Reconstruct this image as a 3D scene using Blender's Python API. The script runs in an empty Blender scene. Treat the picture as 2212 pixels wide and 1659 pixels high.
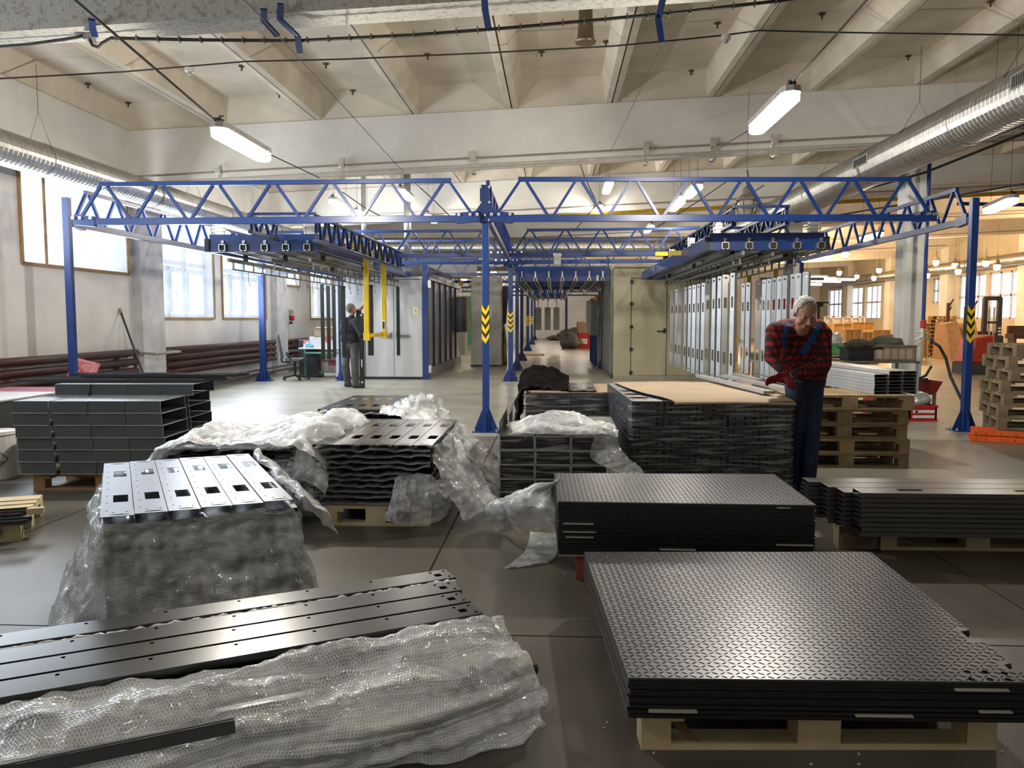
import bpy, bmesh, math, random
from mathutils import Vector, Matrix, noise
random.seed(7)
R = math.radians
SC = bpy.context.scene
COL = SC.collection
# ---------------------------------------------------------------- camera
F = 1750.0; CX, CY = 1106.0, 829.5; VX, VY = 1200.0, 690.0; H = 1.45
pitch = math.atan((CY - VY) / F)
yaw = math.atan((VX - CX) / math.hypot(F, CY - VY))
fwd = Vector((-math.sin(yaw) * math.cos(pitch), math.cos(yaw) * math.cos(pitch), -math.sin(pitch)))
rgt = Vector((math.cos(yaw), math.sin(yaw), 0))
upv = rgt.cross(fwd)
cam_d = bpy.data.cameras.new('camera'); cam = bpy.data.objects.new('camera', cam_d); COL.objects.link(cam)
cam.matrix_world = Matrix(((rgt.x, upv.x, -fwd.x, 0), (rgt.y, upv.y, -fwd.y, 0), (rgt.z, upv.z, -fwd.z, H), (0, 0, 0, 1)))
cam_d.sensor_width = 36; cam_d.lens = F / 2212 * 36; cam_d.clip_start = 0.05; cam_d.clip_end = 300
SC.camera = cam
SC.view_settings.view_transform = 'Standard'; SC.view_settings.look = 'None'; SC.view_settings.gamma = 1
SC.view_settings.exposure = 0.6
SC.cycles.max_bounces = 6; SC.cycles.diffuse_bounces = 4; SC.cycles.glossy_bounces = 3; SC.cycles.transmission_bounces = 3; SC.cycles.transparent_max_bounces = 8; SC.cycles.caustics_reflective = False; SC.cycles.caustics_refractive = False
# ---------------------------------------------------------------- world and big lights
wd = bpy.data.worlds.new('world'); SC.world = wd; wd.use_nodes = True
wd.node_tree.nodes['Background'].inputs[0].default_value = (0.75, 0.86, 1, 1)
wd.node_tree.nodes['Background'].inputs[1].default_value = 0.6
def area(name, loc, sx, sy, power, col, rot=(0, 0, 0)):
    d = bpy.data.lights.new(name, 'AREA'); d.shape = 'RECTANGLE'; d.size = sx; d.size_y = sy; d.energy = power; d.color = col
    o = bpy.data.objects.new(name, d); COL.objects.link(o); o.location = loc; o.rotation_euler = rot
    return o
# daylight through the left windows (set just inside the panes)
for (y0, y1, z0, z1, p) in ((8.6, 13.9, 2.3, 3.4, 130), (15.0, 17.5, 1.5, 3.4, 150), (17.9, 20.7, 1.5, 3.4, 150), (3.0, 6.8, 2.2, 3.5, 90)):
    area('window_light', (-7.25, (y0 + y1) / 2, (z0 + z1) / 2), z1 - z0, y1 - y0, p, (0.80, 0.89, 1), (0, R(-90), 0))
# ---------------------------------------------------------------- pixel -> place helpers (only for measuring)
def ray(px, py):
    return fwd + rgt * ((px - CX) / F) + upv * ((CY - py) / F)
def G(px, py, z=0.0):
    d = ray(px, py); t = (z - H) / d.z; return Vector((d.x * t, d.y * t, z))
def A(px, py, Y):
    d = ray(px, py); t = Y / d.y; return Vector((d.x * t, Y, H + d.z * t))
def W(px, py, X):
    d = ray(px, py); t = X / d.x; return Vector((X, d.y * t, H + d.z * t))
# ---------------------------------------------------------------- mesh helpers
class MB:
    def __init__(s): s.v = []; s.f = []; s.uv = None
    def add(s, vs, fs):
        b = len(s.v); s.v += [tuple(v) for v in vs]; s.f += [tuple(i + b for i in f) for f in fs]; return s
    def box(s, x0, x1, y0, y1, z0, z1):
        return s.add([(x0, y0, z0), (x1, y0, z0), (x1, y1, z0), (x0, y1, z0), (x0, y0, z1), (x1, y0, z1), (x1, y1, z1), (x0, y1, z1)],
                     [(0, 3, 2, 1), (4, 5, 6, 7), (0, 1, 5, 4), (1, 2, 6, 5), (2, 3, 7, 6), (3, 0, 4, 7)])
    def cbox(s, c, sx, sy, sz, rz=0):
        m = Matrix.Rotation(rz, 3, 'Z'); c = Vector(c); vs = []
        for dz in (-1, 1):
            for dx, dy in ((-1, -1), (1, -1), (1, 1), (-1, 1)):
                vs.append(c + m @ Vector((dx * sx / 2, dy * sy / 2, dz * sz / 2)))
        return s.add(vs, [(0, 3, 2, 1), (4, 5, 6, 7), (0, 1, 5, 4), (1, 2, 6, 5), (2, 3, 7, 6), (3, 0, 4, 7)])
    def frame(s, p, q, up=(0, 0, 1)):
        d = (Vector(q) - Vector(p)).normalized(); u = Vector(up)
        if abs(d.dot(u)) > .98: u = Vector((0, 1, 0))
        x = d.cross(u).normalized(); return x, x.cross(d).normalized()
    def bar(s, p, q, w, h=None, up=(0, 0, 1)):
        h = h or w; p = Vector(p); q = Vector(q); x, z = s.frame(p, q, up); vs = []
        for c in (p, q):
            for a, b in ((-1, -1), (1, -1), (1, 1), (-1, 1)): vs.append(c + x * (a * w / 2) + z * (b * h / 2))
        return s.add(vs, [(0, 1, 2, 3), (7, 6, 5, 4), (0, 4, 5, 1), (1, 5, 6, 2), (2, 6, 7, 3), (3, 7, 4, 0)])
    def sweep(s, p, q, prof, up=(0, 0, 1), closed=True, caps=True):
        # prof: list of (a,b) in the plane across p->q
        p = Vector(p); q = Vector(q); x, z = s.frame(p, q, up); n = len(prof); vs = []
        for c in (p, q):
            for a, b in prof: vs.append(c + x * a + z * b)
        fs = [(i, (i + 1) % n, n + (i + 1) % n, n + i) for i in range(n if closed else n - 1)]
        if caps: fs += [tuple(range(n - 1, -1, -1)), tuple(range(n, 2 * n))]
        return s.add(vs, fs)
    def tube(s, pts, r, n=8, cap=True):
        pts = [Vector(p) for p in pts]; rs = r if isinstance(r, (list, tuple)) else [r] * len(pts); vs = []; fs = []
        pu = None
        for i, p in enumerate(pts):
            d = (pts[min(i + 1, len(pts) - 1)] - pts[max(i - 1, 0)]).normalized()
            u = pu if pu is not None and abs(pu.dot(d)) < .95 else (Vector((0, 0, 1)) if abs(d.z) < .9 else Vector((0, 1, 0)))
            x = d.cross(u).normalized(); z = x.cross(d).normalized(); pu = z
            for k in range(n):
                a = 2 * math.pi * k / n; vs.append(p + x * (math.cos(a) * rs[i]) + z * (math.sin(a) * rs[i]))
        for i in range(len(pts) - 1):
            for k in range(n):
                k2 = (k + 1) % n; fs.append((i * n + k, i * n + k2, (i + 1) * n + k2, (i + 1) * n + k))
        if cap: fs += [tuple(range(n - 1, -1, -1)), tuple(range((len(pts) - 1) * n, len(pts) * n))]
        return s.add(vs, fs)
    def lathe(s, c, prof, n=16, axis='Z'):
        c = Vector(c); vs = []; fs = []
        for r, h in prof:
            for k in range(n):
                a = 2 * math.pi * k / n; v = Vector((math.cos(a) * r, math.sin(a) * r, h))
                if axis == 'Y': v = Vector((v.x, v.z, v.y))
                if axis == 'X': v = Vector((v.z, v.x, v.y))
                vs.append(c + v)
        for i in range(len(prof) - 1):
            for k in range(n): fs.append((i * n + k, i * n + (k + 1) % n, (i + 1) * n + (k + 1) % n, (i + 1) * n + k))
        fs += [tuple(range(n - 1, -1, -1)), tuple(range((len(prof) - 1) * n, len(prof) * n))]
        return s.add(vs, fs)
    def prism(s, poly, z0, z1, tf=None):
        n = len(poly); vs = [(x, y, z0) for x, y in poly] + [(x, y, z1) for x, y in poly]
        if tf: vs = [tf(Vector(v)) for v in vs]
        return s.add(vs, [tuple(range(n - 1, -1, -1)), tuple(range(n, 2 * n))] + [(i, (i + 1) % n, n + (i + 1) % n, n + i) for i in range(n)])
    def mesh(s, name, mat, off=None, smooth=False):
        me = bpy.data.meshes.new(name); vs = s.v
        if off is not None: vs = [(x - off[0], y - off[1], z - off[2]) for x, y, z in vs]
        me.from_pydata(vs, [], s.f); me.update()
        bm = bmesh.new(); bm.from_mesh(me); bmesh.ops.recalc_face_normals(bm, faces=bm.faces); bm.to_mesh(me); bm.free()
        if mat: me.materials.append(mat)
        if smooth:
            for p in me.polygons: p.use_smooth = True
        return me
    def build(s, name, mat, parent=None, smooth=False, local=False, bevel=0):
        off = None
        if parent is not None and not local: off = wloc(parent)
        o = bpy.data.objects.new(name, s.mesh(name, mat, off, smooth)); COL.objects.link(o)
        if parent is not None: o.parent = parent
        if bevel: 
            m = o.modifiers.new('b', 'BEVEL'); m.width = bevel; m.segments = 1; m.limit_method = 'ANGLE'
        return o
def wloc(o):
    l = Vector((0, 0, 0))
    while o is not None: l = l + o.location; o = o.parent
    return l
def tag(o, label=None, cat=None, group=None, kind=None):
    if label: o['label'] = label
    if cat: o['category'] = cat
    if group: o['group'] = group
    if kind: o['kind'] = kind
    return o
def thing(name, label, cat, loc=(0, 0, 0), rz=0, group=None):
    o = bpy.data.objects.new(name, None); COL.objects.link(o); o.location = loc; o.rotation_euler = (0, 0, rz); o.empty_display_size = .05
    return tag(o, label, cat, group)
def solo(name, mb, mat, label, cat, group=None, smooth=False, kind=None, bevel=0):
    o = mb.build(name, mat, None, smooth, bevel=bevel); return tag(o, label, cat, group, kind)
def struct(name, mb, mat, smooth=False):
    o = mb.build(name, mat, None, smooth); o['kind'] = 'structure'; return o
def sempty(name):
    o = bpy.data.objects.new(name, None); COL.objects.link(o); o['kind'] = 'structure'; return o
def inst(src, loc, parent=None, rz=0, name=None):
    o = src.copy(); COL.objects.link(o); o.location = loc; o.rotation_euler = (0, 0, rz)
    if parent is not None: o.parent = parent
    if name: o.name = name
    return o
def copy_tree(o, loc=None, rz=None, label=None, parent=None, group=None):
    c = o.copy(); COL.objects.link(c)
    if parent is not None: c.parent = parent
    if loc is not None: c.location = loc
    if rz is not None: c.rotation_euler = (0, 0, rz)
    if label: c['label'] = label
    if group: c['group'] = group
    for ch in list(o.children): copy_tree(ch, parent=c)
    return c
# ---------------------------------------------------------------- materials
MT = {}
def mat(name, col, rough=.6, metal=0, var=.12, scale=6, bump=0, bscale=40, stretch=(1, 1, 1), col2=None, spec=.5, detail=4, coat=0, thr=None, edge=0):
    if name in MT: return MT[name]
    m = bpy.data.materials.new(name); m.use_nodes = True; nt = m.node_tree; N = nt.nodes; L = nt.links
    p = N['Principled BSDF']; p.inputs['Roughness'].default_value = rough; p.inputs['Metallic'].default_value = metal
    p.inputs['Specular IOR Level'].default_value = spec; p.inputs['Coat Weight'].default_value = coat
    tc = N.new('ShaderNodeTexCoord'); mp = N.new('ShaderNodeMapping'); mp.inputs['Scale'].default_value = stretch
    L.new(tc.outputs['Object'], mp.inputs[0])
    nz = N.new('ShaderNodeTexNoise'); nz.inputs['Scale'].default_value = scale; nz.inputs['Detail'].default_value = detail
    L.new(mp.outputs[0], nz.inputs['Vector'])
    rp = N.new('ShaderNodeValToRGB'); a, b = (thr or (.3, .7)); rp.color_ramp.elements[0].position = a; rp.color_ramp.elements[1].position = b
    c2 = col2 or tuple(min(1, c * (1 + var)) for c in col); c1 = col if col2 else tuple(c * (1 - var) for c in col)
    rp.color_ramp.elements[0].color = (*c1, 1); rp.color_ramp.elements[1].color = (*c2, 1)
    L.new(nz.outputs[0], rp.inputs[0]); L.new(rp.outputs[0], p.inputs['Base Color'])
    if bump:
        n2 = N.new('ShaderNodeTexNoise'); n2.inputs['Scale'].default_value = bscale; n2.inputs['Detail'].default_value = 4; L.new(mp.outputs[0], n2.inputs['Vector'])
        bp = N.new('ShaderNodeBump'); bp.inputs['Strength'].default_value = bump; bp.inputs['Distance'].default_value = .01
        L.new(n2.outputs[0], bp.inputs['Height']); L.new(bp.outputs[0], p.inputs['Normal'])
    MT[name] = m; return m
def emis(name, col, st, col2=None, scale=2, stretch=(1, 1, 1)):
    if name in MT: return MT[name]
    m = bpy.data.materials.new(name); m.use_nodes = True; nt = m.node_tree; N = nt.nodes; L = nt.links; p = N['Principled BSDF']
    p.inputs['Base Color'].default_value = (*[c * .8 for c in col], 1); p.inputs['Emission Color'].default_value = (*col, 1); p.inputs['Emission Strength'].default_value = st
    if col2:
        tc = N.new('ShaderNodeTexCoord'); mp = N.new('ShaderNodeMapping'); mp.inputs['Scale'].default_value = stretch; L.new(tc.outputs['Object'], mp.inputs[0])
        nz = N.new('ShaderNodeTexNoise'); nz.inputs['Scale'].default_value = scale; nz.inputs['Detail'].default_value = 2; L.new(mp.outputs[0], nz.inputs['Vector'])
        rp = N.new('ShaderNodeValToRGB'); rp.color_ramp.elements[0].position = .35; rp.color_ramp.elements[1].position = .6
        rp.color_ramp.elements[0].color = (*col2, 1); rp.color_ramp.elements[1].color = (*col, 1); L.new(nz.outputs[0], rp.inputs[0]); L.new(rp.outputs[0], p.inputs['Emission Color'])
    MT[name] = m; return m
M_white = mat('white_paint', (.76, .75, .71), .75, bump=.3, bscale=12, scale=1.2, var=.1)
M_ceil = mat('ceiling_paint', (.72, .64, .52), .8, bump=.4, bscale=9, scale=1.4, var=.14)
M_beam = mat('beam_paint', (.76, .74, .69), .8, bump=.4, bscale=14, scale=1.1, var=.1)
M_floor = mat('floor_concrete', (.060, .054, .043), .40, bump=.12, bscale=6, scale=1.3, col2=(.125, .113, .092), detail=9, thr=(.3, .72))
M_floor_midlit = mat('floor_concrete_midlit', (.12, .11, .088), .38, bump=.12, bscale=6, scale=1.3, col2=(.22, .20, .165), detail=9, thr=(.3, .72))
M_floor_farlit = mat('floor_concrete_farlit', (.25, .235, .185), .36, bump=.10, bscale=6, scale=1.3, col2=(.40, .38, .31), detail=9, thr=(.3, .72))  # same concrete, lamp brightness of the far floor put into the colour
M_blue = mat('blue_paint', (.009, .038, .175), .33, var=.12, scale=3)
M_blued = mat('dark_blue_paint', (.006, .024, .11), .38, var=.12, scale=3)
M_galv = mat('galvanised_steel', (.42, .42, .40), .36, .85, bump=.05, bscale=60, scale=14, var=.16)
M_duct = mat('duct_steel', (.50, .49, .46), .34, .9, bump=.04, bscale=40, scale=9, var=.14)
M_rail = mat('rail_steel', (.20, .20, .17), .45, .7, scale=12, var=.25)
M_zinc = mat('zinc_bolt', (.75, .74, .70), .3, .9)
M_yell2 = mat('gas_pipe_yellow', (.45, .30, .02), .5)
M_yellow = mat('yellow_paint', (.85, .58, .01), .4, var=.06)
M_black = mat('black_rubber', (.014, .014, .015), .5)
M_hole = mat('dark_opening', (.004, .004, .004), 1, spec=0)
M_dark = mat('black_powder_coat', (.022, .023, .026), .38, var=.15, scale=5, spec=.5)
M_grey = mat('grey_powder_coat', (.075, .085, .09), .36, .25, var=.12, scale=2)
M_edge = mat('pale_edge', (.45, .46, .46), .4, .5)
M_wood = mat('pallet_wood', (.46, .36, .21), .75, bump=.3, bscale=30, scale=5, stretch=(1, 1, 1), col2=(.60, .50, .32))
M_woodd = mat('old_pallet_wood', (.13, .10, .06), .85, bump=.4, bscale=30, scale=6, col2=(.26, .20, .12))
M_card = mat('cardboard', (.33, .25, .165), .8, scale=2, var=.1)
M_rad = mat('radiator_brown', (.055, .016, .012), .45, bump=.4, bscale=30, scale=30, var=.35)
M_booth = mat('booth_grey_panel', (.50, .50, .49), .35, var=.03, scale=1)
M_beige = mat('booth_beige_panel', (.46, .42, .28), .4, var=.06, scale=1)
M_pipe = mat('painted_pipe', (.52, .49, .43), .6, scale=6)
M_cable = mat('cable_black', (.02, .018, .016), .6)
M_alu = mat('profile_metal', (.40, .40, .39), .38, .7, scale=3, var=.12)
M_red = mat('red_plastic', (.45, .02, .025), .4)
M_orange = mat('orange_paint', (.75, .12, .02), .45)
M_osb = mat('osb_board', (.48, .28, .10), .8, scale=25, bump=.2, var=.25)
M_win = emis('frosted_film_daylight', (.86, .93, 1.0), 1.0, (.60, .72, .90), 1.3, (1, .8, .35))
M_win2 = emis('far_window_daylight', (.80, .87, 1.0), .85, (.5, .6, .8), 1.2, (1, 1, .3))
M_frame = mat('window_frame_white', (.55, .60, .68), .6)
M_wfilm = bpy.data.materials.new('plastic_window_film'); M_wfilm.use_nodes = True
_n = M_wfilm.node_tree.nodes; _l = M_wfilm.node_tree.links; _e = _n['Principled BSDF']; _e.inputs['Emission Color'].default_value = (.82, .90, 1, 1); _e.inputs['Emission Strength'].default_value = .36; _e.inputs['Base Color'].default_value = (.6, .65, .7, 1); _e.inputs['Roughness'].default_value = .25
_t = _n.new('ShaderNodeBsdfTransparent'); _m = _n.new('ShaderNodeMixShader'); _z = _n.new('ShaderNodeTexNoise'); _z.inputs['Scale'].default_value = 2.2; _c = _n.new('ShaderNodeTexCoord'); _l.new(_c.outputs['Object'], _z.inputs['Vector'])
_r = _n.new('ShaderNodeMapRange'); _r.inputs[1].default_value = .3; _r.inputs[2].default_value = .7; _r.inputs[3].default_value = .25; _r.inputs[4].default_value = .5; _l.new(_z.outputs[0], _r.inputs[0]); _l.new(_r.outputs[0], _m.inputs[0]); _l.new(_t.outputs[0], _m.inputs[1]); _l.new(_e.outputs[0], _m.inputs[2]); _l.new(_m.outputs[0], _n['Material Output'].inputs[0])
M_lath = mat('wooden_lath', (.40, .26, .12), .7)
M_tube = emis('fluorescent_glow', (1, .96, .88), 14)
M_tubef = emis('far_fluorescent_glow', (1, .97, .9), 10)
M_bulb = emis('warm_bulb_glow', (1, .78, .45), 14)
# ================================================================ THE SETTING
XL, XR, Y0, Y1 = -7.5, 20.0, -3.0, 63.0
def roof(x): return 5.07 + .043 * x
def bbot(x): return roof(x) - .88
# floor: base plus concrete slabs with recessed joints
fl = sempty('floor')
MB().box(XL - .3, XR + .3, Y0, Y1 + .3, -.2, -.012).build('floor_bed', mat('joint_dirt', (.045, .04, .034), .9), fl)
xs = [XL, -6.9, -3.6, -.72, 2.35, 5.4, 8.5, 11.5, 14.5, 17.5, XR]
ys = [Y0, .4, 3.62, 6.85, 9.96, 13.2, 16.5, 19.8, 23.2, 27, 31, 35, 40, 45, 50, 56, Y1]
slab_cache = {}
for i in range(len(xs) - 1):
    for j in range(len(ys) - 1):
        w = xs[i + 1] - xs[i] - .012; d = ys[j + 1] - ys[j] - .012
        MB().box(xs[i] + .006, xs[i] + .006 + w, ys[j] + .006, ys[j] + .006 + d, -.06, 0).build('slab', M_floor if ys[j] < 6 else (M_floor_midlit if ys[j] < 9 else M_floor_farlit), fl)  # slabs step paler down the hall, painted-in lamp light
# ceiling: ribbed trays between beams
ce = sempty('ceiling')
beamsY = [.05, 7.02, 14.15, 21.15, 28.15, 35.15, 42.15, 49.15, 56.15]
ribs = [-7.56] + [-.76 + 1.7 * k for k in range(-3, 13)]
def tray(y0, y1, x0, x1, fine=True):
    # ribbed precast panel: rib soffits at roof height, recess sloping up to the slab
    dz = .36; bw = .09; sl = .1; es = .42 if (x1 - x0) > 1 else .1
    def P(x, y, h): return (x, y, roof(x) + h)
    o = [(x0, y0), (x1, y0), (x1, y1), (x0, y1)]
    a = [(x0 + bw, y0 + .02), (x1 - bw, y0 + .02), (x1 - bw, y1 - .02), (x0 + bw, y1 - .02)]
    b = [(x0 + bw + sl, y0 + es), (x1 - bw - sl, y0 + es), (x1 - bw - sl, y1 - es), (x0 + bw + sl, y1 - es)]
    vs = [P(x, y, 0) for x, y in o] + [P(x, y, .012) for x, y in a] + [P(x, y, dz) for x, y in b]
    fs = [(i, (i + 1) % 4, 4 + (i + 1) % 4, 4 + i) for i in range(4)] + [(4 + i, 4 + (i + 1) % 4, 8 + (i + 1) % 4, 8 + i) for i in range(4)] + [(8, 9, 10, 11)]
    vs += [P(x, y, dz + .1) for x, y in o]; fs += [(0, 12, 13, 1), (1, 13, 14, 2), (2, 14, 15, 3), (3, 15, 12, 0), (12, 15, 14, 13)]
    return MB().add(vs, fs)
for j in range(len(beamsY)):
    ya = beamsY[j] + .05; yb = (beamsY[j + 1] + .05) if j + 1 < len(beamsY) else Y1 + .3
    for i in range(len(ribs)):
        x0 = ribs[i] + .012; x1 = (ribs[i + 1] if i + 1 < len(ribs) else XR + .2) - .012
        tray(ya + .01, yb - .01, x0, x1).build('ceiling_panel', M_ceil, ce)
MB().add([(XL, Y0, roof(XL) + .55), (XR + .3, Y0, roof(XR) + .55), (XR + .3, Y1 + .3, roof(XR) + .55), (XL, Y1 + .3, roof(XL) + .55)], [(0, 1, 2, 3)]).build('roof_deck', M_ceil, ce)
# cross beams
for k, by in enumerate(beamsY):
    m = MB(); n = 12
    prof = [(by, 0), (by + .56, 0), (by + .50, -.3), (by + .46, -.88), (by + .1, -.88), (by + .04, -.3)]
    vs = []
    for x in (XL, XR): vs += [(x, y, roof(x) + z) for y, z in prof]
    np_ = len(prof); m.add(vs, [tuple(range(np_ - 1, -1, -1)), tuple(range(np_, 2 * np_))] + [(i, (i + 1) % np_, np_ + (i + 1) % np_, np_ + i) for i in range(np_)])
    struct('trim_%d' % (k + 1), m, M_beam if k != 1 else mat('bare_concrete', (.26, .25, .22), .85, bump=.9, bscale=45, scale=22, col2=(.42, .41, .37), detail=8, thr=(.32, .5)))
# walls
def wallL():
    w = sempty('wall_left'); m = MB()
    wins = [(-1.0, 2.6, 2.2, 3.6), (2.9, 6.9, 2.2, 3.6), (7.75, 10.6, 2.28, 3.6), (11.1, 13.95, 2.24, 3.6), (14.98, 17.5, 1.47, 3.6), (17.95, 20.7, 1.47, 3.6), (22.2, 23.5, 2.4, 3.6), (24.5, 27, 1.47, 3.6)]
    ze = roof(XL) + .5; y = Y0
    for a, b, z0, z1 in wins:
        m.box(XL - .3, XL, y, a, 0, ze); m.box(XL - .3, XL, a, b, 0, z0); m.box(XL - .3, XL, a, b, z1, ze); y = b
    m.box(XL - .3, XL, y, Y1 + .3, 0, ze); m.build('wall_face', M_white, w)
    for k, (a, b, z0, z1) in enumerate(wins):
        wn = sempty('window_%d' % (k + 1))
        MB().box(XL - .26, XL - .24, a, b, z0, z1).build('pane', M_win, wn)
        MB().box(XL + .004, XL + .008, a, b, z0, z1).build('plastic_film', M_wfilm, wn)
        f = MB(); lw = .045
        for (p, q) in (((a, z0), (b, z0)), ((a, z1), (b, z1)), ((a, z0), (a, z1)), ((b, z0), (b, z1))):
            f.bar((XL + .015, p[0], p[1]), (XL + .015, q[0], q[1]), lw, .04, up=(1, 0, 0))
        if z0 > 2 and b - a > 2: f.bar((XL + .015, a + .55, z0), (XL + .015, a + .55, z1), .03, .03, up=(1, 0, 0))
        f.build('lath_frame', M_lath, wn)
        if z0 < 2:
            g = MB()
            for t in (0, .33, .62, 1):
                yy = a + (b - a) * t; g.bar((XL - .2, yy, z0), (XL - .2, yy, z0 + (1.05 if t in (.33,) else 2.0)), .09, .05, up=(1, 0, 0))
            for zz in (z0 + .05, z0 + 1.0, z0 + 1.12): g.bar((XL - .2, a, zz), (XL - .2, b, zz), .08, .05, up=(1, 0, 0))
            for t0, t1 in ((.04, .3), (.36, .58), (.66, .96)):
                a2, b2 = a + (b - a) * t0, a + (b - a) * t1
                g.bar((XL - .17, a2, z0 + .12), (XL - .17, a2, z0 + .95), .05, .03, up=(1, 0, 0)); g.bar((XL - .17, b2, z0 + .12), (XL - .17, b2, z0 + .95), .05, .03, up=(1, 0, 0))
                g.bar((XL - .17, a2, z0 + .95), (XL - .17, b2, z0 + .95), .05, .03, up=(1, 0, 0))
            g.build('sash', M_frame, wn)
            MB().bar((XL - .12, a + (b - a) * .4, z0 + .55), (XL - .1, a + (b - a) * .41, z0 + .42), .02).build('sash_handle', M_frame, wn)
        MB().box(XL - .23, XL + .0, a, b, z0 - .012, z0 + .012).build('sill', M_white, wn)
    for k, by in enumerate(beamsY):
        MB().box(XL, XL + .17, by - .07, by + .75, 0, bbot(XL) + .03).build('pilaster', mat('rough_plaster', (.60, .60, .62), .85, bump=.8, bscale=16, scale=3, var=.14), w)
wallL()
wr_ = sempty('wall_right')
m = MB(); ze = roof(XR) + .5; y = Y0
ww = []
ww = [(14.9, 20.6, 1.47), (21.8, 27.6, 1.47), (28.6, 31.8, 1.47), (32.1, 35.2, 1.47), (36.3, 38.9, 1.47), (39.1, 41.7, 1.47), (43.3, 44.5, 2.3), (48.7, 50.6, 2.3), (51.3, 53.9, 1.47), (54.3, 57.6, 1.47), (58.2, 61, 1.47)]
for a, b, zq_ in ww:
    m.box(XR, XR + .3, y, a, 0, ze); m.box(XR, XR + .3, a, b, 0, zq_); m.box(XR, XR + .3, a, b, 3.6, ze); y = b
m.box(XR, XR + .3, y, Y1 + .3, 0, ze); m.build('wall_face', mat('right_wall_paint', (.60, .55, .42), .75, scale=1, var=.08), wr_)
for k, (a, b, zq_) in enumerate(ww):
    wn = sempty('window_%d' % (k + 11)); MB().box(XR + .2, XR + .22, a, b, zq_, 3.6).build('pane', M_win2, wn); g = MB()
    for t in (0, .33, .66, 1): g.bar((XR + .14, a + (b - a) * t, zq_), (XR + .14, a + (b - a) * t, 3.6), .1, .06, up=(1, 0, 0))
    for zz in (zq_ + .03, (zq_ + 3.6) / 2, 3.57): g.bar((XR + .14, a, zz), (XR + .14, b, zz), .1, .06, up=(1, 0, 0))
    g.build('sash', M_frame, wn)
for k, by in enumerate(beamsY): MB().box(XR - .35, XR, by - .07, by + .75, 0, bbot(XR) + .03).build('pilaster', M_white, wr_)
struct('wall_back', MB().box(XL - .3, XR + .3, Y1, Y1 + .3, 0, 6.6), mat('far_wall', (.80, .82, .84), .7, scale=.6))
struct('wall_front', MB().box(XL - .3, XR + .3, Y0 - .3, Y0, 0, 6.6), M_white)
# free standing columns under the beams
cols = sempty('trim_20')
for k, by in enumerate(beamsY[2:]):
    for x in (6.0,):
        x += .1; m = MB(); s = .19; c = .04; yc = by + .28
        poly = [(x - s, yc - s + c), (x - s + c, yc - s), (x + s - c, yc - s), (x + s, yc - s + c), (x + s, yc + s - c), (x + s - c, yc + s), (x - s + c, yc + s), (x - s, yc + s - c)]
        m.prism(poly, 0, bbot(x) + .04).build('column', M_white, cols)
        MB().prism([(x - .34, yc - .2), (x + .34, yc - .2), (x + .34, yc + .2), (x - .34, yc + .2)], bbot(x) - .12, bbot(x) + .02).build('column_head', M_beam, cols)
struct('baseboard_left', MB().box(XL, XL + .02, Y0, 30, 0, .1), mat('grey_plinth', (.25, .24, .23), .8))
# partition at centre far left with the green room behind
pw = sempty('wall_inner')
MB().box(-7.4, -6.2, 40, 40.15, 0, 4.6).box(-6.2, -3.6, 40, 40.15, 2.6, 4.6).build('wall_face', M_white, pw)
MB().box(-3.35, -1.9, 47.0, 47.2, 0, 4.4).build('wall_face', mat('pale_partition', (.66, .68, .70), .6), pw)
_a = {}
ORD0 = ['first', 'second', 'third', 'fourth', 'fifth', 'sixth', 'seventh', 'eighth', 'ninth', 'tenth', 'eleventh', 'twelfth']
# ================================================================ LAMPS, DUCTS, PIPES AND WIRES UNDER THE ROOF
def plight(name, loc, power, col, r=.1):
    d = bpy.data.lights.new(name, 'POINT'); d.energy = power; d.color = col; d.shadow_soft_size = r
    o = bpy.data.objects.new(name, d); COL.objects.link(o); o.location = loc; return o
def tube_lamp(label, c, L, az, power, group=None, glow=None, s=1.0):
    # weatherproof linear lamp: grey tray, glowing cover, two end clips, hook
    t = thing('tube_lamp', label, 'lamp', c, az, group)
    w = .085 * s; n = 8
    pts = []
    def body(hw, z0, z1, ln, r=.05):
        m = MB(); poly = []
        for sx in (-1, 1):
            for k in range(5):
                a = -math.pi / 2 + math.pi * k / 4; poly.append((sx * (ln / 2 - hw) + sx * math.cos(a) * hw, math.sin(a) * hw * sx))
        return MB().prism(poly, z0, z1)
    body(w, 0, .05 * s, L).build('lamp_tray', mat('lamp_tray_grey', (.35, .35, .33), .5), t, local=True)
    body(w * .92, -.075 * s, 0, L - .02).build('lamp_cover', glow or M_tube, t, local=True, bevel=.012)
    for sx in (-1, 1):
        MB().box(sx * L * .36 - .012, sx * L * .36 + .012, -w - .008, w + .008, -.012, .02).build('clip', M_zinc, t, local=True)
    MB().tube([(-L * .42, 0, .05 * s), (-L * .42, 0, .11 * s), (-L * .36, 0, .13 * s)], .008, 6).box(-L * .47, -L * .40, -.03, .03, .045 * s, .085 * s).build('hanger', M_cable, t, local=True)
    up = roof(c[0]) + .3 - c[2]
    for sx in (() if group == 'near tube lamps' else (-1, 1)): MB().tube([(sx * L * .36, 0, .04 * s), (sx * L * .36, 0, up)], .003, 4).build('suspension_wire', M_cable, t, local=True)
    if power:
        ld = plight('lamp_light', (0, 0, -.135 * s), power, (1, .93, .83), .04); ld.parent = t
    return t
LA = W(465, 262, -2.94); LB = W(575, 345, -2.94)
tube_lamp('long glowing tube lamp hanging at the left near the camera, above the left blue truss', (LA + LB) / 2, (LB - LA).length, math.atan2((LB - LA).y, (LB - LA).x), 255, 'near tube lamps')
LA = W(1715, 190, 2.0); LB = W(1630, 280, 2.0)
tube_lamp('long glowing tube lamp at the right near the camera, before the big duct', (LA + LB) / 2, (LB - LA).length, math.atan2((LB - LA).y, (LB - LA).x), 235, 'near tube lamps')
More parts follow.
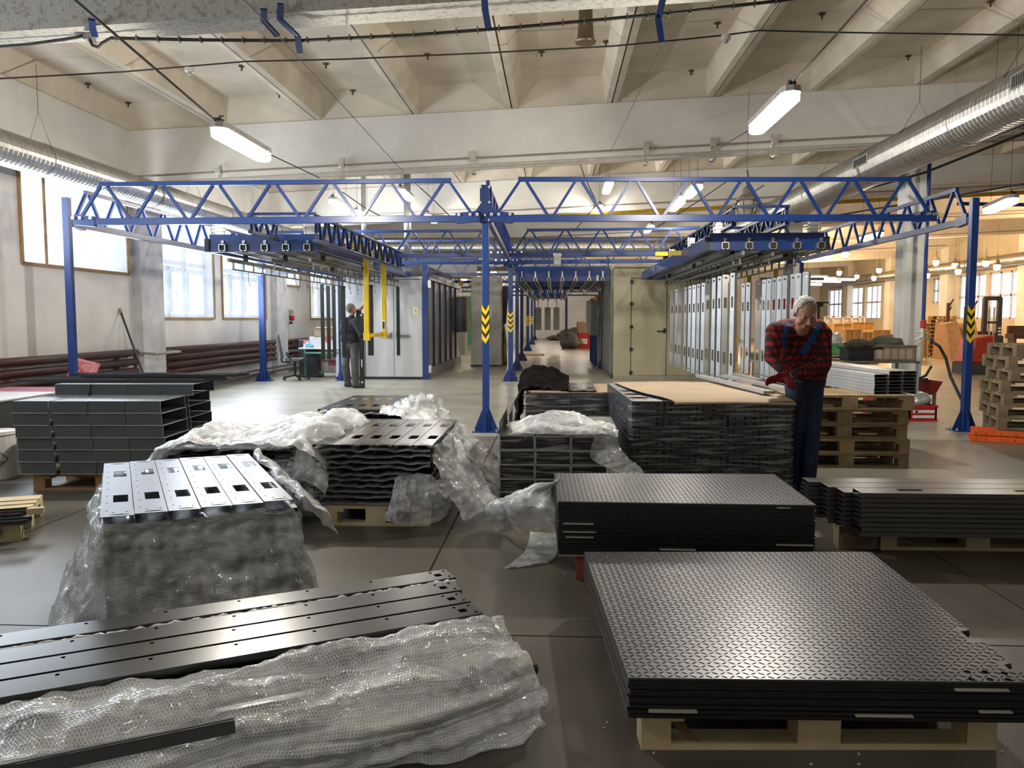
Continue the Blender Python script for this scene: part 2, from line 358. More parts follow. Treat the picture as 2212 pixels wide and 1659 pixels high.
for (x, y, w_) in ((-2.94, .6, 14), (2.0, .3, 14)):
    tube_lamp('tube lamp of the near row behind the camera, on its %s' % ('left' if x < 0 else 'right'), (x, y, 3.5), 1.27, R(90), w_, 'lamps behind the camera')
far = [((735, 440), 16.2, 'tube lamp beside the left bridge end, leftmost of the lamps behind the left truss'), ((783, 466), 17.5, 'tube lamp just right of the leftmost one behind the left truss'),
       ((876, 418), 17.0, 'tube lamp high behind the middle of the left truss'), ((931, 470), 20.5, 'small tube lamp low behind the right end of the left truss'),
       ((1313, 402), 17.0, 'tube lamp seen end on behind the left third of the right truss'), ((1293, 450), 21.0, 'small tube lamp below the one seen end on, behind the right truss'),
       ((1497, 410), 15.0, 'broad open tube lamp high behind the middle of the right truss'), ((1462, 440), 16.0, 'broad open tube lamp below its twin behind the middle of the right truss'),
       ((1402, 492), 22.0, 'tube lamp just under the right truss chord near the yellow pipe'), ((1428, 522), 27.0, 'distant tube lamp behind the second truss on the right'),
       ((2160, 440), 12.5, 'long tube lamp at the right edge of the photo beyond the right post'), ((1880, 508), 18.5, 'tube lamp hanging left of the white column, behind the right side truss'),
       ((680, 502), 22.0, 'tube lamp behind the left bridge end')]
for (p, Y, lb) in far:
    c = A(p[0], p[1], Y); pw = 42 if Y < 22 else 42
    if p[0] > 1450: pw = 38
    pw = 30 if p[0] > 1450 else pw
    tube_lamp(lb, c, 1.27, R(90) if p[0] not in (2160,) else R(78), pw, 'tube lamps behind the trusses', M_tubef)
# more of the same rows deeper in the hall
for k, (x, y) in enumerate(((-2.6, 31), (1.8, 31), (-4.5, 34), (-.5, 38), (3.5, 36), (-2.5, 45), (1.5, 45), (.2, 53), (-1, 59))):
    tube_lamp('small far tube lamp deep in the hall above the aisle, %s by distance' % ORD0[k], (x, y, 4.0), 1.27, R(90), 60, 'far aisle tube lamps', M_tubef)
for k, (px, py) in enumerate(((1737, 603), (1758, 597), (1779, 600), (1748, 612), (1790, 606), (1822, 602))):
    c = A(px, py, 40 + k * 1.5)
    tube_lamp('white tube lamp under the far ceiling of the right hall, %s from the left' % ORD0[k], c, 1.6, R(20), 0, 'tube lamps in the far right hall', M_tubef, 1.4)
# globe lamps in wire cages, warm
def globe():
    t = thing('globe_lamp', '', 'lamp')
    MB().lathe((0, 0, 0), [(.03, -.22), (.10, -.19), (.135, -.10), (.135, -.02), (.11, .02)], 12).build('glass_globe', M_bulb, t, smooth=True, local=True)
    MB().lathe((0, 0, 0), [(.17, .02), (.15, .06), (.09, .11), (.07, .2), (.03, .24)], 12).build('lamp_cap', mat('lamp_cap_grey', (.30, .26, .22), .6, .3), t, local=True)
    g = MB()
    for k in range(6):
        a = k * math.pi / 3; g.tube([(math.cos(a) * r, math.sin(a) * r, z) for r, z in ((.15, .02), (.16, -.1), (.11, -.22), (0, -.26))], .006, 4)
    g.build('wire_cage', M_cable, t, local=True)
    MB().tube([(0, 0, .24), (.03, 0, .34), (0, .02, .5)], .01, 5).tube([(0, .02, .5), (0, .02, 1.7)], .003, 4).build('hook', M_cable, t, local=True)
    return t
gl = [(1730, 567), (1785, 556), (1825, 549), (1813, 590), (1851, 598), (1888, 601), (1899, 584), (1990, 584), (2003, 595), (2022, 567), (2063, 573), (2070, 586), (2130, 568), (2154, 576)]
names = ['globe lamp nearest the right bridge, lowest left of the warm lamps', 'globe lamp second from the right bridge', 'highest warm globe lamp between the bridge and the white column', 'globe lamp left of the lower three before the white column', 'globe lamp low between two others left of the white column', 'lowest globe lamp left of the white column', 'globe lamp closest to the white column on its left', 'globe lamp just right of the white column, upper of two', 'globe lamp just right of the white column, lower of two', 'high globe lamp halfway between white column and right blue post', 'globe lamp left of the right blue post, upper of a touching pair', 'globe lamp left of the right blue post, lower of a touching pair', 'globe lamp right of the right blue post, larger and higher', 'rightmost warm globe lamp in the right hall']
g0 = globe(); first = True
for (p, n) in zip(gl, names):
    Y = 2.65 * 1750 / (690 - p[1]); loc = A(p[0], p[1] - 3, Y)
    while loc.x > 18.6: Y -= .5; loc = A(p[0], p[1] - 3, Y)
    o = g0 if first else copy_tree(g0); o.location = loc; o['label'] = 'warm glowing ' + n; o['group'] = 'warm globe lamps in the right hall'; first = False
for (x, y, pw) in ((10, 33, 420), (15, 36, 420), (9, 42, 380), (15, 48, 420), (16, 26, 260)):
    plight('warm_light', (x, y, 3.8), pw, (1, .62, .30), .3)
for n, (px, py, Y, lb) in enumerate(((1002, 597, 33, 'left of the three'), (1031, 603, 36, 'lower middle of the three'), (1066, 582, 30, 'large right one of the three'))):
    o = copy_tree(g0, loc=A(px, py, Y)); o['label'] = 'white glowing globe lamp above the aisle, ' + lb; o['group'] = 'aisle globe lamps'
o = copy_tree(g0, loc=A(1613, 436, 13.2)); o['label'] = 'unlit caged glass lamp hanging behind the right truss near the duct'; o['group'] = 'unlit lamp'
for c in o.children:
    if c.name.startswith('glass_globe'):
        c.data = c.data.copy(); c.data.materials.clear(); c.data.materials.append(mat('unlit_lamp_glass', (.62, .56, .46), .15, spec=.8))
# ducts
def duct(name, label, p, q, r, step, m, extra=True):
    p = Vector(p); q = Vector(q); L = (q - p).length; d = (q - p) / L
    t = thing(name, label, 'duct', p)
    pts = []; rs = []; k = 0; s = 0
    while s < L:
        pts += [p + d * s, p + d * (s + step * .78), p + d * (s + step * .84), p + d * (s + step * .94)]; rs += [r, r, r + .006, r + .006]; s += step
    MB().tube(pts, rs, 28).build('spiral_duct', m, t, smooth=False)
    s = 2.2
    while s < L:
        MB().tube([p + d * s, p + d * (s + .06)], r + .012, 28).build('duct_collar', M_rail if int(s) % 2 else m, t); s += 3.0
    return t
dL = duct('ventilation_duct', 'long galvanised spiral duct along the left wall in front of the windows', (-6.9, 2.5, 3.585), (-6.9, 27.5, 3.585), .215, .09, M_duct)
dR = duct('ventilation_duct', 'large galvanised spiral duct running overhead at the upper right with slotted grilles', (5.2, 2.5, 3.95), (5.2, 25.3, 3.95), .30, .09, M_duct)
for yy in (8.95, 13.6):
    g = MB(); 
    c = Vector((5.2, yy, 3.95)); n_ = Vector((-1, 0, -.12)).normalized(); up_ = Vector((0, 0, 1))
    g.cbox((5.2 - .297, yy, 3.99), .02, .62, .16)
    gr = g.build('grille_frame', M_galv, dR)
    s_ = MB()
    for k in range(14): s_.cbox((5.2 - .309, yy - .26 + .04 * k, 3.99), .008, .012, .12)
    s_.build('grille_slats', M_black, gr)
dT = duct('ventilation_duct', 'galvanised spiral duct crossing the hall from side to side behind the second truss', (-6.2, 25.8, 3.72), (5.0, 25.8, 3.72), .31, .12, M_duct)
duct('ventilation_duct', 'long warm lit spiral duct along the top of the far right windows', (19.3, 16, 3.98), (19.3, 60, 3.98), .25, .14, M_duct)
duct('ventilation_duct', 'second galvanised duct crossing just below and behind the first one', (-3.5, 27.3, 3.25), (4.4, 27.3, 3.25), .2, .12, M_duct)
m = MB(); m.prism([(-6.2, 26.6), (-3.3, 26.6), (-2.6, 26.9), (-2.6, 28.2), (-6.2, 28.2)], 2.85, 3.6)
solo('air_handling_box', m, M_booth, 'large pale sheet metal duct transition box above the left booth', 'duct box')
for x in (-5.6, -6.7): solo('flue_pipe', MB().tube([(x + 1.9, 20.3, 2.9), (x + 1.9, 20.3, 5.2)], .09 if x > -6 else .06, 14), M_duct, 'vertical galvanised pipe rising behind the left truss to the ceiling' if x > -6 else 'thin vertical pipe left of the galvanised riser', 'pipe', smooth=True)
# suspension wires of the ducts
for (x, ys_) in ((-6.9, (6.0, 10.7, 15.3)), (5.2, (9.5, 12.2, 15.8))):
    for yy in ys_:
        rr = .22 if x < 0 else .31; zz = 3.585 if x < 0 else 3.95
        solo('duct_hanger_wire', MB().tube([(x - rr * .8, yy, zz + rr * .55), (x, yy, zz + .62), (x + rr * .8, yy, zz + rr * .55)], .004, 4).tube([(x, yy, zz + .62), (x, yy, roof(x) + .05)], .004, 4), M_cable,
             'thin wire loop holding the %s duct, %s' % ('left wall' if x < 0 else 'large right', 'nearest' if yy < 10 else 'middle' if yy < 13 else 'farthest'), 'wire', 'duct hanger wires %s' % ('left' if x < 0 else 'right'))
# pipes along the second beam
def px_line(pts, Y): return [A(x, y, Y) for x, y in pts]
solo('conduit_pipe', MB().tube([(x, 14.05, bbot(x) + .07) for x in (-7.4, -2, 3, 8, 14, 19.5)], .018, 6), mat('old_pipe_grey', (.30, .27, .23), .7), 'thin grey pipe running along the face of the big white beam', 'pipe')
solo('conduit_pipe', MB().tube([(x, 14.0, bbot(x) - .07) for x in (-6.5, -2, 3, 8, 14, 19.5)], .028, 8), M_pipe, 'cream conduit pipe just under the big white beam, upper of two', 'pipe')
solo('conduit_pipe', MB().tube([(x, 13.93, bbot(x) - .14) for x in (-7.0, -2, 3, 8, 14)], .022, 8), M_pipe, 'cream conduit pipe under the big white beam, lower of two', 'pipe')
for k, px in enumerate((470, 737, 1022, 1395, 1540, 1672)):
    x = A(px, 370, 14).x; b = MB().box(x - .03, x + .03, 13.88, 14.14, bbot(x) - .2, bbot(x) - .17).box(x - .03, x + .03, 14.08, 14.14, bbot(x) - .2, bbot(x) + .2).box(x - .045, x + .045, 13.98, 14.1, bbot(x) + .03, bbot(x) + .11)
    solo('pipe_bracket', b, M_pipe, 'painted flat bracket holding the pipes to the big white beam, %s from the left' % ['first', 'second', 'third', 'fourth', 'fifth', 'sixth'][k], 'bracket', 'pipe brackets on the big beam')
solo('gas_pipe', MB().tube([(x, 20.9, bbot(x) - .12) for x in (-1.0, 3, 5.0, 12)], .05, 8), M_yell2, 'yellow gas pipe crossing the hall below the third beam', 'pipe')
for k, by in enumerate(beamsY[3:7]):
    solo('conduit_pipe', MB().tube([(x, by - .12, bbot(x) + .1) for x in (-7.3, -2, 3, 8, 14, 19.5)], .02, 6), mat('old_pipe_grey', ()), 'thin pipe along the face of the %s beam' % ['third', 'fourth', 'fifth', 'sixth'][k], 'pipe')
solo('air_pipe', MB().tube([(6.6, 13.9, 3.35), (12, 13.9, 3.22), (19, 13.9, 3.1)], .03, 8), M_blued, 'blue pipe running to the right from the white column', 'pipe')
solo('drop_pipe', MB().tube([(6.16, 13.98, bbot(6)), (6.16, 13.98, 1.42)], .032, 8), M_blue, 'blue vertical air pipe clamped to the white column', 'pipe')
vt = thing('air_valve', 'metal ball valve with branching couplings at the foot of the blue air pipe', 'valve', (6.16, 13.98, 1.42))
MB().lathe((0, 0, 0), [(.045, -.12), (.045, 0), (.035, .02)], 10).build('red_collar', M_red, vt, local=True)
MB().tube([(0, 0, -.12), (0, 0, -.3)], .03, 8).tube([(-.13, 0, -.32), (0, 0, -.24), (.12, 0, -.33)], .02, 8).tube([(-.1, 0, -.18), (.1, 0, -.2)], .012, 6).build('valve_body', M_zinc, vt, local=True)
solo('air_hose', MB().tube([(6.28, 13.96, 1.1), (6.42, 13.93, 1.0), (6.52, 13.9, .8), (6.56, 13.8, .5), (6.62, 13.5, .12), (6.5, 13.2, .05)], .025, 8), M_black, 'black air hose drooping from the valve on the white column', 'hose', smooth=True)
# cables across the near bay
cb = MB(); pts = [A(x, y, 7.3) for x, y in ((-40, 104), (60, 96), (140, 85), (190, 76))]
cb.tube(pts, .014, 6)
pts = [A(x, y, 7.3) for x, y in ((190, 78), (200, 98), (212, 102), (222, 92), (240, 82), (420, 86), (640, 88), (900, 75), (1100, 60), (1300, 42), (1480, 25), (1680, 2), (1800, -16), (2300, -80))]
cb.tube(pts, .015, 6)
tc_ = thing('overhead_cable', 'thick black cable with ties strung across the photo just below the nearest beam', 'cable', A(190, 78, 7.3))
cb.build('cable_run', M_cable, tc_)
ties = MB()
for i in range(32):
    px = 250 + i * 46; 
    xs2 = [240, 420, 640, 900, 1100, 1300, 1480, 1680]; ys2 = [82, 86, 88, 75, 60, 42, 25, 2]
    for a in range(7):
        if xs2[a] <= px <= xs2[a + 1]:
            t = (px - xs2[a]) / (xs2[a + 1] - xs2[a]); c = A(px, ys2[a] + t * (ys2[a + 1] - ys2[a]), 7.3); ties.cbox(c, .012, .045, .05); break
o = ties.build('cable_ties', M_rail, tc_); o['kind'] = 'stuff'
MB().box(-.02, .02, -.05, .1, -.04, .2).build('junction_clamp', M_rail, tc_, local=True)
solo('detector_cable', MB().tube([A(x, y, 10.6) for x, y in ((-30, 174), (0, 170), (270, 155), (530, 133), (740, 128), (1040, 115), (1320, 100), (1480, 85), (1565, 76), (1640, 66), (1800, 70), (2212, 76), (2300, 77))], .011, 5), M_cable, 'thin black cable with smoke detectors strung across the middle of the near ceiling bay', 'cable')
for k, (px, py) in enumerate(((409, 152), (1568, 82))):
    d = thing('smoke_detector', 'round white smoke detector on the thin cable, %s' % ['at upper left', 'near the upper right tube lamp'][k], 'detector', A(px, py, 10.6), 0, 'smoke detectors')
    MB().lathe((0, 0, 0), [(.06, .03), (.062, -.01), (.05, -.025)], 14).build('detector_base', M_booth, d, local=True)
    MB().lathe((0, 0, -.06), [(.028, 0), (.034, .02), (.034, .036)], 12).build('sensor_head', mat('detector_grey', (.3, .3, .3), .5), d, local=True)
wires = [(((150, -10), -2.95), ((468, 262), None), 'left near tube lamp'), ]
def wire_x(X, a, b, r, name, label, ya=None):
    solo(name, MB().tube([W(a[0], a[1], X), W(b[0], b[1], X)], r, 5), M_cable, label, 'cable')
wire_x(-2.94, (148, -12), (470, 264), .010, 'overhead_cable', 'thick black cable running up and back to the near left tube lamp')
wire_x(-2.94, (575, 330), (690, 384), .006, 'support_wire', 'thin steel wire continuing from the left tube lamp to the big beam')
wire_x(2.0, (1880, -8), (1706, 186), .008, 'overhead_cable', 'black cable coming down from the top edge to the near right tube lamp')
wire_x(2.0, (1640, 268), (1556, 318), .006, 'support_wire', 'thin steel wire continuing from the right tube lamp to the big beam')
solo('support_wire', MB().tube([A(515, -15, 4.8), A(740, 228, 10), A(872, 372, 14.0)], .005, 4), M_cable, 'long thin wire slanting from the top left to the big beam', 'wire')
solo('support_wire', MB().tube([A(1428, 100, 9), A(1318, 330, 14.0)], .004, 4), M_cable, 'thin wire slanting down from the blue hanger right of centre', 'wire')
for k, pts in enumerate((((1245, 330), (1262, 380), (1290, 440), (1240, 500)), ((1580, 385), (1500, 440), (1420, 490)), ((1650, 400), (1560, 460), (1490, 520)), ((890, 390), (935, 430), (985, 480)), ((740, 415), (790, 450), (850, 482)))):
    solo('lamp_cable', MB().tube([A(x, y, 16 + i * 1.5) for i, (x, y) in enumerate(pts)], .012, 5), M_cable, 'black lamp cable sagging behind the trusses, %s from the right side inwards' % ['third', 'second', 'first', 'fourth', 'fifth'][k], 'cable', 'lamp cables behind the trusses')
for k, pts in enumerate((((2212, 268), (1990, 355), (1500, 520)), ((2212, 288), (2000, 372), (1540, 505)), ((2212, 398), (1900, 450), (1600, 500)))):
    solo('duct_side_cable', MB().tube([W(pts[0][0], pts[0][1], 5.7 + .2 * k), W(pts[1][0], pts[1][1], 5.7 + .2 * k), W(pts[2][0], pts[2][1], 5.7 + .2 * k)], .03 if k == 0 else .02, 6), M_blued if k == 0 else M_cable,
         ['dark blue rail just under the large right duct', 'black cable following the large right duct', 'thin black cable lowest of those beside the large right duct'][k], 'cable')
# hanging straps, speaker stub, ceiling anchors
def strap(pts, Y, label, dark=True):
    P = [A(x, y, Y + i * .12) for i, (x, y) in enumerate(pts)]; m = MB()
    for a, b in zip(P, P[1:]): m.bar(a, b, .055, .02)
    solo('hanger_strap', m, M_blued if dark else M_pipe, label, 'bracket', 'steel hangers on the nearest beam')
strap([(606, 8), (605, 42), (643, 78), (648, 114)], 7.0, 'bent dark blue steel hanger on the nearest beam, left of centre')
strap([(570, 20), (570, 45), (600, 78)], 7.0, 'thin black bent hanger beside the left dark blue one')
strap([(1046, -12), (1048, 20), (1055, 60)], 7.0, 'dark blue steel hanger at the top centre')
strap([(1434, -12), (1422, 38), (1430, 90)], 7.0, 'dark blue steel hanger at the top right of centre')
strap([(198, 42), (200, 60), (205, 78)], 7.0, 'rusty bent bracket gripping the thick cable at the upper left')
c = A(1265, 66, 9.6)
sp = thing('horn_loudspeaker', 'dark bronze horn shaped fitting hanging from the ceiling near the top centre', 'fitting', c)
MB().lathe((0, 0, 0), [(.115, -.13), (.10, -.115), (.088, .02), (.08, .15), (.08, .6)], 18).build('horn_shell', mat('bronze_horn', (.10, .075, .05), .45, .5), sp, smooth=True, local=True)
MB().lathe((0, 0, 0), [(.118, -.14), (.124, -.12)], 18).build('horn_rim', mat('bronze_rim', (.22, .16, .10), .35, .7), sp, local=True)
an = thing('ceiling_anchor', 'small rusty anchor plate with stub rod stuck to the ceiling', 'anchor', (0, 0, 0), 0, 'ceiling anchors')
MB().lathe((0, 0, 0), [(.05, 0), (.045, -.008), (.015, -.012), (.012, -.07)], 8).build('anchor_disc', mat('rust', (.10, .055, .03), .8), an, local=True)
first = True
for (px, py) in ((190, 181), (277, 222), (522, 143), (603, 202), (704, 138), (762, 196), (963, 190), (924, 118), (1176, 178), (1170, 112), (1309, 90), (1293, 172), (1297, 190), (1493, 153), (1550, 50), (1776, 30), (1674, 146), (1962, 121), (2140, 3), (1632, 172)):
    z = 5.4; p = G(px, py, z)
    for _ in range(4): z = roof(p.x) + .35; p = G(px, py, z)
    o = an if first else copy_tree(an); o.location = p; first = False
    _l = 'rusty ceiling anchor disc, %s row, %s bay, %s' % ('near' if p.y < 9.5 else 'middle' if p.y < 11.8 else 'far', ['leftmost', 'second', 'third', 'fourth', 'fifth', 'sixth', 'seventh', 'eighth', 'ninth', 'last'][max(0, min(9, int((p.x + 7.56) / 1.7)))], 'nearer its left rib' if (p.x + 7.56) % 1.7 < .85 else 'nearer its right rib'); _a[_l] = _a.get(_l, 0) + 1; o['label'] = _l + ('' if _a[_l] == 1 else ', %s one there' % ORD0[_a[_l] - 1])
ORD0x = ORD0 + ['thirteenth', 'fourteenth', 'fifteenth']
# ================================================================ BLUE CONVEYOR STEELWORK
def post(x, y, h, label, s=.1, marks=False, base=.17, m=None, flare=True, group='blue conveyor posts', both=True):
    t = thing('steel_post', label, 'post', (x, y, 0), 0, group); m = m or M_blue
    MB().box(-s / 2, s / 2, -s / 2, s / 2, .012, h).build('post_tube', m, t, local=True, bevel=.004)
    MB().box(-base, base, -base * .8, base * .8, 0, .014).build('base_plate', m, t, local=True)
    if flare:
        for k in range(4):
            a = k * math.pi / 2; c, s_ = math.cos(a), math.sin(a)
            def tf(v, c=c, s_=s_): return Vector((v.x * c - v.z * s_, v.x * s_ + v.z * c, v.y))
            MB().prism([(s / 2, .012), (base - .01, .012), (base - .025, .05), (s / 2, .30)], -.004, .004, tf).build('gusset', m, t, local=True)
        for sx in (-1, 1):
            for sy in (-1, 1): MB().lathe((sx * (base - .03), sy * (base * .8 - .03), .014), [(.012, 0), (.012, .03)], 6).build('anchor_bolt', M_zinc, t, local=True)
    if marks:
        z0 = 1.25
        MB().box(-s / 2 - .003, s / 2 + .003, -s / 2 - .003, s / 2 + .003, z0, z0 + .36).build('hazard_tape', M_black, t, local=True)
        b = MB(); d = s / 2 + .005
        for zz in (0, .12, .24, .36):
            for sy in (-1,):
                b.add([(-d, -d, z0 + zz - .05), (-d, -d, z0 + zz + .03), (0, -d, z0 + zz - .01 - .04), (d, -d, z0 + zz + .03), (d, -d, z0 + zz - .05 + .02), (0, -d, z0 + zz - .11)], [(0, 1, 2, 5), (2, 3, 4, 5)])
        b.build('yellow_chevrons', M_yellow, t, local=True)
    return t
def truss(name, label, p, q, h=.48, panel=.70, ch=.055, cb=.085, m=None, top_in=.42, group='blue lattice trusses', end=True, start=None):
    p = Vector(p); q = Vector(q); d = (q - p); L = d.length; d.normalize(); m = m or M_blue
    t = thing(name, label, 'truss', p, 0, group)
    MB().bar(p, q, .06, cb).build('bottom_chord', m, t, bevel=.004)
    n = max(1, round((L - 2 * top_in) / panel)); a0 = p + d * top_in; pw = (L - 2 * top_in) / n; up = Vector((0, 0, h))
    MB().bar(p + d * (top_in - .06) + up, p + d * (L - top_in + .06) + up, .05, ch).build('top_chord', m, t, bevel=.003)
    z1 = Vector((0, 0, cb / 2)); z2 = up - Vector((0, 0, ch / 2))
    src = {}
    for k in range(n + 1):
        a = a0 + d * (pw * k)
        for s in (-1, 1):
            b = a + d * (s * (pw / 2 - .03)) if 0 < k < n or (k == 0 and s == 1) or (k == n and s == -1) else a + d * (s * min(pw / 2, top_in - .08))
            MB().bar(b + z1 * .6, a + d * (s * .045) + z2, .034, .04, up=(d.y, -d.x, 0)).build('web_member', m, t)
    if end:
        for e, s in ((p, 1), (q, -1)):
            g = MB(); dd = d * s
            g.bar(e + dd * .02 + Vector((0, 0, .03)), e + dd * .3 + Vector((0, 0, .0)), .075, .13)
            g.build('end_bracket', m, t)
            for bx in (.03, .12, .26):
                MB().cbox(e + dd * bx + Vector((-.0, -.055, .045)), .035, .03, .035).build('bolt', M_zinc, t)
    return t
YF = 10.27
PL = A(165, 484, YF + .08); PR = A(2075, 462, YF - .05); zb = 2.70
pc = G(1050, 932, 0); XC = pc.x
post(A(140, 480, YF).x, YF + .05, 3.02, 'tall blue steel post at the left end of the front truss', s=.085)
post(XC, pc.y, 3.14, 'nearest centre blue steel post with black and yellow hazard tape', s=.085, marks=True)
pr = G(2083, 930, 0)
post(pr.x, pr.y, 3.0, 'tall blue steel post at the right end of the front truss ', s=.09, marks=True)
zL = 2.705; zR = 2.76
truss('lattice_truss', 'front blue lattice truss, left half, between the left post and the centre post', (PL.x, YF + .02, zL), (XC - .06, YF + .02, 2.715), .475)
truss('lattice_truss', 'front blue lattice truss, right half, between the centre post and the right post', (XC + .06, YF + .02, 2.715), (PR.x, pr.y + .02, 2.755), .485)
# centre node plates on the nearest post
def node(x, y, label, s=1):
    t = thing('node_bracket', label, 'bracket', (x, y, 2.78), 0, 'bolted node brackets')
    def tf(v): return Vector((v.x, v.z, v.y))
    MB().prism([(-.05, .36), (.05, .36), (.06, .12), (.11, .05), (.16, .02), (.16, -.1), (-.16, -.1), (-.16, .02), (-.11, .05), (-.06, .12)], -.075, -.06, tf).build('bracket_plate', M_blued, t, local=True)
    MB().box(-.075, .075, .045, .06, -.1, .36).build('back_plate', M_blued, t, local=True)
    for bx, bz in ((-.055, .33), (.055, .33), (-.055, .14), (.055, .14), (-.14, -.02), (.0, -.02), (.14, -.02), (.055, -.08)):
        MB().lathe((bx, -.095, bz), [(.017, 0), (.017, .02)], 8, 'Y').build('bolt', M_zinc, t, local=True)
node(XC, pc.y - .0, 'bolted blue bracket on the top of the nearest centre post')
# side trusses
truss('lattice_truss', 'left side blue truss running back from the left post along the windows', (A(140, 480, YF).x, YF + .12, 2.70), (-6.35, 18.4, 2.72), .45)
truss('lattice_truss', 'right side blue truss running back from the right post', (pr.x, pr.y + .1, 2.73), (pr.x - .05, 18.4, 2.74), .45)
truss('lattice_truss', 'centre blue truss seen end on above the nearest post, running back along the aisle', (XC, pc.y + .1, 2.78), (-1.04, 18.5, 2.78), .48)
# second and third cross trusses
truss('lattice_truss', 'second blue cross truss, left half, behind the bridges', (-6.3, 16.6, 2.75), (-1.05, 16.6, 2.76), .49)
truss('lattice_truss', 'second blue cross truss, right half, behind the bridges', (-.95, 16.6, 2.76), (4.95, 16.6, 2.79), .49)
truss('lattice_truss', 'third blue cross truss, left half, on the second centre post', (-6.5, 18.6, 2.75), (-1.1, 18.6, 2.75), .49)
truss('lattice_truss', 'third blue cross truss, right half, on the second centre post', (-1.0, 18.6, 2.75), (4.95, 18.6, 2.77), .49)
for x0 in (-5.1, 1.0): 
    pass
# inner longitudinal trusses that carry the bridges
for (x, y0, y1, z_, h_, lb) in ((-3.2, 10.75, 16.8, 2.50, .33, 'low blue truss beside the left bridge, next to the yellow frames'), (-4.08, 10.75, 11.85, 2.62, .21, 'short blue truss in front of the left bridge'), (2.3, 10.75, 17.6, 2.68, .2, 'low blue truss lying on the right bridge, inner one'), (2.98, 10.75, 17.6, 2.68, .2, 'low blue truss lying on the right bridge, outer one')):
    truss('lattice_truss', lb, (x, y0, z_), (x, y1, z_), h_, .5, .035, .045, m=M_blued, end=False, top_in=.1)
for (xa, xb, lb) in ((-4.1, -3.18, 'left'), (2.28, 3.0, 'right')): solo('blue_crossbar', MB().bar((xa, 10.74, 2.85 if xa < 0 else 2.9), (xb, 10.74, 2.85 if xa < 0 else 2.9), .035, .035), M_blued, 'short blue crossbar joining the low trusses behind the front truss, %s side' % lb, 'bar')
# second row posts
p2 = G(1103, 823); post(p2.x, p2.y, 3.25, 'second centre blue post, bright blue, with hazard tape', s=.11, marks=True, base=.2)
node(p2.x, p2.y, 'bolted blue bracket on the top of the second centre post')
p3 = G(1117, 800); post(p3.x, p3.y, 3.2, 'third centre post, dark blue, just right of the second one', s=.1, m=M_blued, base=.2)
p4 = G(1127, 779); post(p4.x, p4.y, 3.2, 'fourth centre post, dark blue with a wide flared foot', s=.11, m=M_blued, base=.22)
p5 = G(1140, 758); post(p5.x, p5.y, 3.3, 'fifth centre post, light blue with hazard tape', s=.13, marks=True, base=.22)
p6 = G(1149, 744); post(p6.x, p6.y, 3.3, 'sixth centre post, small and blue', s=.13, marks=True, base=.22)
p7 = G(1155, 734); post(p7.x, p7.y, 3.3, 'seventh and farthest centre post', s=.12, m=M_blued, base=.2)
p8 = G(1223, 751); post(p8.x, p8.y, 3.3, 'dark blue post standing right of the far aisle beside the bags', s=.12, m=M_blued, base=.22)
p9 = G(570, 823); T9 = post(p9.x, p9.y, 3.2, 'blue post near the left windows beside the radiator', s=.13, base=.2)
p10 = G(739, 822); post(p10.x, p10.y, 3.0, 'blue post behind the worker at the left booth', s=.115, base=.14)
p11 = G(1303, 797); post(p11.x, p11.y, 3.0, 'dark blue post at the corner of the beige booth', s=.13, m=M_blued, base=.2)
p12 = W(1697, 700, 5.1); post(5.2, 18.5, 3.1, 'blue post behind the hanging profiles at the right', s=.12, m=M_blued, base=.2)
MB().bar(A(551, 590, 18.3), A(640, 590, 18.3), .035, .03).build('crossbar', M_blue, T9)
MB().cbox(A(567, 588, 18.46), .2, .16, .12).build('white_tape', mat('white_tape', (.72, .75, .8), .4), T9)
# far trusses over the aisle
for k, y in enumerate((23.5, 28.2, 33, 38, 44)):
    truss('lattice_truss', ['fourth', 'fifth', 'sixth', 'seventh', 'eighth'][k] + ' blue cross truss deep in the hall', (-5.9, y, 2.75), (4.9 if k else 1.2, y, 2.75), .48, .8, group='far blue trusses', end=False, m=M_blued if k else M_blue)
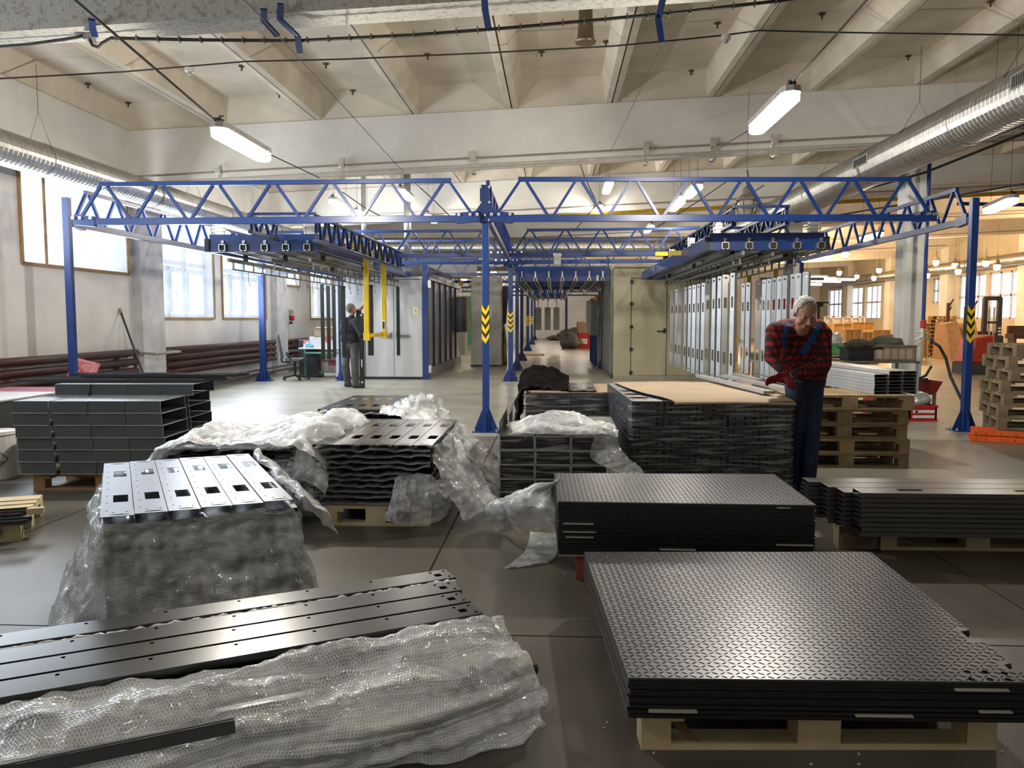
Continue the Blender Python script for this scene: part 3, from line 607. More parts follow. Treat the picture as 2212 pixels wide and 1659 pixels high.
# ---------------------------------------------------------------- bridges with slotted tubes
def bridge(label, x0, x1, y0, y1, z0, z1, nt, xs_t, side_r, grp, pre=''):
    t = thing('conveyor_bridge', label, 'conveyor', ((x0 + x1) / 2, y0, z0), 0, grp)
    MB().box(x0, x1, y0, y0 + .07, z0, z1).build('end_beam', M_blue, t, bevel=.004)
    MB().box(x0, x1, y1 - .08, y1, z0, z1).build('end_beam', M_blue, t, bevel=.004)
    for sx, xx in ((0, x0 - .06), (1, x1)):
        MB().box(xx, xx + .06, y0 - .02, y1, z0 - .0, z0 + (z1 - z0) * .75).build('side_beam', M_blue, t, bevel=.004)
        MB().box(xx - .003, xx + .063, y0 - .026, y0 - .02, z0, z0 + (z1 - z0) * .76).build('end_cap', M_black, t)
    k = y0 + 1.5
    while k < y1 - .5:
        MB().box(x0, x1, k, k + .08, z0 + .08, z1).build('cross_beam', M_blued, t); k += 1.75
    for x in xs_t:
        g = MB(); s = .05; w = .009; za = z0 + .012; ya = y0 - .05
        g.box(x - s, x - s + w, ya, y1, za, za + 2 * s).box(x + s - w, x + s, ya, y1, za, za + 2 * s).box(x - s, x + s, ya, y1, za + 2 * s - w, za + 2 * s)
        g.box(x - s, x - .012, ya, y1, za, za + w).box(x + .012, x + s, ya, y1, za, za + w)
        r = g.build('rail_tube', M_galv, t)
        MB().box(x - s + w, x + s - w, ya + .02, ya + .03, za + .002, za + 2 * s - w).build('tube_inside_shade', M_black, r)  # black sheet stands for the shade inside the open tube
        MB().box(x - s, x - s + w, ya - .004, ya, za, za + 2 * s).box(x + s - w, x + s, ya - .004, ya, za, za + 2 * s).box(x - s, x + s, ya - .004, ya, za + 2 * s - w, za + 2 * s).box(x - s, x - .014, ya - .004, ya, za, za + w).box(x + .014, x + s, ya - .004, ya, za, za + w).build('bright_end', M_zinc, r)
        MB().box(x - .006, x + .006, y0 - .03, y0 - .005, z0 + .11, z0 + .165).lathe((x, y0 - .03, z0 + .15), [(.022, 0), (.022, .02)], 8, 'Y').build('rail_clamp', M_zinc, r)
    for x in (x0 + .14, x1 - .14):
        for yy in (y0 + .05, y0 + 2.2, y0 + 4.4):
            q = MB().box(x - .1, x + .1, yy - .06, yy + .1, z1 + .05, z1 + .065).box(x - .1, x + .1, yy - .06, yy + .1, z1 + .1, z1 + .115).box(x - .06, x + .06, yy - .03, yy + .07, z1 + .0, z1 + .15)
            for dx in (-.08, .08): q.tube([(x + dx, yy - .03, z1), (x + dx, yy - .03, z1 + .16)], .01, 6)
            q.build('carriage', M_zinc, t)
    return t
bl = bridge('left blue travelling bridge of slotted rails in front of the grey booth', -5.16, -3.5, 11.95, 19.25, 2.45, 2.71, 5, [-4.95 + .32 * k for k in range(5)], True, 'travelling bridges')
br = bridge('right blue travelling bridge of slotted rails in front of the beige booth', 2.12, 3.68, 11.45, 19.7, 2.40, 2.64, 5, [2.33 + .325 * k for k in range(5)], False, 'travelling bridges')
# centre conveyor ends over the aisle
def cbridge(label, x0, x1, y0, y1, z0, z1, n):
    t = thing('conveyor_bridge', label, 'conveyor', ((x0 + x1) / 2, y0, z0), 0, 'aisle conveyor bridges')
    MB().box(x0, x1, y0, y0 + .08, z0, z1).build('end_beam', M_blue, t); k = y0 + .9
    while k < y1: MB().box(x0, x1, k, k + .09, z0 + .1, z1).build('cross_beam', M_blued, t); k += .95
    for i in range(n):
        x = x0 + .18 + (x1 - x0 - .36) * i / (n - 1)
        MB().box(x - .045, x - .02, y0 - .05, y1, z0 + .0, z0 + .09).box(x + .02, x + .045, y0 - .05, y1, z0, z0 + .09).box(x - .045, x + .045, y0 - .05, y1, z0 + .08, z0 + .09).build('rail_tube', M_alu, t)
        MB().box(x - .018, x + .018, y0 - .03, y0 - .005, z0 + .09, z0 + .24).build('rail_clamp', M_zinc, t)
    for x in (x0, x1 - .3 if n > 5 else x1): MB().box(x - .04, x + .02, y0 - .03, y1, z0, z0 + .14).build('side_beam', M_galv, t)
    return t
a = A(1112, 612, 20.3); b = A(1318, 576, 20.3)
cbridge('blue aisle conveyor bridge with seven rails above the centre aisle', a.x, b.x, 20.3, 29.5, 2.40, 2.76, 7)
a = A(1140, 640, 31.5); b = A(1225, 640, 31.5)
cbridge('second smaller aisle conveyor bridge with five rails deeper in the hall', a.x, b.x, 31.5, 41, 2.38, 2.75, 5)
# ladder-like traverses under the bridges
def traverse(label, x, y0, y1, z, grp):
    t = thing('hook_bar', label, 'hanger bar', (x, y0, z), 0, grp)
    MB().box(x - .02, x + .02, y0, y1, z - .055, z).build('upper_bar', M_rail, t); MB().box(x - .015, x + .015, y0 + .15, y1, z - .17, z - .15).build('lower_bar', M_rail, t)
    k = y0 + .18
    while k < y1: MB().box(x - .012, x + .012, k, k + .02, z - .15, z - .055).build('rung', M_rail, t); k += .42
    for yy in (y0 + .7, (y0 + y1) / 2, y1 - .7): MB().box(x - .03, x + .03, yy - .03, yy + .03, z, z + .1).build('roller', M_black, t)
    return t
for k, x in enumerate((-4.98, -4.33, -3.72)):
    traverse('%s dark hook bar under the left bridge' % ['outer left', 'middle', 'right hand'][k], x, 12.2 + .0 * k, 19.1, 2.38, 'hook bars under the left bridge')
for k, x in enumerate((2.55, 3.0, 3.42)):
    traverse('%s galvanised hook bar under the right bridge' % ['inner', 'middle', 'outer'][k], x, 11.3 + .2 * k, 19.2, 2.38, 'hook bars under the right bridge')
# wire hooks
hk = MB().tube([(0, 0, 0), (0, 0, -.14), (0, .03, -.2), (0, .07, -.22), (0, .1, -.19)], .0045, 4)
h0 = solo('wire_hook', hk, M_cable, 'thin wire hook hanging from a dark bar under the left bridge', 'hook', 'wire hooks under the left bridge')
pos = [(-4.98, y) for y in (13.0, 13.6, 14.3, 14.7, 15.5, 16.1, 16.5)] + [(-4.33, y) for y in (13.4, 14.0, 14.6, 15.2, 15.8, 16.4, 17.0, 17.6)] + [(-3.72, y) for y in (13.8, 14.5, 15.1, 15.8, 16.6, 17.2, 17.8)]
for i, (x, y) in enumerate(pos):
    o = h0 if i == 0 else inst(h0, (0, 0, 0)); o.location = (x, y, 2.215)
    o['label'] = 'wire hook on the %s bar of the left bridge, %s from the near end' % ('outer' if x < -4.9 else 'middle' if x < -4 else 'right hand', ORD0[(i if i < 7 else i - 7 if i < 15 else i - 15)])
# ---------------------------------------------------------------- hanging profiles
def profile_mb(w, d, h, holes=(), th=.004, ang=0):
    # C profile, broad face towards -y at y=0, from z=-h to 0, rectangular holes in the face
    m = MB(); cuts = sorted(holes); z = 0
    for (zc, hh, hw) in cuts:
        m.box(-w / 2, w / 2, 0, th, zc + hh / 2, z); m.box(-w / 2, -hw / 2, 0, th, zc - hh / 2, zc + hh / 2); m.box(hw / 2, w / 2, 0, th, zc - hh / 2, zc + hh / 2); z = zc - hh / 2
    m.box(-w / 2, w / 2, 0, th, -h, z)
    m.box(-w / 2, -w / 2 + th, 0, d, -h, 0).box(w / 2 - th, w / 2, 0, d, -h, 0)
    return m
holes = sorted([(-.05, .03, .04), (-.42, .16, .045), (-1.25, .18, .05), (-1.57, .02, .04)], reverse=True)
def pm(holes): 
    m = MB(); z = 0; w = .1; th = .004; h = 1.62; d = .045
    for (zc, hh, hw) in holes:
        m.box(-w / 2, w / 2, 0, th, zc + hh / 2, z); m.box(-w / 2, -hw / 2, 0, th, zc - hh / 2, zc + hh / 2); m.box(hw / 2, w / 2, 0, th, zc - hh / 2, zc + hh / 2); z = zc - hh / 2
    m.box(-w / 2, w / 2, 0, th, -h, z).box(-w / 2, -w / 2 + th, 0, d, -h, 0).box(w / 2 - th, w / 2, 0, d, -h, 0)
    return m
pf_me = pm(holes).mesh('hanging_profile', M_alu)
wire_me = MB().tube([(0, .02, -.04), (0, .02, .16)], .003, 4).mesh('wire', M_cable)
def hang(x, y, z, rz, label, grp, me=pf_me):
    t = thing('hanging_profile', label, 'metal profile', (x, y, z), rz, grp)
    o = bpy.data.objects.new('profile_body', me); COL.objects.link(o); o.parent = t
    o = bpy.data.objects.new('wire', wire_me); COL.objects.link(o); o.parent = t
    return t
rowA = [(1448, 0), (1457, 1), (1465, 0), (1476, 1), (1485, 1), (1494, 1), (1503, 1), (1513, 1), (1523, 0), (1535, 1), (1547, 1), (1560, 0), (1574, 1)]
for k, (px, ed) in enumerate(rowA):
    Y = 2.55 * 1750 / (px - 1200); 
    hang(2.55 + (0 if ed else .0), Y, 2.08 if px < 1520 else 2.12, R(-66 + (k % 3) * 4) if ed else R(-12), ('pale metal profile hanging broadside' if not ed else 'grey metal profile hanging edge on') + ' in the inner row, %s from the left' % ORD0x[k], 'inner row of hanging profiles %s' % ('broadside' if not ed else 'edge on'))
rowB = [(1597, 1), (1607, 1), (1629, 0), (1640, 1), (1650, 1), (1661, 1), (1672, 1), (1683, 1), (1700, 1), (1711, 1), (1726, 1)]
for k, (px, ed) in enumerate(rowB):
    Y = 3.42 * 1750 / (px - 1200)
    hang(3.42, Y, 2.1, R(-62 + (k % 3) * 5) if ed else R(-12), 'dull grey metal profile in the outer row behind the older worker, %s from the left' % ORD0x[k], 'outer row of hanging profiles' + ('' if ed else ' broadside'))
M_green = mat('dark_green_coat', (.010, .016, .010), .3, spec=.4)
gm = MB().box(-.05, .05, 0, .03, -1.6, 0).mesh('green_strip', M_green)
for k, (px, py0, py1) in enumerate(((695, 614, 777), (708, 617, 776), (720, 617, 772), (734, 618, 770), (741, 618, 772), (799, 615, 768), (859, 620, 768))):
    X = (-4.98, -4.98, -4.98, -4.98, -4.33, -3.72, -3.72)[k]; p = W(px, py0, X); Y = p.y; Y = min(Y, 19.0); p = A(px, py0, Y); q = A(px, py1, Y)
    lb = ['first from the left', 'second from the left', 'third from the left', 'fourth from the left, left of the blue post', 'fifth from the left, right of the blue post', 'beside the raised hand of the worker', 'alone in front of the booth door'][k]
    t = thing('hanging_strip', 'dark green strip under the left bridge, ' + lb, 'metal strip', p, 0, 'dark green hanging strips')
    w = .075 if k != 5 else .11
    m = MB().box(-w / 2, w / 2, 0, .004, -(p.z - q.z), 0).box(-w / 2, -w / 2 + .004, 0, .03, -(p.z - q.z), 0).box(w / 2 - .004, w / 2, 0, .03, -(p.z - q.z), 0); m.build('strip_body', M_green, t, local=True)
    MB().tube([(0, .0, -.02), (0, 0, .12)], .004, 4).build('wire', M_cable, t, local=True)
# yellow swinging frames
def yframe(label, px, ytop, ybot, Y, L, toward):
    a = A(px, ytop, Y); b = A(px, ybot, Y); t = thing('yellow_frame', label, 'frame', (a.x, Y, b.z), 0, 'yellow swing frames')
    h = a.z - b.z; w = .085
    MB().box(-w / 2, w / 2, -w / 2, w / 2, 0, h).build('upright', M_yellow, t, local=True, bevel=.008)
    MB().box(toward * L if toward < 0 else -w / 2, w / 2 if toward < 0 else toward * L, -w / 2, w / 2, h, h + .075).build('top_arm', M_yellow, t, local=True, bevel=.008)
    s = toward
    def tf(v): return Vector((v.x, v.z, v.y))
    MB().prism([(s * w / 2, h), (s * (w / 2 + .2), h), (s * (w / 2 + .16), h - .035), (s * (w / 2 + .03), h - .05), (s * w / 2, h - .2)], -.02, .02, tf).build('gusset', M_yellow, t, local=True)
    MB().box(-w / 2 - .012, w / 2 + .012, -w / 2 - .012, w / 2 + .012, -.02, .12).build('end_sleeve', M_yellow, t, local=True, bevel=.004)
    return t, b
f1, b1 = yframe('front yellow steel swing frame standing before the left booth', 790, 535, 733, 14.1, .45, -1)
f2, b2 = yframe('rear yellow steel swing frame with switch near its lower end', 828, 548, 728, 15.5, .4, -1)
MB().box(-.03, .03, -.055, -.043, .12, .33).build('switch_plate', M_zinc, f2, local=True)
MB().box(-.018, .018, -.07, -.055, .16, .3).build('switch_slot', M_dark, f2, local=True)
solo('yellow_roller_bar', MB().tube([b1 + Vector((.05, 0, .06)), b2 + Vector((-.02, -.02, .06))], .035, 12), M_yellow, 'round yellow bar joining the feet of the two yellow frames', 'bar', smooth=True)
sg = thing('notice_board', 'small white notice with grey lines on the front yellow frame', 'sign', A(798, 562, 14.04)); MB().box(-.02, .06, -.01, 0, -.16, .16).build('plate', mat('white_plate', (.7, .68, .6), .5), sg, local=True)
tx = MB()
for k in range(7): tx.box(-.012, .05, -.0115, -.01, .12 - .04 * k, .132 - .04 * k)
tx.build('text_lines', M_rail, sg, local=True)
for k, (px, py) in enumerate(((1472, 547), (1437, 549))):
    c = A(px, py, (13.6, 16.5)[k]); t = thing('yellow_bracket', 'yellow steel arm at the inner side of the right bridge, %s one' % ['upper', 'lower small'][k], 'bracket', c, 0, 'yellow arms on the right bridge')
    MB().box(-.2, .12, -.04, .04, -.04, .04).build('arm', M_yellow, t, local=True, bevel=.006); MB().box(.05, .2, -.05, .05, -.05, .05).build('clamp', M_black, t, local=True)
for k, (px, y0_, y1_) in enumerate(((1615, 596, 742), (1673, 580, 720))):
    a = A(px, y0_, 15.2); b = A(px, y1_, 15.2); t = thing('yellow_frame', 'yellow upright behind the hanging profiles, %s' % ['left of two', 'right of two'][k], 'frame', b, 0, 'yellow uprights behind profiles')
    MB().box(-.035, .035, -.03, .03, 0, a.z - b.z).build('upright', mat('dull_yellow', (.45, .38, .02), .5), t, local=True); MB().box(-.05, .05, -.045, .045, -.02, .1).build('end_sleeve', M_yellow, t, local=True)
for k, (y_) in enumerate((2, 1)):
    z = (1.05, .42)[k]; solo('yellow_rail', MB().box(2.95, 3.6, 15.2, 15.26, z, z + .05), M_yellow, 'yellow cross rail behind the hanging profiles, %s' % ['upper', 'lower'][k], 'bar')
sb = thing('steel_stand', 'dark steel bar stand with white end cap behind the older worker', 'stand', (4.35, 14.6, 0))
MB().box(-.06, .0, 0, .06, 0, 2.45).build('leg', M_blued, sb, local=True); MB().bar((-.75, 0, 2.16), (.35, 0, 2.16), .05, .05).build('top_bar', M_rail, sb, local=True); MB().box(-.35, -.22, -.06, .02, 2.14, 2.42).build('white_cap', M_booth, sb, local=True)
MB().box(-.5, -.1, .03, .05, 1.45, 1.9).build('red_sign', M_red, sb, local=True)

jb = thing('white_plate', 'small pale square plate hanging on the second cross truss right of the centre post', 'plate', A(1204, 560, 16.5))
MB().box(-.07, .07, -.02, .02, -.10, .06).build('plate_face', M_booth, jb, local=True); MB().box(-.085, .085, .0, .03, .06, .12).build('plate_hanger', M_galv, jb, local=True)
# ================================================================ BOOTHS AND THE BACKGROUND
# left grey booth
bt = thing('spray_booth', 'pale grey panelled booth with double doors and dark blue ribs, behind the worker in black', 'booth', (-4.0, 19.4, 0))
x0, x1, ya, yb_, h = -5.35, -3.07, 19.45, 26.4, 2.42
MB().box(x0, x1 - .12, ya + .06, ya + .12, 0.02, h).box(x0, x0 + .06, ya + .1, yb_, 0.02, h).box(x0, x1, ya, yb_, h, h + .06).build('booth_shell', M_booth, bt)
for k, (a, b) in enumerate(((-5.33, -4.38), (-4.36, -3.92 + .0), (-3.90, -3.21))):
    a, b = ((-5.33, -4.62), (-4.60, -3.905), (-3.895, -3.21))[k]
    d = MB().box(a, b, ya, ya + .055, .06, 2.4).build('door_leaf' if k else 'front_panel', M_booth, bt, bevel=.004)
    if k:
        hx = b - .08 if k == 1 else a + .08
        MB().box(hx - (.28 if k == 1 else 0), hx + (0 if k == 1 else .28), ya - .05, ya - .02, 1.03, 1.08).box(hx - .03, hx + .03, ya - .04, ya, 1.0, 1.13).build('door_handle', M_rail, d)
MB().box(x0, x1 - .12, ya + .0, ya + .1, 0, .05).build('threshold', M_black, bt)
MB().box(x1 - .13, x1, ya - .02, ya + .12, 0, 2.75).build('corner_post', M_blue, bt, bevel=.004)
for z in (.25, 2.3): MB().box(x1 - .02, x1 + .07, ya + .02, ya + .05, z - .09, z + .09).lathe((x1 + .04, ya - .01, z), [(.03, 0), (.03, .05)], 8, 'Y').build('hinge_bracket', M_zinc, bt)
MB().box(x1 - .12, x1 - .02, ya + .1, yb_, 0, .26).build('plinth', mat('booth_base_grey', (.22, .23, .24), .5, .3), bt)
MB().box(x1 - .13, x1 - .03, ya + .1, yb_, 2.42, 2.6).build('top_rail', M_blue, bt)
n = 6; w = (yb_ - ya - .15) / n
for k in range(n):
    yy = ya + .12 + w * k
    MB().box(x1 - .1, x1 - .06, yy + .04, yy + w - .04, .26, 2.42).build('side_panel', mat('side_panel_steel', (.36, .37, .36), .28, .6, scale=2), bt)
    MB().box(x1 - .12, x1 - .02, yy - .04, yy + .04, .26, 2.42).build('blue_rib', M_blued, bt)
MB().box(x0 + .3, x1 - .3, ya + .2, yb_, 2.48, 2.85).build('roof_box', mat('dark_roof_unit', (.05, .06, .08), .5), bt)
sg = thing('warning_sign', 'small white sign with a yellow warning triangle on the booth door', 'sign', (A(898, 672, ya - .01).x, ya - .004, A(898, 672, ya).z))
MB().box(-.058, .058, -.004, 0, -.075, .075).build('sign_plate', mat('sign_white', (.75, .75, .72), .4), sg, local=True)
def tfy(v): return Vector((v.x, v.z, v.y))
MB().prism([(-.045, -.02), (.045, -.02), (0, .06)], -.008, -.004, tfy).box(-.045, .045, -.008, -.004, -.06, -.035).build('warning_triangle', mat('warning_orange', (.80, .36, .02), .5), sg, local=True)
MB().prism([(-.006, .0), (.006, .0), (.006, .035), (-.006, .035)], -.010, -.008, tfy).box(-.005, .005, -.01, -.008, -.013, -.004).build('exclamation_mark', M_black, sg, local=True)
cbx = thing('control_cabinet', 'dark grey control cabinet on the end of the grey booth, with an orange beacon above', 'cabinet', (-2.9, 25.2, 1.0))
MB().box(-.2, .12, 0, .9, .05, 1.15).build('cabinet_body', mat('cabinet_dark', (.09, .10, .10), .45), cbx, local=True, bevel=.01)
MB().box(-.02, .125, -.02, -.0, .1, 1.1).build('cabinet_door', M_dark, cbx, local=True)
MB().lathe((-.05, .1, 1.5), [(.07, 0), (.07, .12), (.03, .17)], 10).build('beacon', mat('beacon_orange', (.9, .35, .02), .3), cbx, local=True)
MB().tube([(-.05, .1, 1.15), (-.05, .1, 1.5)], .02, 6).build('beacon_stem', M_zinc, cbx, local=True)
# right beige booth
bb = thing('drying_oven', 'large beige booth with double doors and black hinges, left of the hanging profiles', 'booth', (2.6, 20.0, 0))
x0, x1, ya, yb_ = 1.42, 4.15, 20.0, 26.5
MB().box(x0, x1, ya + .07, ya + .13, .03, 2.75).box(x0, x1, ya, yb_, 2.72, 2.8).box(x1 - .08, x1, ya, yb_, .03, 2.75).build('booth_shell', M_beige, bb)
MB().box(x0, x0 + .42, ya, ya + .08, .03, 2.5).build('front_panel', M_beige, bb, bevel=.006)
MB().box(x0 + .08, x1 - .2, ya + .02, ya + .08, 2.46, 2.68).build('head_panel', M_beige, bb, bevel=.006)
for k, (a, b) in enumerate(((x0 + .44, x0 + 1.28), (x0 + 1.30, x0 + 2.14), (x0 + 2.16, x1))):
    d = MB().box(a, b, ya - .005, ya + .06, .08, 2.42).build('door_leaf', M_beige, bb, bevel=.004)
    if k == 0:
        for z in (.15, .72, 1.27, 1.83, 2.36): MB().box(a - .045, a + .03, ya - .03, ya - .004, z - .04, z + .04).build('hinge', M_black, d)
        MB().box(b - .23, b - .02, ya - .05, ya - .025, 1.15, 1.18).box(b - .07, b - .02, ya - .05, ya, 1.12, 1.24).build('door_handle', M_dark, d)
MB().box(x0, x1, ya - .004, ya + .05, 0, .075).build('threshold', mat('beige_sill', (.38, .34, .24), .5), bb)
for k in range(9):
    yy = ya + .15 + k * .7
    MB().box(x0 - .04, x0 + .02, yy + .03, yy + .67, .1, 2.7).build('side_panel', mat('dull_green_panel', (.30, .30, .24), .35, .4), bb, bevel=.01)
    MB().box(x0 - .06, x0 - .03, yy - .02, yy + .04, .05, 2.7).build('panel_rib', mat('rib_grey', (.16, .17, .16), .4, .4), bb)
MB().box(x0 - .05, x0 + .02, ya + .1, yb_, 0, .1).build('plinth', M_dark, bb)
for k, (y_, hh, dz) in enumerate(((25.2, 1.15, .95), (26.7, 1.1, .98), (28.2, 1.1, 1.0))):
    c = thing('electrical_cabinet', 'flat grey electrical cabinet mounted on the right side of the aisle, %s' % ['nearest', 'middle', 'farthest'][k], 'cabinet', (1.2, y_, dz), 0, 'aisle cabinets')
    MB().box(-.1, .16, 0, 1.2, 0, hh).build('cabinet_body', mat('cabinet_grey', (.30, .33, .35), .4), c, local=True, bevel=.01)
    MB().box(-.115, -.1, .04, 1.16, .04, hh - .04).build('cabinet_door', mat('cabinet_grey', ()), c, local=True)
    MB().box(-.01, .1, -.03, 0, -dz, 0).build('support_leg', M_blue, c, local=True)
fan = thing('fan_unit', 'small silver fan unit above the grey electrical cabinets', 'fan', (1.22, 24.3, 2.3))
MB().box(-.1, .2, 0, .6, 0, .4).build('fan_box', M_booth, fan, local=True); MB().lathe((.05, -.03, .2), [(.1, 0), (.14, .02), (.14, .03)], 12, 'Y').build('fan_ring', M_zinc, fan, local=True)
MB().lathe((1.2 - 1.22, -.4, -.3), [(.07, 0), (.07, .12), (.03, .17)], 10).build('beacon', mat('beacon_orange', ()), fan, local=True)
solo('white_screen', MB().box(1.55, 1.95, 29.9, 30.0, 0, 2.0), M_booth, 'tall whitish panel standing behind the blue legs of the cabinets', 'panel')
# objects deep in the aisle
def bag(name, label, c, rx, ry, rz, m, cat='bag', seed=0, group=None):
    bm = bmesh.new(); bmesh.ops.create_icosphere(bm, subdivisions=3, radius=1)
    for v in bm.verts:
        n_ = noise.noise(v.co * 1.7 + Vector((seed, 0, 0))) * .35 + noise.noise(v.co * 5 + Vector((0, seed, 0))) * .12
        v.co *= 1 + n_; v.co.z = max(v.co.z, -.62); v.co = Vector((v.co.x * rx, v.co.y * ry, (v.co.z + .62) * rz / 1.62))
    me = bpy.data.meshes.new(name); bm.to_mesh(me); bm.free(); me.materials.append(m)
    for p in me.polygons: p.use_smooth = True
    o = bpy.data.objects.new(name, me); COL.objects.link(o); o.location = c; return tag(o, label, cat, group)
def carton(name, label, c, sx, sy, sz, rz, m=None, flaps=False, group=None, tape=True):
    t = thing(name, label, 'box', c, rz, group); m = m or M_card
    if flaps:
        w = .012; MB().box(-sx / 2, sx / 2, -sy / 2, -sy / 2 + w, 0, sz).box(-sx / 2, sx / 2, sy / 2 - w, sy / 2, 0, sz).box(-sx / 2, -sx / 2 + w, -sy / 2, sy / 2, 0, sz).box(sx / 2 - w, sx / 2, -sy / 2, sy / 2, 0, sz).box(-sx / 2, sx / 2, -sy / 2, sy / 2, 0, .01).build('box_body', m, t, local=True)
        MB().bar((0, -sy / 2 - .03, sz + .03), (0, -sy / 2, sz), sx, .01).bar((0, sy / 2 + .06, sz + .05), (0, sy / 2, sz), sx, .01).bar((-sx / 2 - .07, 0, sz - .02), (-sx / 2, 0, sz), sy, .01).build('flap', m, t, local=True)
    else:
        MB().box(-sx / 2, sx / 2, -sy / 2, sy / 2, 0, sz).build('box_body', m, t, local=True, bevel=.006)
        if tape: MB().box(-.03, .03, -sy / 2 - .001, sy / 2 + .001, sz * .75, sz + .002).build('tape', mat('parcel_tape', (.36, .28, .18), .3), t, local=True)
    return t
p = Vector((.78, 40.3, 0)); bag('rubbish_bag', 'dark grey stuffed bag on the floor right of the far aisle post', p, .5, .5, .85, mat('bag_grey', (.06, .06, .06), .5), seed=2)
p = Vector((1.45, 40.5, 0)); rc = carton('red_crate', 'bright red crate with white marks standing deep in the aisle', p, .62, .6, .78, 0, M_red, tape=False)
MB().box(-.2, .12, -.31, -.3, .25, .5).build('white_mark', mat('sign_white', ()), rc, local=True)
carton('carton', 'brown carton stacked on the red crate deep in the aisle', (p.x - .05, p.y + .1, .78), .62, .6, .55, .1)
for k, (px, py, w_) in enumerate(((1206, 729, .8), (1224, 727, .8), (1240, 726, .9))):
    p = A(px, py, 57); p.z = 0; bag('debris_pile', 'low heap of dark scrap at the far end of the aisle, %s' % ['left', 'middle', 'right'][k], p, w_, .8, .35 + .25 * k, mat('scrap_dark', (.09, .08, .07), .8), 'heap', seed=k + 5)
solo('floor_plank', MB().box(-1.25, -.45, 32.6, 32.9, .01, .08), M_wood, 'short pale plank lying on the aisle floor by the fifth post', 'plank')
for k, px in enumerate((1163, 1183, 1202)):
    a = A(px, 664, 38); b = A(px, 713, 38); solo('hanging_strip', MB().box(a.x - .14, a.x + .14, 38, 38.04, b.z, a.z).tube([(a.x, 38, a.z), (a.x, 38, 2.4)], .02, 4), mat('grey_strip', (.15, .16, .15), .4, .4), 'grey strip hanging at the far end of the aisle, %s of three' % ['left', 'middle', 'right'][k], 'metal strip', 'far hanging strips')
p = G(1053, 792); c = thing('beige_cabinet', 'tall beige cabinet with white notice standing left of the aisle, behind the nearest post', 'cabinet', (p.x, p.y, 0))
MB().box(-.5, .42, 0, .7, .05, 2.75).build('cabinet_body', mat('cabinet_beige', (.46, .46, .43), .5), c, local=True, bevel=.01); MB().box(-.05, .14, -.012, 0, 1.5, 1.78).build('notice', mat('sign_white', ()), c, local=True)
MB().box(-.52, .44, .0, .72, 0, .05).build('plinth', M_dark, c, local=True)
p = G(1078, 790); bag('dark_sack', 'tall dark wrapped bundle leaning beside the beige cabinet', (p.x, p.y + .2, 0), .24, .3, 1.35, mat('sack_dark', (.07, .08, .06), .5), 'sack', 3)
solo('hung_coat', MB().bar((p.x - .02, p.y + .5, 1.3), (p.x + .08, p.y + .5, 2.5), .42, .1), mat('sack_dark', ()), 'dark cloth hanging high beside the beige cabinet', 'cloth', bevel=.04)
p = G(1008, 745); c = thing('green_booth_panel', 'sea green painted panel box standing at the end of the grey booth', 'panel', (p.x, p.y, 0))
gm_ = mat('sea_green', (.10, .38, .26), .5); MB().box(-.45, .35, 0, .3, 0, 3.0).build('panel', gm_, c, local=True, bevel=.01)
MB().box(.45, .75, .3, .6, .3, 2.6).build('side_column', gm_, c, local=True); MB().tube([(-.2, -.05, 2.6), (.3, -.08, 2.4), (.5, -.1, 1.6)], .03, 6).build('green_hose', gm_, c, local=True)
solo('grey_machine', MB().box(-4.4, -3.7, 33, 34, 0, 1.3), mat('machine_grey', (.25, .27, .27), .5), 'small grey machine behind the sea green panel', 'machine')
# ------------------------------------------------ office corner by the left booth
oc = thing('office_chair', 'grey swivel office chair with armrests on a five star base, beside the table', 'chair', (G(650, 818).x, 19.1, 0), R(-70))
seat = MB(); seat.prism([(-.24, -.22), (.24, -.22), (.26, 0), (.22, .24), (-.22, .24), (-.26, 0)], .44, .53)
seat.build('seat', mat('chair_fabric', (.09, .09, .10), .9, scale=40, var=.3), oc, local=True, bevel=.03)
bk = MB(); 
pts = [(-.2, .52), (.2, .52), (.24, .8), (.2, 1.05), (.12, 1.12), (-.12, 1.12), (-.2, 1.05), (-.24, .8)]
bk.prism(pts, -.32, -.25, lambda v: Vector((v.x, v.z - (v.y - .5) * .18, v.y)))
bk.build('backrest', mat('chair_fabric', ()), oc, local=True, bevel=.03)
MB().tube([(0, -.1, .42), (0, -.3, .44), (0, -.33, .7)], .022, 8).build('back_bracket', M_black, oc, local=True)
MB().tube([(0, 0, .1), (0, 0, .44)], .03, 10).build('gas_column', M_black, oc, local=True)
for k in range(5):
    a = k * 2 * math.pi / 5 + .3; e = Vector((math.cos(a) * .31, math.sin(a) * .31, .07))
    l = MB().bar((0, 0, .12), e, .05, .03).build('base_leg', M_black, oc, local=True)
    MB().lathe(e + Vector((-.02, 0, -.035)), [(.035, 0), (.035, .04)], 10, 'X').build('castor', M_black, oc, local=True)
for s in (-1, 1):
    MB().tube([(s * .22, .1, .46), (s * .3, .2, .52), (s * .31, .24, .62), (s * .3, .1, .70), (s * .3, -.1, .70), (s * .29, -.2, .62), (s * .24, -.1, .5)], .02, 7).build('armrest', M_black, oc, local=True)
tb = thing('work_table', 'small white topped table with green legs piled with boxes in the left corner', 'table', (G(715, 818).x, 19.4, 0))
MB().box(-.75, .42, 0, .6, .73, .76).build('table_top', mat('table_white', (.62, .62, .60), .5), tb, local=True, bevel=.004)
mg = mat('leg_green', (.10, .25, .17), .5)
for sx, sy in ((-.6, .05), (.33, .05), (-.6, .55), (.33, .55)): MB().box(sx - .018, sx + .018, sy - .018, sy + .018, 0, .73).build('leg', mg, tb, local=True)
MB().box(-.6, .33, .03, .06, .62, .66).box(-.6, .33, .53, .56, .12, .15).build('stretcher', mg, tb, local=True)
bx = G(715, 818).x
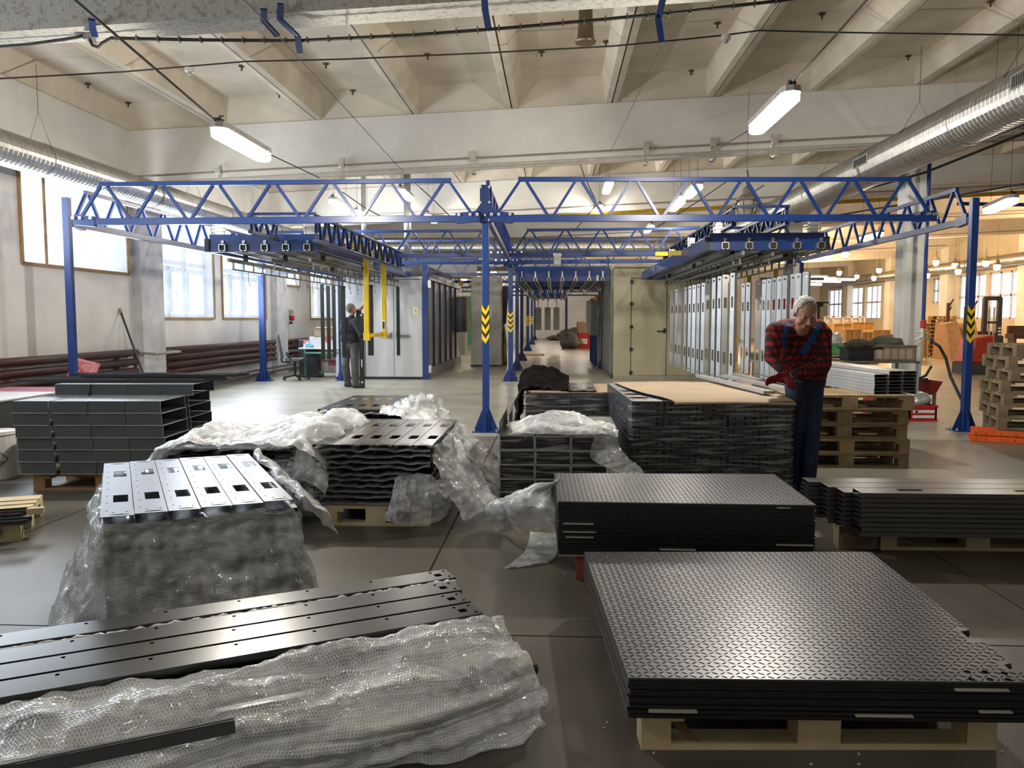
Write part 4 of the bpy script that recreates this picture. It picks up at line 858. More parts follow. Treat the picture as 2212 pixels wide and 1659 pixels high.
M_redc = mat('red_white_carton', (.42, .05, .07), .6, scale=3, col2=(.55, .52, .5), thr=(.45, .55), detail=3)
for k, (dx, z) in enumerate(((-.42, .14), (-.02, .14), (.4, .14), (-.4, .42), (.0, .42), (.42, .42))):
    carton('red_carton', 'red and white printed carton wrapped in film under the table, %s' % ['bottom left', 'bottom middle', 'bottom right', 'upper left', 'upper middle', 'upper right'][k], (bx + dx, 20.35, z), .4, .45, .27, 0, M_redc, tape=False, group='cartons under the table')
for k, (dx, z, s, mm, lb) in enumerate(((-.35, .76, .34, M_booth, 'white carton standing on the left table'), (-.02, .76, .3, M_redc, 'red and white carton on the middle of the left table'), (.27, .76, .26, mat('dark_teal_box', (.05, .12, .12), .6), 'dark teal box on the right end of the left table'))):
    carton('carton', lb, (bx + dx, 19.72, z), s, .3, .27, .05 * k, mm, tape=False)
carton('open_carton', 'open brown carton on top of the boxes on the left table', (bx - .18, 19.72, 1.03), .48, .3, .18, .1, M_card, flaps=True)
carton('pink_box', 'bright pink flat box on the boxes at the right of the left table', (bx + .27, 19.7, 1.03), .28, .25, .08, 0, mat('pink', (.75, .12, .22), .5), tape=False)
solo('blue_cloth', MB().box(bx - .62, bx - .44, 19.5, 19.7, .765, .83).box(bx - .6, bx - .5, 19.52, 19.68, .83, .86), mat('cyan_cloth', (.08, .35, .6), .7), 'light blue crumpled cloth on the left edge of the table', 'cloth', bevel=.02)
carton('small_red_pack', 'small white and red pack at the left edge of the table', (bx - .66, 19.85, .76), .14, .2, .16, 0, M_redc, tape=False)
solo('dark_bin', MB().prism([(-5.9 - .5, 19.9), (-5.9 + .0, 19.9), (-5.9 + .0, 20.4), (-5.9 - .5, 20.4)], 0, .95), M_dark, 'dark bin standing behind the office chair', 'bin', bevel=.02)
# ------------------------------------------------ left wall fittings
def radiator(label, ya, yb, zs):
    t = thing('pipe_radiator', label, 'radiator', (XL + .12, ya, zs[0]), 0, 'brown pipe radiators')
    for z in zs: MB().tube([(XL + .12, ya, z), (XL + .12, yb, z)], .062, 12).build('radiator_pipe', M_rad, t, smooth=True)
    for yy in (ya + .03, yb - .03): MB().tube([(XL + .12, yy, zs[0]), (XL + .12, yy, zs[-1])], .03, 8).build('riser', M_rad, t)
    for yy in (ya + .5, yb - .5): MB().box(XL, XL + .1, yy - .02, yy + .02, zs[0] - .06, zs[-1] + .03).build('wall_bracket', M_rail, t)
    return t
radiator('brown four pipe radiator on the left wall between the pilasters', 15.0, 20.95, (.44, .58, .72, .86))
radiator('brown four pipe radiator at the far left behind the grey trays', 7.9, 13.9, (.38, .55, .71, .87))
radiator('brown pipe radiator behind the office chair', 21.95, 27.9, (.42, .56, .70, .84))
solo('radiator_link_pipe', MB().tube([(XL + .12, 13.9, .87), (XL + .42, 13.98, .84), (XL + .42, 14.95, .84), (XL + .12, 15.0, .86)], .025, 8), mat('old_pipe_grey', ()), 'thin heating pipe bending round the pilaster between the radiators', 'pipe')
for k, z in enumerate((.14, .24)): solo('heating_pipe', MB().tube([(XL + .38, 14.95, z), (XL + .38, 27, z)], .028, 8), mat('dark_pipe', (.08, .06, .05), .6), '%s dark heating pipe along the foot of the left wall' % ['lower', 'upper'][k], 'pipe')
vs_ = thing('pipe_valve', 'dark valve stub standing at the near end of the floor pipes', 'valve', (XL + .42, 14.75, 0))
MB().tube([(0, 0, 0), (0, 0, .42)], .03, 8).tube([(-.08, 0, .28), (.1, 0, .28)], .03, 8).box(-.07, .07, -.07, .07, 0, .03).build('valve_body', mat('dark_pipe', ()), vs_, local=True)
p = W(618, 683, XL)
eb = thing('socket_box', 'white electrical box with red industrial socket on the left wall', 'electrical box', (XL, 21.95, 1.32))
MB().box(0, .1, 0, .32, 0, .42).build('white_box', M_booth, eb, local=True, bevel=.01); MB().box(.0, .12, .36, .62, .27, .4).build('grey_lid', mat('cabinet_grey', ()), eb, local=True)
MB().lathe((.08, .48, .17), [(.08, -.02), (.075, .08), (.06, .1)], 12, 'X').build('red_socket', M_red, eb, local=True)
for k in range(3): MB().box(.04, .1, .36 + k * .09, .42 + k * .09, 0, .07).build('black_plug', M_black, eb, local=True)
MB().tube([(.05, .15, .42), (.05, .15, 1.9)], .02, 6).build('conduit', M_booth, eb, local=True)
pl = thing('long_pole', 'long black pole with wooden tip leaning against the left pilaster', 'pole', (0, 0, 0)); pl.location = A(312, 815, 13.2)
a = A(262, 677, 13.6); b = A(317, 835, 12.9); b.z = 0; c0 = A(258, 667, 13.62)
bb_ = b; MB().tube([a, A(312, 815, 13.1), A(318, 832, 13.0)], .018, 8).build('pole_shaft', M_black, pl); MB().tube([c0, a], .026, 8).build('wooden_tip', M_lath, pl)
MB().tube([A(318, 832, 13.0), A(345, 880, 12.8)], .018, 8).build('pole_end', M_black, pl)
rb = thing('flattened_carton', 'large red flattened carton with white print leaning on the left radiator behind the post', 'cardboard', (-6.9, 11.2, 0))
m_ = mat('red_card', (.33, .035, .03), .6)
A1, A2, A3, A4 = A(156, 782, 11.2), A(166, 773, 11.4), A(216, 786, 11.4), A(203, 815, 11.0)
A5 = A(140, 820, 11.0); A6 = A(200, 850, 10.9)
MB().add([A5, A1, A2, A3, A4, A6] + [v + Vector((0, .02, 0)) for v in (A5, A1, A2, A3, A4, A6)], [(0, 1, 2, 3, 4, 5), (11, 10, 9, 8, 7, 6), (0, 6, 7, 1), (1, 7, 8, 2), (2, 8, 9, 3), (3, 9, 10, 4), (4, 10, 11, 5)]).build('card_sheet', m_, rb)
ln = MB()
def seg(a, b, w=.008): ln.bar(A(a[0], a[1], 11.06), A(b[0], b[1], 11.06), w, .004, up=(0, 1, 0))
for q in (((170, 779), (158, 796)), ((205, 790), (190, 812)), ((176, 797), (180, 790)), ((180, 790), (190, 789)), ((190, 789), (197, 790)), ((180, 800), (186, 795)), ((186, 795), (184, 805)), ((162, 800), (158, 812)), ((167, 797), (162, 812)), ((172, 798), (167, 812)), ((168, 776), (208, 787))): seg(*q)
ln.build('white_print', mat('print_white', (.6, .5, .45), .6), rb)
carton('flat_carton', 'flat brown carton on the heap at the left radiator', A(240, 812, 11.6) - Vector((0, 0, .12)), .42, .35, .12, .2)
carton('flat_carton', 'pale flattened carton right of the brown one by the radiator', A(262, 820, 11.8) - Vector((0, 0, .14)), .3, .25, .1, .5, mat('card_pale', (.55, .42, .32), .8))
hp = MB().box(-7.1, -6.2, 10.6, 12.0, 0, .40).box(-7.0, -6.3, 11.0, 12.0, .40, .5); solo('scrap_pile', hp, M_woodd, 'low heap of boards under the cartons behind the grey trays', 'heap')
# ================================================================ RIGHT HALL BACKGROUND, PALLETS
def pallet(label, x, y, z=0, rz=0, L=1.2, D=.8, m=None, group=None, old=False, name='pallet'):
    # long side along local x; front-left corner of the deck at origin
    t = thing(name, label, 'pallet', (x, y, z), rz, group); m = m or (M_woodd if old else M_wood)
    for k in range(5):
        w = .145 if k in (0, 2, 4) else .1; yy = (D - .145) * k / 4 + (.145 - w) / 2
        MB().box(0, L, yy, yy + w, .122, .144).build('deck_board', m, t, local=True)
    for xx in (0, L / 2 - .0725, L - .145): MB().box(xx, xx + .145, 0, D, .1, .122).build('stringer_board', m, t, local=True)
    for yy in (0, D / 2 - .05, D - .1):
        MB().box(0, L, yy, yy + .1, 0, .022).build('bottom_board', m, t, local=True)
        for xx in (0, L / 2 - .0725, L - .1): MB().box(xx, xx + (.145 if xx and xx < L - .2 else .1), yy, yy + .1, .022, .1).build('block', m, t, local=True)
    return t
# stack of pallets under the galvanised channels
pst = []
p = G(1752, 1010)
p0 = pallet('lowest pallet of the stack behind the older worker', 2.5 - .25, 8.0, 0, R(1), old=False, m=mat('worn_pallet_wood', (.20, .145, .07), .8, bump=.3, bscale=30, scale=5, col2=(.33, .25, .14)), group='pallets behind the older worker')
nm = ['second', 'third', 'fourth', 'topmost']
for k in range(4): copy_tree(p0, (2.25 + random.uniform(-.04, .06), 8.0 + random.uniform(-.03, .05), .144 * (k + 1)), R(random.uniform(-1.5, 1.5)), '%s pallet %sof the stack behind the older worker' % (nm[k], 'from below ' if k < 3 else ''))
# galvanised channels on it
dirv = (G(1770, 793, .95) - G(1887, 809, .95)); ang = math.atan2(dirv.y, dirv.x)
def cchan(L, w, h, th=.003, open_up=False):
    m = MB(); m.box(0, L, 0, w, h - th, h).box(0, L, 0, th, 0, h).box(0, L, w - th, w, 0, h).box(0, L, 0, .012, 0, th).box(0, L, w - .012, w, 0, th); return m
gmesh = cchan(1.9, .135, .031).mesh('steel_channel', M_alu)
base = G(1887, 849, .735); base.z = .722
ux = Vector((math.cos(ang), math.sin(ang), 0)); uy = Vector((math.sin(ang), -math.cos(ang), 0)) * -1
e1 = (G(1980, 845, .735) - base); e1.z = 0; e1 = e1.normalized()
cl = ['front', 'middle', 'back']
for c in range(3):
    for r in range(6 + (1 if c > 0 else 0)):
        o = bpy.data.objects.new('steel_channel', gmesh); COL.objects.link(o)
        px_ = uy * (1 if uy.dot(e1) > 0 else -1)
        o.location = base + px_ * (.143 * c + (.143 if uy.dot(e1) <= 0 else 0)) * 1.0 + ux * random.uniform(0, .012) + Vector((0, 0, .0325 * r)); o.rotation_euler = (0, 0, ang)
        if uy.dot(e1) > 0: o.location = base + uy * (.143 * (c + 1) - .143 * 0) - uy * 0 + ux * random.uniform(0, .012) + Vector((0, 0, .0325 * r)); o.location -= uy * .0
        tag(o, 'galvanised channel beside the older worker, %s column, layer %s from below' % (cl[c], ['one', 'two', 'three', 'four', 'five', 'six', 'seven'][r]), 'metal profile', 'galvanised channels on pallets')
# right pallet stack
p0 = pallet('lowest old pallet of the tall skewed stack at the right edge', 5.28, 9.85, 0, R(-14), group='old pallets at the right edge', old=True)
rr = [(-16, 0), (-12, .02), (-9, .09), (-10, .07), (-8, .14), (-7, .12), (-5, .22)]
for k, (a, dx) in enumerate(rr):
    copy_tree(p0, (5.25 + dx, 9.85 + .03 * k % .1, .144 * (k + 1)), R(a), '%s old pallet of the tall skewed stack at the right edge' % ['second lowest', 'third lowest', 'fourth lowest', 'fifth lowest', 'third from the top', 'second from the top', 'topmost'][k])
og = thing('orange_bracket', 'orange painted steel channel bracket on the floor at the right blue post', 'bracket', (5.28, 9.72, 0))
for k, (x0_, y0_) in enumerate(((0, 0), (.02, .02))):
    MB().box(x0_, .62, y0_ - .0, y0_ + .01, .075 * k, .075 * k + .07).box(x0_, .62, y0_ + .3, y0_ + .31, .075 * k, .075 * k + .07).box(x0_, .62, y0_, y0_ + .3, .075 * k, .075 * k + .008).build('orange_channel', M_orange, og, local=True)
for xx in (.05, .15, .3, .45, .57): MB().box(xx, xx + .012, -.003, 0, .03, .042).box(xx, xx + .012, -.003, 0, .1, .112).build('hole', M_black, og, local=True)
og.rotation_euler = (0, 0, R(-22)); og.location = (4.95, 9.86, 0)
# low table with boxes in front of the white column
tb = thing('steel_table', 'low steel work table with boxes in front of the white column', 'table', (4.1, 11.9, 0))
a = G(1893, 781, .80); b = G(1988, 781, .80); 
tz = .80; ta = A(1835, 775, 12.2).x; tbx = A(1988, 778, 12.2).x; tz = A(1900, 780, 12.2).z
MB().box(ta - 4.1, tbx - 4.1, .3, 1.1, tz - .03, tz).build('table_top', mat('table_dark_green', (.10, .11, .08), .6), tb, local=True)
for xx in (ta - 4.08, tbx - 4.14):
    for yy in (.32, 1.05): MB().box(xx, xx + .04, yy, yy + .04, 0, tz - .03).build('leg', mat('table_grey', (.32, .33, .34), .5), tb, local=True)
def at_tbl(px, w, Y=12.45): return A(px, 780, Y).x
c1 = carton('card_tray', 'long battered cardboard tray full of dark parts on the steel table', (A(1922, 780, 12.5).x, 12.55, tz), .62, .45, .2, .02, mat('card_brown', (.27, .20, .13), .8), flaps=True)
for k in range(5): MB().box(-.27 + .11 * k, -.19 + .11 * k, -.228, -.224, .03, .17).build('pale_stripe', mat('card_pale2', (.42, .36, .27), .8), c1, local=True)
bag('dark_parts', 'dark rolled parts heaped in the cardboard tray', (A(1920, 760, 12.5).x, 12.55, tz + .1), .27, .18, .26, mat('dark_green_parts', (.06, .065, .05), .7), 'parts', 9)
carton('small_carton', 'small upright carton standing on the cardboard tray', (A(1922, 760, 12.9).x - .03, 12.95, tz), .13, .12, .38, .2, mat('card_brown', ()), tape=False)
cc = thing('black_crate', 'black plastic crate with clothes on the left end of the steel table', 'crate', (A(1856, 780, 12.5).x, 12.5, tz)); 
MB().prism([(-.24, -.18), (.24, -.18), (.24, .18), (-.24, .18)], .0, .2).build('crate_body', M_black, cc, local=True, bevel=.015); MB().box(-.27, .27, -.2, .2, .17, .2).build('crate_rim', M_black, cc, local=True)
bag('dark_cloth', 'dark cloth heaped in the black crate', (A(1856, 760, 12.5).x, 12.5, tz + .19), .22, .15, .12, mat('cloth_olive', (.05, .05, .035), .9), 'cloth', 4)
# pile of boards behind the older worker
a = A(1790, 745, 15); 
for k, (z0_, dz, x0_, x1_, y_, mm, lb) in enumerate(((0, .62, 3.9, 5.0, 14.7, M_woodd, 'dark stacked boards under the sheets behind the older worker'), (.62, .05, 3.8, 5.15, 14.5, mat('pale_sheet', (.55, .46, .34), .6), 'pale sheet on the stacked boards'), (.67, .06, 3.85, 5.0, 14.7, M_woodd, 'dark sheet on the pale one'), (.73, .07, 3.8, 4.9, 15.0, M_rail, 'grey metal sheet under the green crate'))):
    solo('board_stack', MB().box(x0_, x1_, y_, y_ + 1.6, z0_, z0_ + dz), mm, lb, 'boards', 'stacked sheets behind the older worker')
gc = thing('green_crate', 'bright green plastic crate on the sheets behind the older worker', 'crate', (A(1804, 740, 15.3).x, 15.3, .8)); MB().prism([(-.13, -.15), (.13, -.15), (.13, .15), (-.13, .15)], 0, .2).build('crate_body', mat('green_plastic', (.10, .38, .12), .4), gc, local=True, bevel=.01); MB().box(-.145, .145, -.165, .165, .17, .2).build('crate_rim', mat('green_plastic', ()), gc, local=True)
bag('film_bundle', 'bundle of whitish plastic film beside the green crate', (A(1795, 712, 15.8).x, 15.9, .8), .32, .3, .42, mat('white_film', (.6, .6, .6), .3), 'plastic film', 12)
sgx = [(1835, 712, 'sheets heaped right of the green crate, upper'), (1860, 722, 'sheets heaped right of the green crate, lower')]
for k, (px, py, lb) in enumerate(sgx):
    c = A(px, py, 16.5); m_ = MB()
    for j in range(5): m_.cbox((c.x + .1 * j - .2, 16.5 + .1 * j, .70 + .05 * j - .12 * k), .9 - .1 * j, .6, .02, .1 * j)
    solo('metal_sheet_heap', m_, M_rail, 'thin dark metal ' + lb, 'metal sheets')
solo('sheet_table', MB().box(4.6, 5.6, 16.0, 17.1, 0, .56), M_woodd, 'low board stack carrying thin metal sheets', 'boards')
# red crates, tool tray, film bag by the pallets
def crate(name, label, c, sx, sy, sz, rz, m):
    t = thing(name, label, 'crate', c, rz); w = .02
    MB().box(-sx / 2, sx / 2, -sy / 2, -sy / 2 + w, 0, sz).box(-sx / 2, sx / 2, sy / 2 - w, sy / 2, 0, sz).box(-sx / 2, -sx / 2 + w, -sy / 2, sy / 2, 0, sz).box(sx / 2 - w, sx / 2, -sy / 2, sy / 2, 0, sz).box(-sx / 2, sx / 2, -sy / 2, sy / 2, 0, .02).build('crate_wall', m, t, local=True)
    MB().box(-sx / 2 - .01, sx / 2 + .01, -sy / 2 - .01, -sy / 2, sz - .04, sz).box(-sx / 2 - .01, sx / 2 + .01, -sy / 2 - .01, -sy / 2, 0, .03).build('crate_rim', m, t, local=True)
    return t
Yc = 11.75; c = A(1997, 903, Yc); s = A(2027, 870, Yc).x - A(1967, 870, Yc).x
rc = crate('red_crate', 'red plastic crate with white label strips standing right of the pallet stack', (c.x, Yc + .25, 0), s, .4, .23, 0, M_red)
MB().box(-s * .38, s * .4, -.214, -.205, .045, .085).box(-s * .38, s * .4, -.214, -.205, .12, .16).build('label_strip', mat('sign_white', ()), rc, local=True); MB().box(-s * .3, -s * .2, -.216, -.212, .125, .155).build('code_patch', M_black, rc, local=True)
bag('film_bag', 'translucent plastic bag bulging out of the red crate', (c.x - .02, Yc + .25, .19), .2, .2, .24, mat('film_greyish', (.33, .34, .31), .25, spec=.8), 'plastic bag', 14)
rc2 = crate('red_crate', 'dark red crate mostly hidden behind the stack of old pallets', (c.x - .5, Yc + .3, 0), .35, .4, .34, 0, M_red)
Yt = 12.9; c = A(1985, 832, Yt)
tt = thing('red_tool_tray', 'dark red tapered tool tray with tools and dust pan, right of the channels', 'tray', (c.x, Yt, .32))
MB().add([(-.2, -.15, 0), (.2, -.15, 0), (.2, .15, 0), (-.2, .15, 0), (-.27, -.2, .18), (.27, -.2, .18), (.27, .2, .18), (-.27, .2, .18)], [(0, 3, 2, 1), (0, 1, 5, 4), (1, 2, 6, 5), (2, 3, 7, 6), (3, 0, 4, 7)]).build('tray_body', mat('dark_red', (.22, .015, .02), .45), tt, local=True)
MB().tube([(-.2, 0, .12), (.1, 0, .26), (.2, .05, .4)], .02, 6).tube([(-.22, .05, .14), (.15, .05, .2)], .025, 6).box(-.1, .1, -.1, .1, .15, .19).build('tools', M_dark, tt, local=True)
solo('tray_stool', MB().box(c.x - .2, c.x + .2, Yt - .15, Yt + .15, .29, .32).box(c.x - .2, c.x - .16, Yt - .15, Yt - .11, 0, .29).box(c.x + .16, c.x + .2, Yt - .15, Yt - .11, 0, .29).box(c.x - .2, c.x - .16, Yt + .11, Yt + .15, 0, .29).box(c.x + .16, c.x + .2, Yt + .11, Yt + .15, 0, .29), M_rail, 'low steel stool under the red tool tray', 'stool')
# far right hall: osb boxes, pallets, forklift
Yo = 34
def Xo(px, Y): return A(px, 690, Y).x
for k, (xa, xb, z0_, z1_, y_) in enumerate(((1826, 1862, 0, 1.05, 31), (1862, 1886, 0, .95, 31), (1886, 1925, 0, 1.0, 33), (1800, 1842, 0, 1.25, 34), (1842, 1890, 0, 1.3, 35), (1980, 2006, 0, 1.05, 29))):
    a, b = Xo(xa, y_), Xo(xb, y_); t = thing('osb_crate', 'orange brown chipboard crate in the right hall, %s' % ['front left', 'front middle', 'right, by the column', 'rear left', 'rear middle', 'right of the white column'][k], 'crate', ((a + b) / 2, y_, 0), 0, 'chipboard crates')
    w = b - a; MB().box(-w / 2, w / 2, 0, 1, .12, z1_).build('crate_wall', M_osb, t, local=True)
    for q in (-w / 2, 0, w / 2 - .05): MB().box(q, q + .05, -.03, 0, 0, z1_).build('batten', M_wood, t, local=True)
    MB().box(-w / 2, w / 2, -.03, 1, z1_, z1_ + .03).build('lid', M_osb, t, local=True)
pm_ = []
pl0 = MB()
L_, D_ = 1.2, .8
pl0.box(0, L_, 0, D_, .122, .144)
for xx in (0, .53, 1.06): pl0.box(xx, xx + .14, 0, D_, 0, .022).box(xx, xx + .14, 0, .1, .022, .122).box(xx, xx + .14, .7, .8, .022, .122)
far_me = pl0.mesh('far_pallet', mat('bright_pallet', (.52, .34, .16), .8, var=.15, scale=2))
cnt = 0
for c_, (px, y_, n_) in enumerate(((1990, 36, 10), (2012, 33, 9), (2034, 35.5, 11), (2056, 36.5, 7), (2000, 38, 11), (2040, 38, 11))):
    x_ = Xo(px, y_) - .6
    for k in range(n_):
        o = bpy.data.objects.new('far_pallet', far_me); COL.objects.link(o); o.location = (x_ + random.uniform(-.05, .05), y_ + random.uniform(-.04, .04), .145 * k); o.rotation_euler = (0, 0, R(random.uniform(-3, 3) + (90 if c_ % 2 == 1 else 0)))
        if c_ % 2 == 1: o.location.x += 1.0
        tag(o, 'bright wooden pallet, %s from below in the %s stack under the far right windows' % (ORD0[k], ORD0[c_]), 'pallet', 'pallet stacks under the far right windows')
for k, (px, Y_) in enumerate(((2047, 33), (2100, 36))):
    x_ = Xo(px, Y_); t = thing('coat_stand' if k else 'steel_rack_post', 'dark upright steel rack with floor feet in the right hall' + ('' if not k else ', farther one'), 'rack', (x_, Y_, 0))
    MB().box(-.05, .05, -.05, .05, 0, 2.1).bar((0, 0, 1.9), (.18, 0, 2.25), .06).bar((0, 0, 1.7), (.12, 0, 1.95), .05).build('upright', mat('rack_brown', (.10, .05, .035), .6), t, local=True); MB().box(-.5, .7, -.06, .06, 0, .08).build('foot', mat('rack_brown', ()), t, local=True)
fl_ = thing('forklift', 'black forklift mast with forks carriage before the far right window', 'forklift', (Xo(2142, 31), 31, 0))
for s in (-1, 1): MB().box(s * .26 - .07, s * .26 + .07, -.08, .08, .1, 2.25).build('mast_rail', M_black, fl_, local=True)
MB().box(-.3, .3, -.06, .06, 2.15, 2.3).box(-.3, .3, -.06, .06, 1.3, 1.38).build('mast_crossbar', M_black, fl_, local=True)
MB().box(-.35, .35, -.2, .1, .35, .85).build('carriage', M_dark, fl_, local=True); MB().tube([(-.08, 0, .2), (-.08, 0, 1.9)], .04, 8).tube([(.08, 0, .2), (.08, 0, 1.9)], .04, 8).build('lift_cylinder', M_zinc, fl_, local=True)
MB().box(-.9, .35, .3, 1.6, .25, 1.0).build('truck_body', M_dark, fl_, local=True, bevel=.05)
for sx in (-.7, .25): MB().lathe((sx, .5, .25), [(.25, -.08), (.25, .08)], 14, 'X').build('wheel', M_black, fl_, local=True)
tx = MB()
for k in range(6): tx.box(.215, .305, -.085, -.081, .5 + .12 * k, .56 + .12 * k)
tx.build('white_lettering', mat('sign_white', ()), fl_, local=True)
oft = thing('orange_truck', 'bright orange red pallet truck body with grey foot, right of the blue post', 'truck', (Xo(2128, 22), 22, 0))
MB().add([(-.42, 0, .28), (.3, 0, .28), (.3, .8, .28), (-.42, .8, .28), (-.22, 0, .95), (.28, 0, 1.05), (.28, .8, 1.05), (-.22, .8, .95)], [(0, 3, 2, 1), (4, 5, 6, 7), (0, 1, 5, 4), (1, 2, 6, 5), (2, 3, 7, 6), (3, 0, 4, 7)]).build('truck_body', mat('orange_red', (.80, .09, .04), .4), oft, local=True, bevel=.05)
MB().box(-.42, .3, -.05, .8, 0, .30).build('grey_base', mat('base_grey', (.10, .10, .10), .6), oft, local=True)
for k, (px, w_) in enumerate(((2068, .5), (2108, .32))):
    x_ = Xo(px, 30); m_ = MB(); m_.add([(x_ - w_ * .3, 30, 0), (x_ + w_ * .9, 30, 0), (x_ + w_ * .9, 31.5, 0), (x_ - w_ * .3, 31.5, 0), (x_ - w_ * .6, 30.2, 1.30), (x_ + .05, 30.1, 1.38), (x_ + .1, 31, 1.35), (x_ - w_ * .6, 31, 1.3)], [(0, 3, 2, 1), (4, 5, 6, 7), (0, 1, 5, 4), (1, 2, 6, 5), (2, 3, 7, 6), (3, 0, 4, 7)])
    solo('tarp_cover', m_, mat('tarp_tan', (.48, .30, .18), .8, bump=.8, bscale=4), 'tan cardboard sheet leaning in the right hall, %s' % ['left of the blue post', 'right of the blue post'][k], 'sheet')
solo('brown_bench', MB().box(Xo(2192, 26), Xo(2230, 26), 26, 26.5, .85, 1.0).box(Xo(2195, 26), Xo(2230, 26), 26.4, 26.5, 1.0, 1.25).box(Xo(2194, 26), Xo(2198, 26), 26, 26.4, 0, .85), mat('brown_bench', (.10, .05, .035), .6), 'dark brown bench at the right edge before the far wall', 'bench')
fr = MB()
for px in (1782, 1800, 1822, 1840, 1858, 1868): fr.box(Xo(px, 38) - .04, Xo(px, 38) + .04, 38, 38.05, 0, 1.6)
fr.box(Xo(1782, 38), Xo(1868, 38), 38, 38.05, 1.55, 1.6).box(Xo(1782, 38), Xo(1868, 38), 38.1, 38.12, 1.1, 1.5)
solo('low_railing', fr, M_booth, 'pale low railing with grey infill in front of the right hall windows', 'railing')
p = A(1768, 655, 17.2); t = thing('bench_vice', 'dark grey vice handle fitting sticking out right of the older worker head', 'tool', p)
MB().box(-.06, .1, 0, .1, -.07, .0).box(-.1, .22, .02, .05, .0, .03).build('vice_body', M_dark, t, local=True); MB().box(-.0, .04, .03, .07, -p.z + .0, -.07).build('stand_post', M_dark, t, local=True)
# ================================================================ FOREGROUND STACKS
def wrap_mat(name, base=.62, a0=.30, a1=.72, rough=.2, scale=92, bump=.9, tint=(.68, .71, .735), streak=None):
    m = bpy.data.materials.new(name); m.use_nodes = True; nt = m.node_tree; N = nt.nodes; L = nt.links; p = N['Principled BSDF']; out = N['Material Output']
    p.inputs['Base Color'].default_value = (*[c * base for c in tint], 1); p.inputs['Roughness'].default_value = rough; p.inputs['Specular IOR Level'].default_value = 1.0; p.inputs['Coat Weight'].default_value = .8; p.inputs['Coat Roughness'].default_value = .06
    tr = N.new('ShaderNodeBsdfTransparent'); tr.inputs[0].default_value = (.93, .94, .93, 1); mx = N.new('ShaderNodeMixShader')
    uv = N.new('ShaderNodeTexCoord'); mp = N.new('ShaderNodeMapping'); L.new(uv.outputs['UV'], mp.inputs[0])
    if streak:
        mp.inputs['Scale'].default_value = streak; t = N.new('ShaderNodeTexNoise'); t.inputs['Scale'].default_value = 14; t.inputs['Detail'].default_value = 5; src = t.outputs[0]
    else:
        def mth(op, a, b=None):
            n_ = N.new('ShaderNodeMath'); n_.operation = op
            for i_, v_ in enumerate((a, b)):
                if v_ is None: continue
                if isinstance(v_, (int, float)): n_.inputs[i_].default_value = v_
                else: L.new(v_, n_.inputs[i_])
            return n_.outputs[0]
        wob = N.new('ShaderNodeTexNoise'); wob.inputs['Scale'].default_value = 9; L.new(uv.outputs['UV'], wob.inputs['Vector'])
        se = N.new('ShaderNodeSeparateXYZ'); va = N.new('ShaderNodeVectorMath'); va.operation = 'MULTIPLY_ADD'; L.new(wob.outputs['Color'], va.inputs[0]); va.inputs[1].default_value = (.02, .02, 0); L.new(uv.outputs['UV'], va.inputs[2]); L.new(va.outputs[0], se.inputs[0])
        v2 = mth('MULTIPLY', se.outputs[1], scale * 1.1547); row = mth('FLOOR', v2); odd = mth('FLOORED_MODULO', row, 2.0); xx = mth('ADD', mth('MULTIPLY', se.outputs[0], scale), mth('MULTIPLY', odd, .5))
        fx_ = mth('SUBTRACT', mth('FRACT', xx), .5); fy_ = mth('MULTIPLY', mth('SUBTRACT', mth('FRACT', v2), .5), .8660)
        src = mth('SQRT', mth('ADD', mth('MULTIPLY', fx_, fx_), mth('MULTIPLY', fy_, fy_))); t = None
    (L.new(mp.outputs[0], t.inputs['Vector']) if t else None)
    r = N.new('ShaderNodeMapRange'); r.inputs[1].default_value = .25 if not streak else .48; r.inputs[2].default_value = .46 if not streak else .66; r.inputs[3].default_value = a0; r.inputs[4].default_value = a1; L.new(src, r.inputs[0])
    n2 = N.new('ShaderNodeTexNoise'); n2.inputs['Scale'].default_value = 4; n2.inputs['Detail'].default_value = 4
    mp2 = N.new('ShaderNodeMapping'); mp2.inputs['Scale'].default_value = (.5, 2.6, 1); L.new(uv.outputs['UV'], mp2.inputs[0]); L.new(mp2.outputs[0], n2.inputs['Vector'])
    geo = N.new('ShaderNodeNewGeometry'); pr2 = N.new('ShaderNodeMapRange'); pr2.inputs[1].default_value = .47; pr2.inputs[2].default_value = .56; pr2.inputs[3].default_value = 0; pr2.inputs[4].default_value = .35; L.new(geo.outputs['Pointiness'], pr2.inputs[0])
    ad = N.new('ShaderNodeMath'); ad.operation = 'MULTIPLY_ADD'; L.new(n2.outputs[0], ad.inputs[0]); ad.inputs[1].default_value = 1.7 if not streak else .2; 
    sb_ = N.new('ShaderNodeMath'); sb_.operation = 'SUBTRACT'; L.new(r.outputs[0], sb_.inputs[0]); sb_.inputs[1].default_value = .90 if not streak else .1
    s3 = N.new('ShaderNodeMath'); s3.operation = 'ADD'; L.new(sb_.outputs[0], s3.inputs[0]); L.new(pr2.outputs[0], s3.inputs[1]) if not streak else None; s3.inputs[1].default_value = 0; L.new(s3.outputs[0], ad.inputs[2]); ad.use_clamp = True
    b = N.new('ShaderNodeBump'); b.inputs['Strength'].default_value = bump; b.inputs['Distance'].default_value = .004; b.invert = not streak; L.new(src, b.inputs['Height']); 
    n3 = N.new('ShaderNodeTexNoise'); n3.inputs['Scale'].default_value = 160 if not streak else 7; L.new(uv.outputs['UV'], n3.inputs['Vector']); b2 = N.new('ShaderNodeBump'); b2.inputs['Strength'].default_value = .6; b2.inputs['Distance'].default_value = .004; L.new(n3.outputs[0], b2.inputs['Height']); L.new(b2.outputs[0], b.inputs['Normal'])
    L.new(b.outputs[0], p.inputs['Normal'])
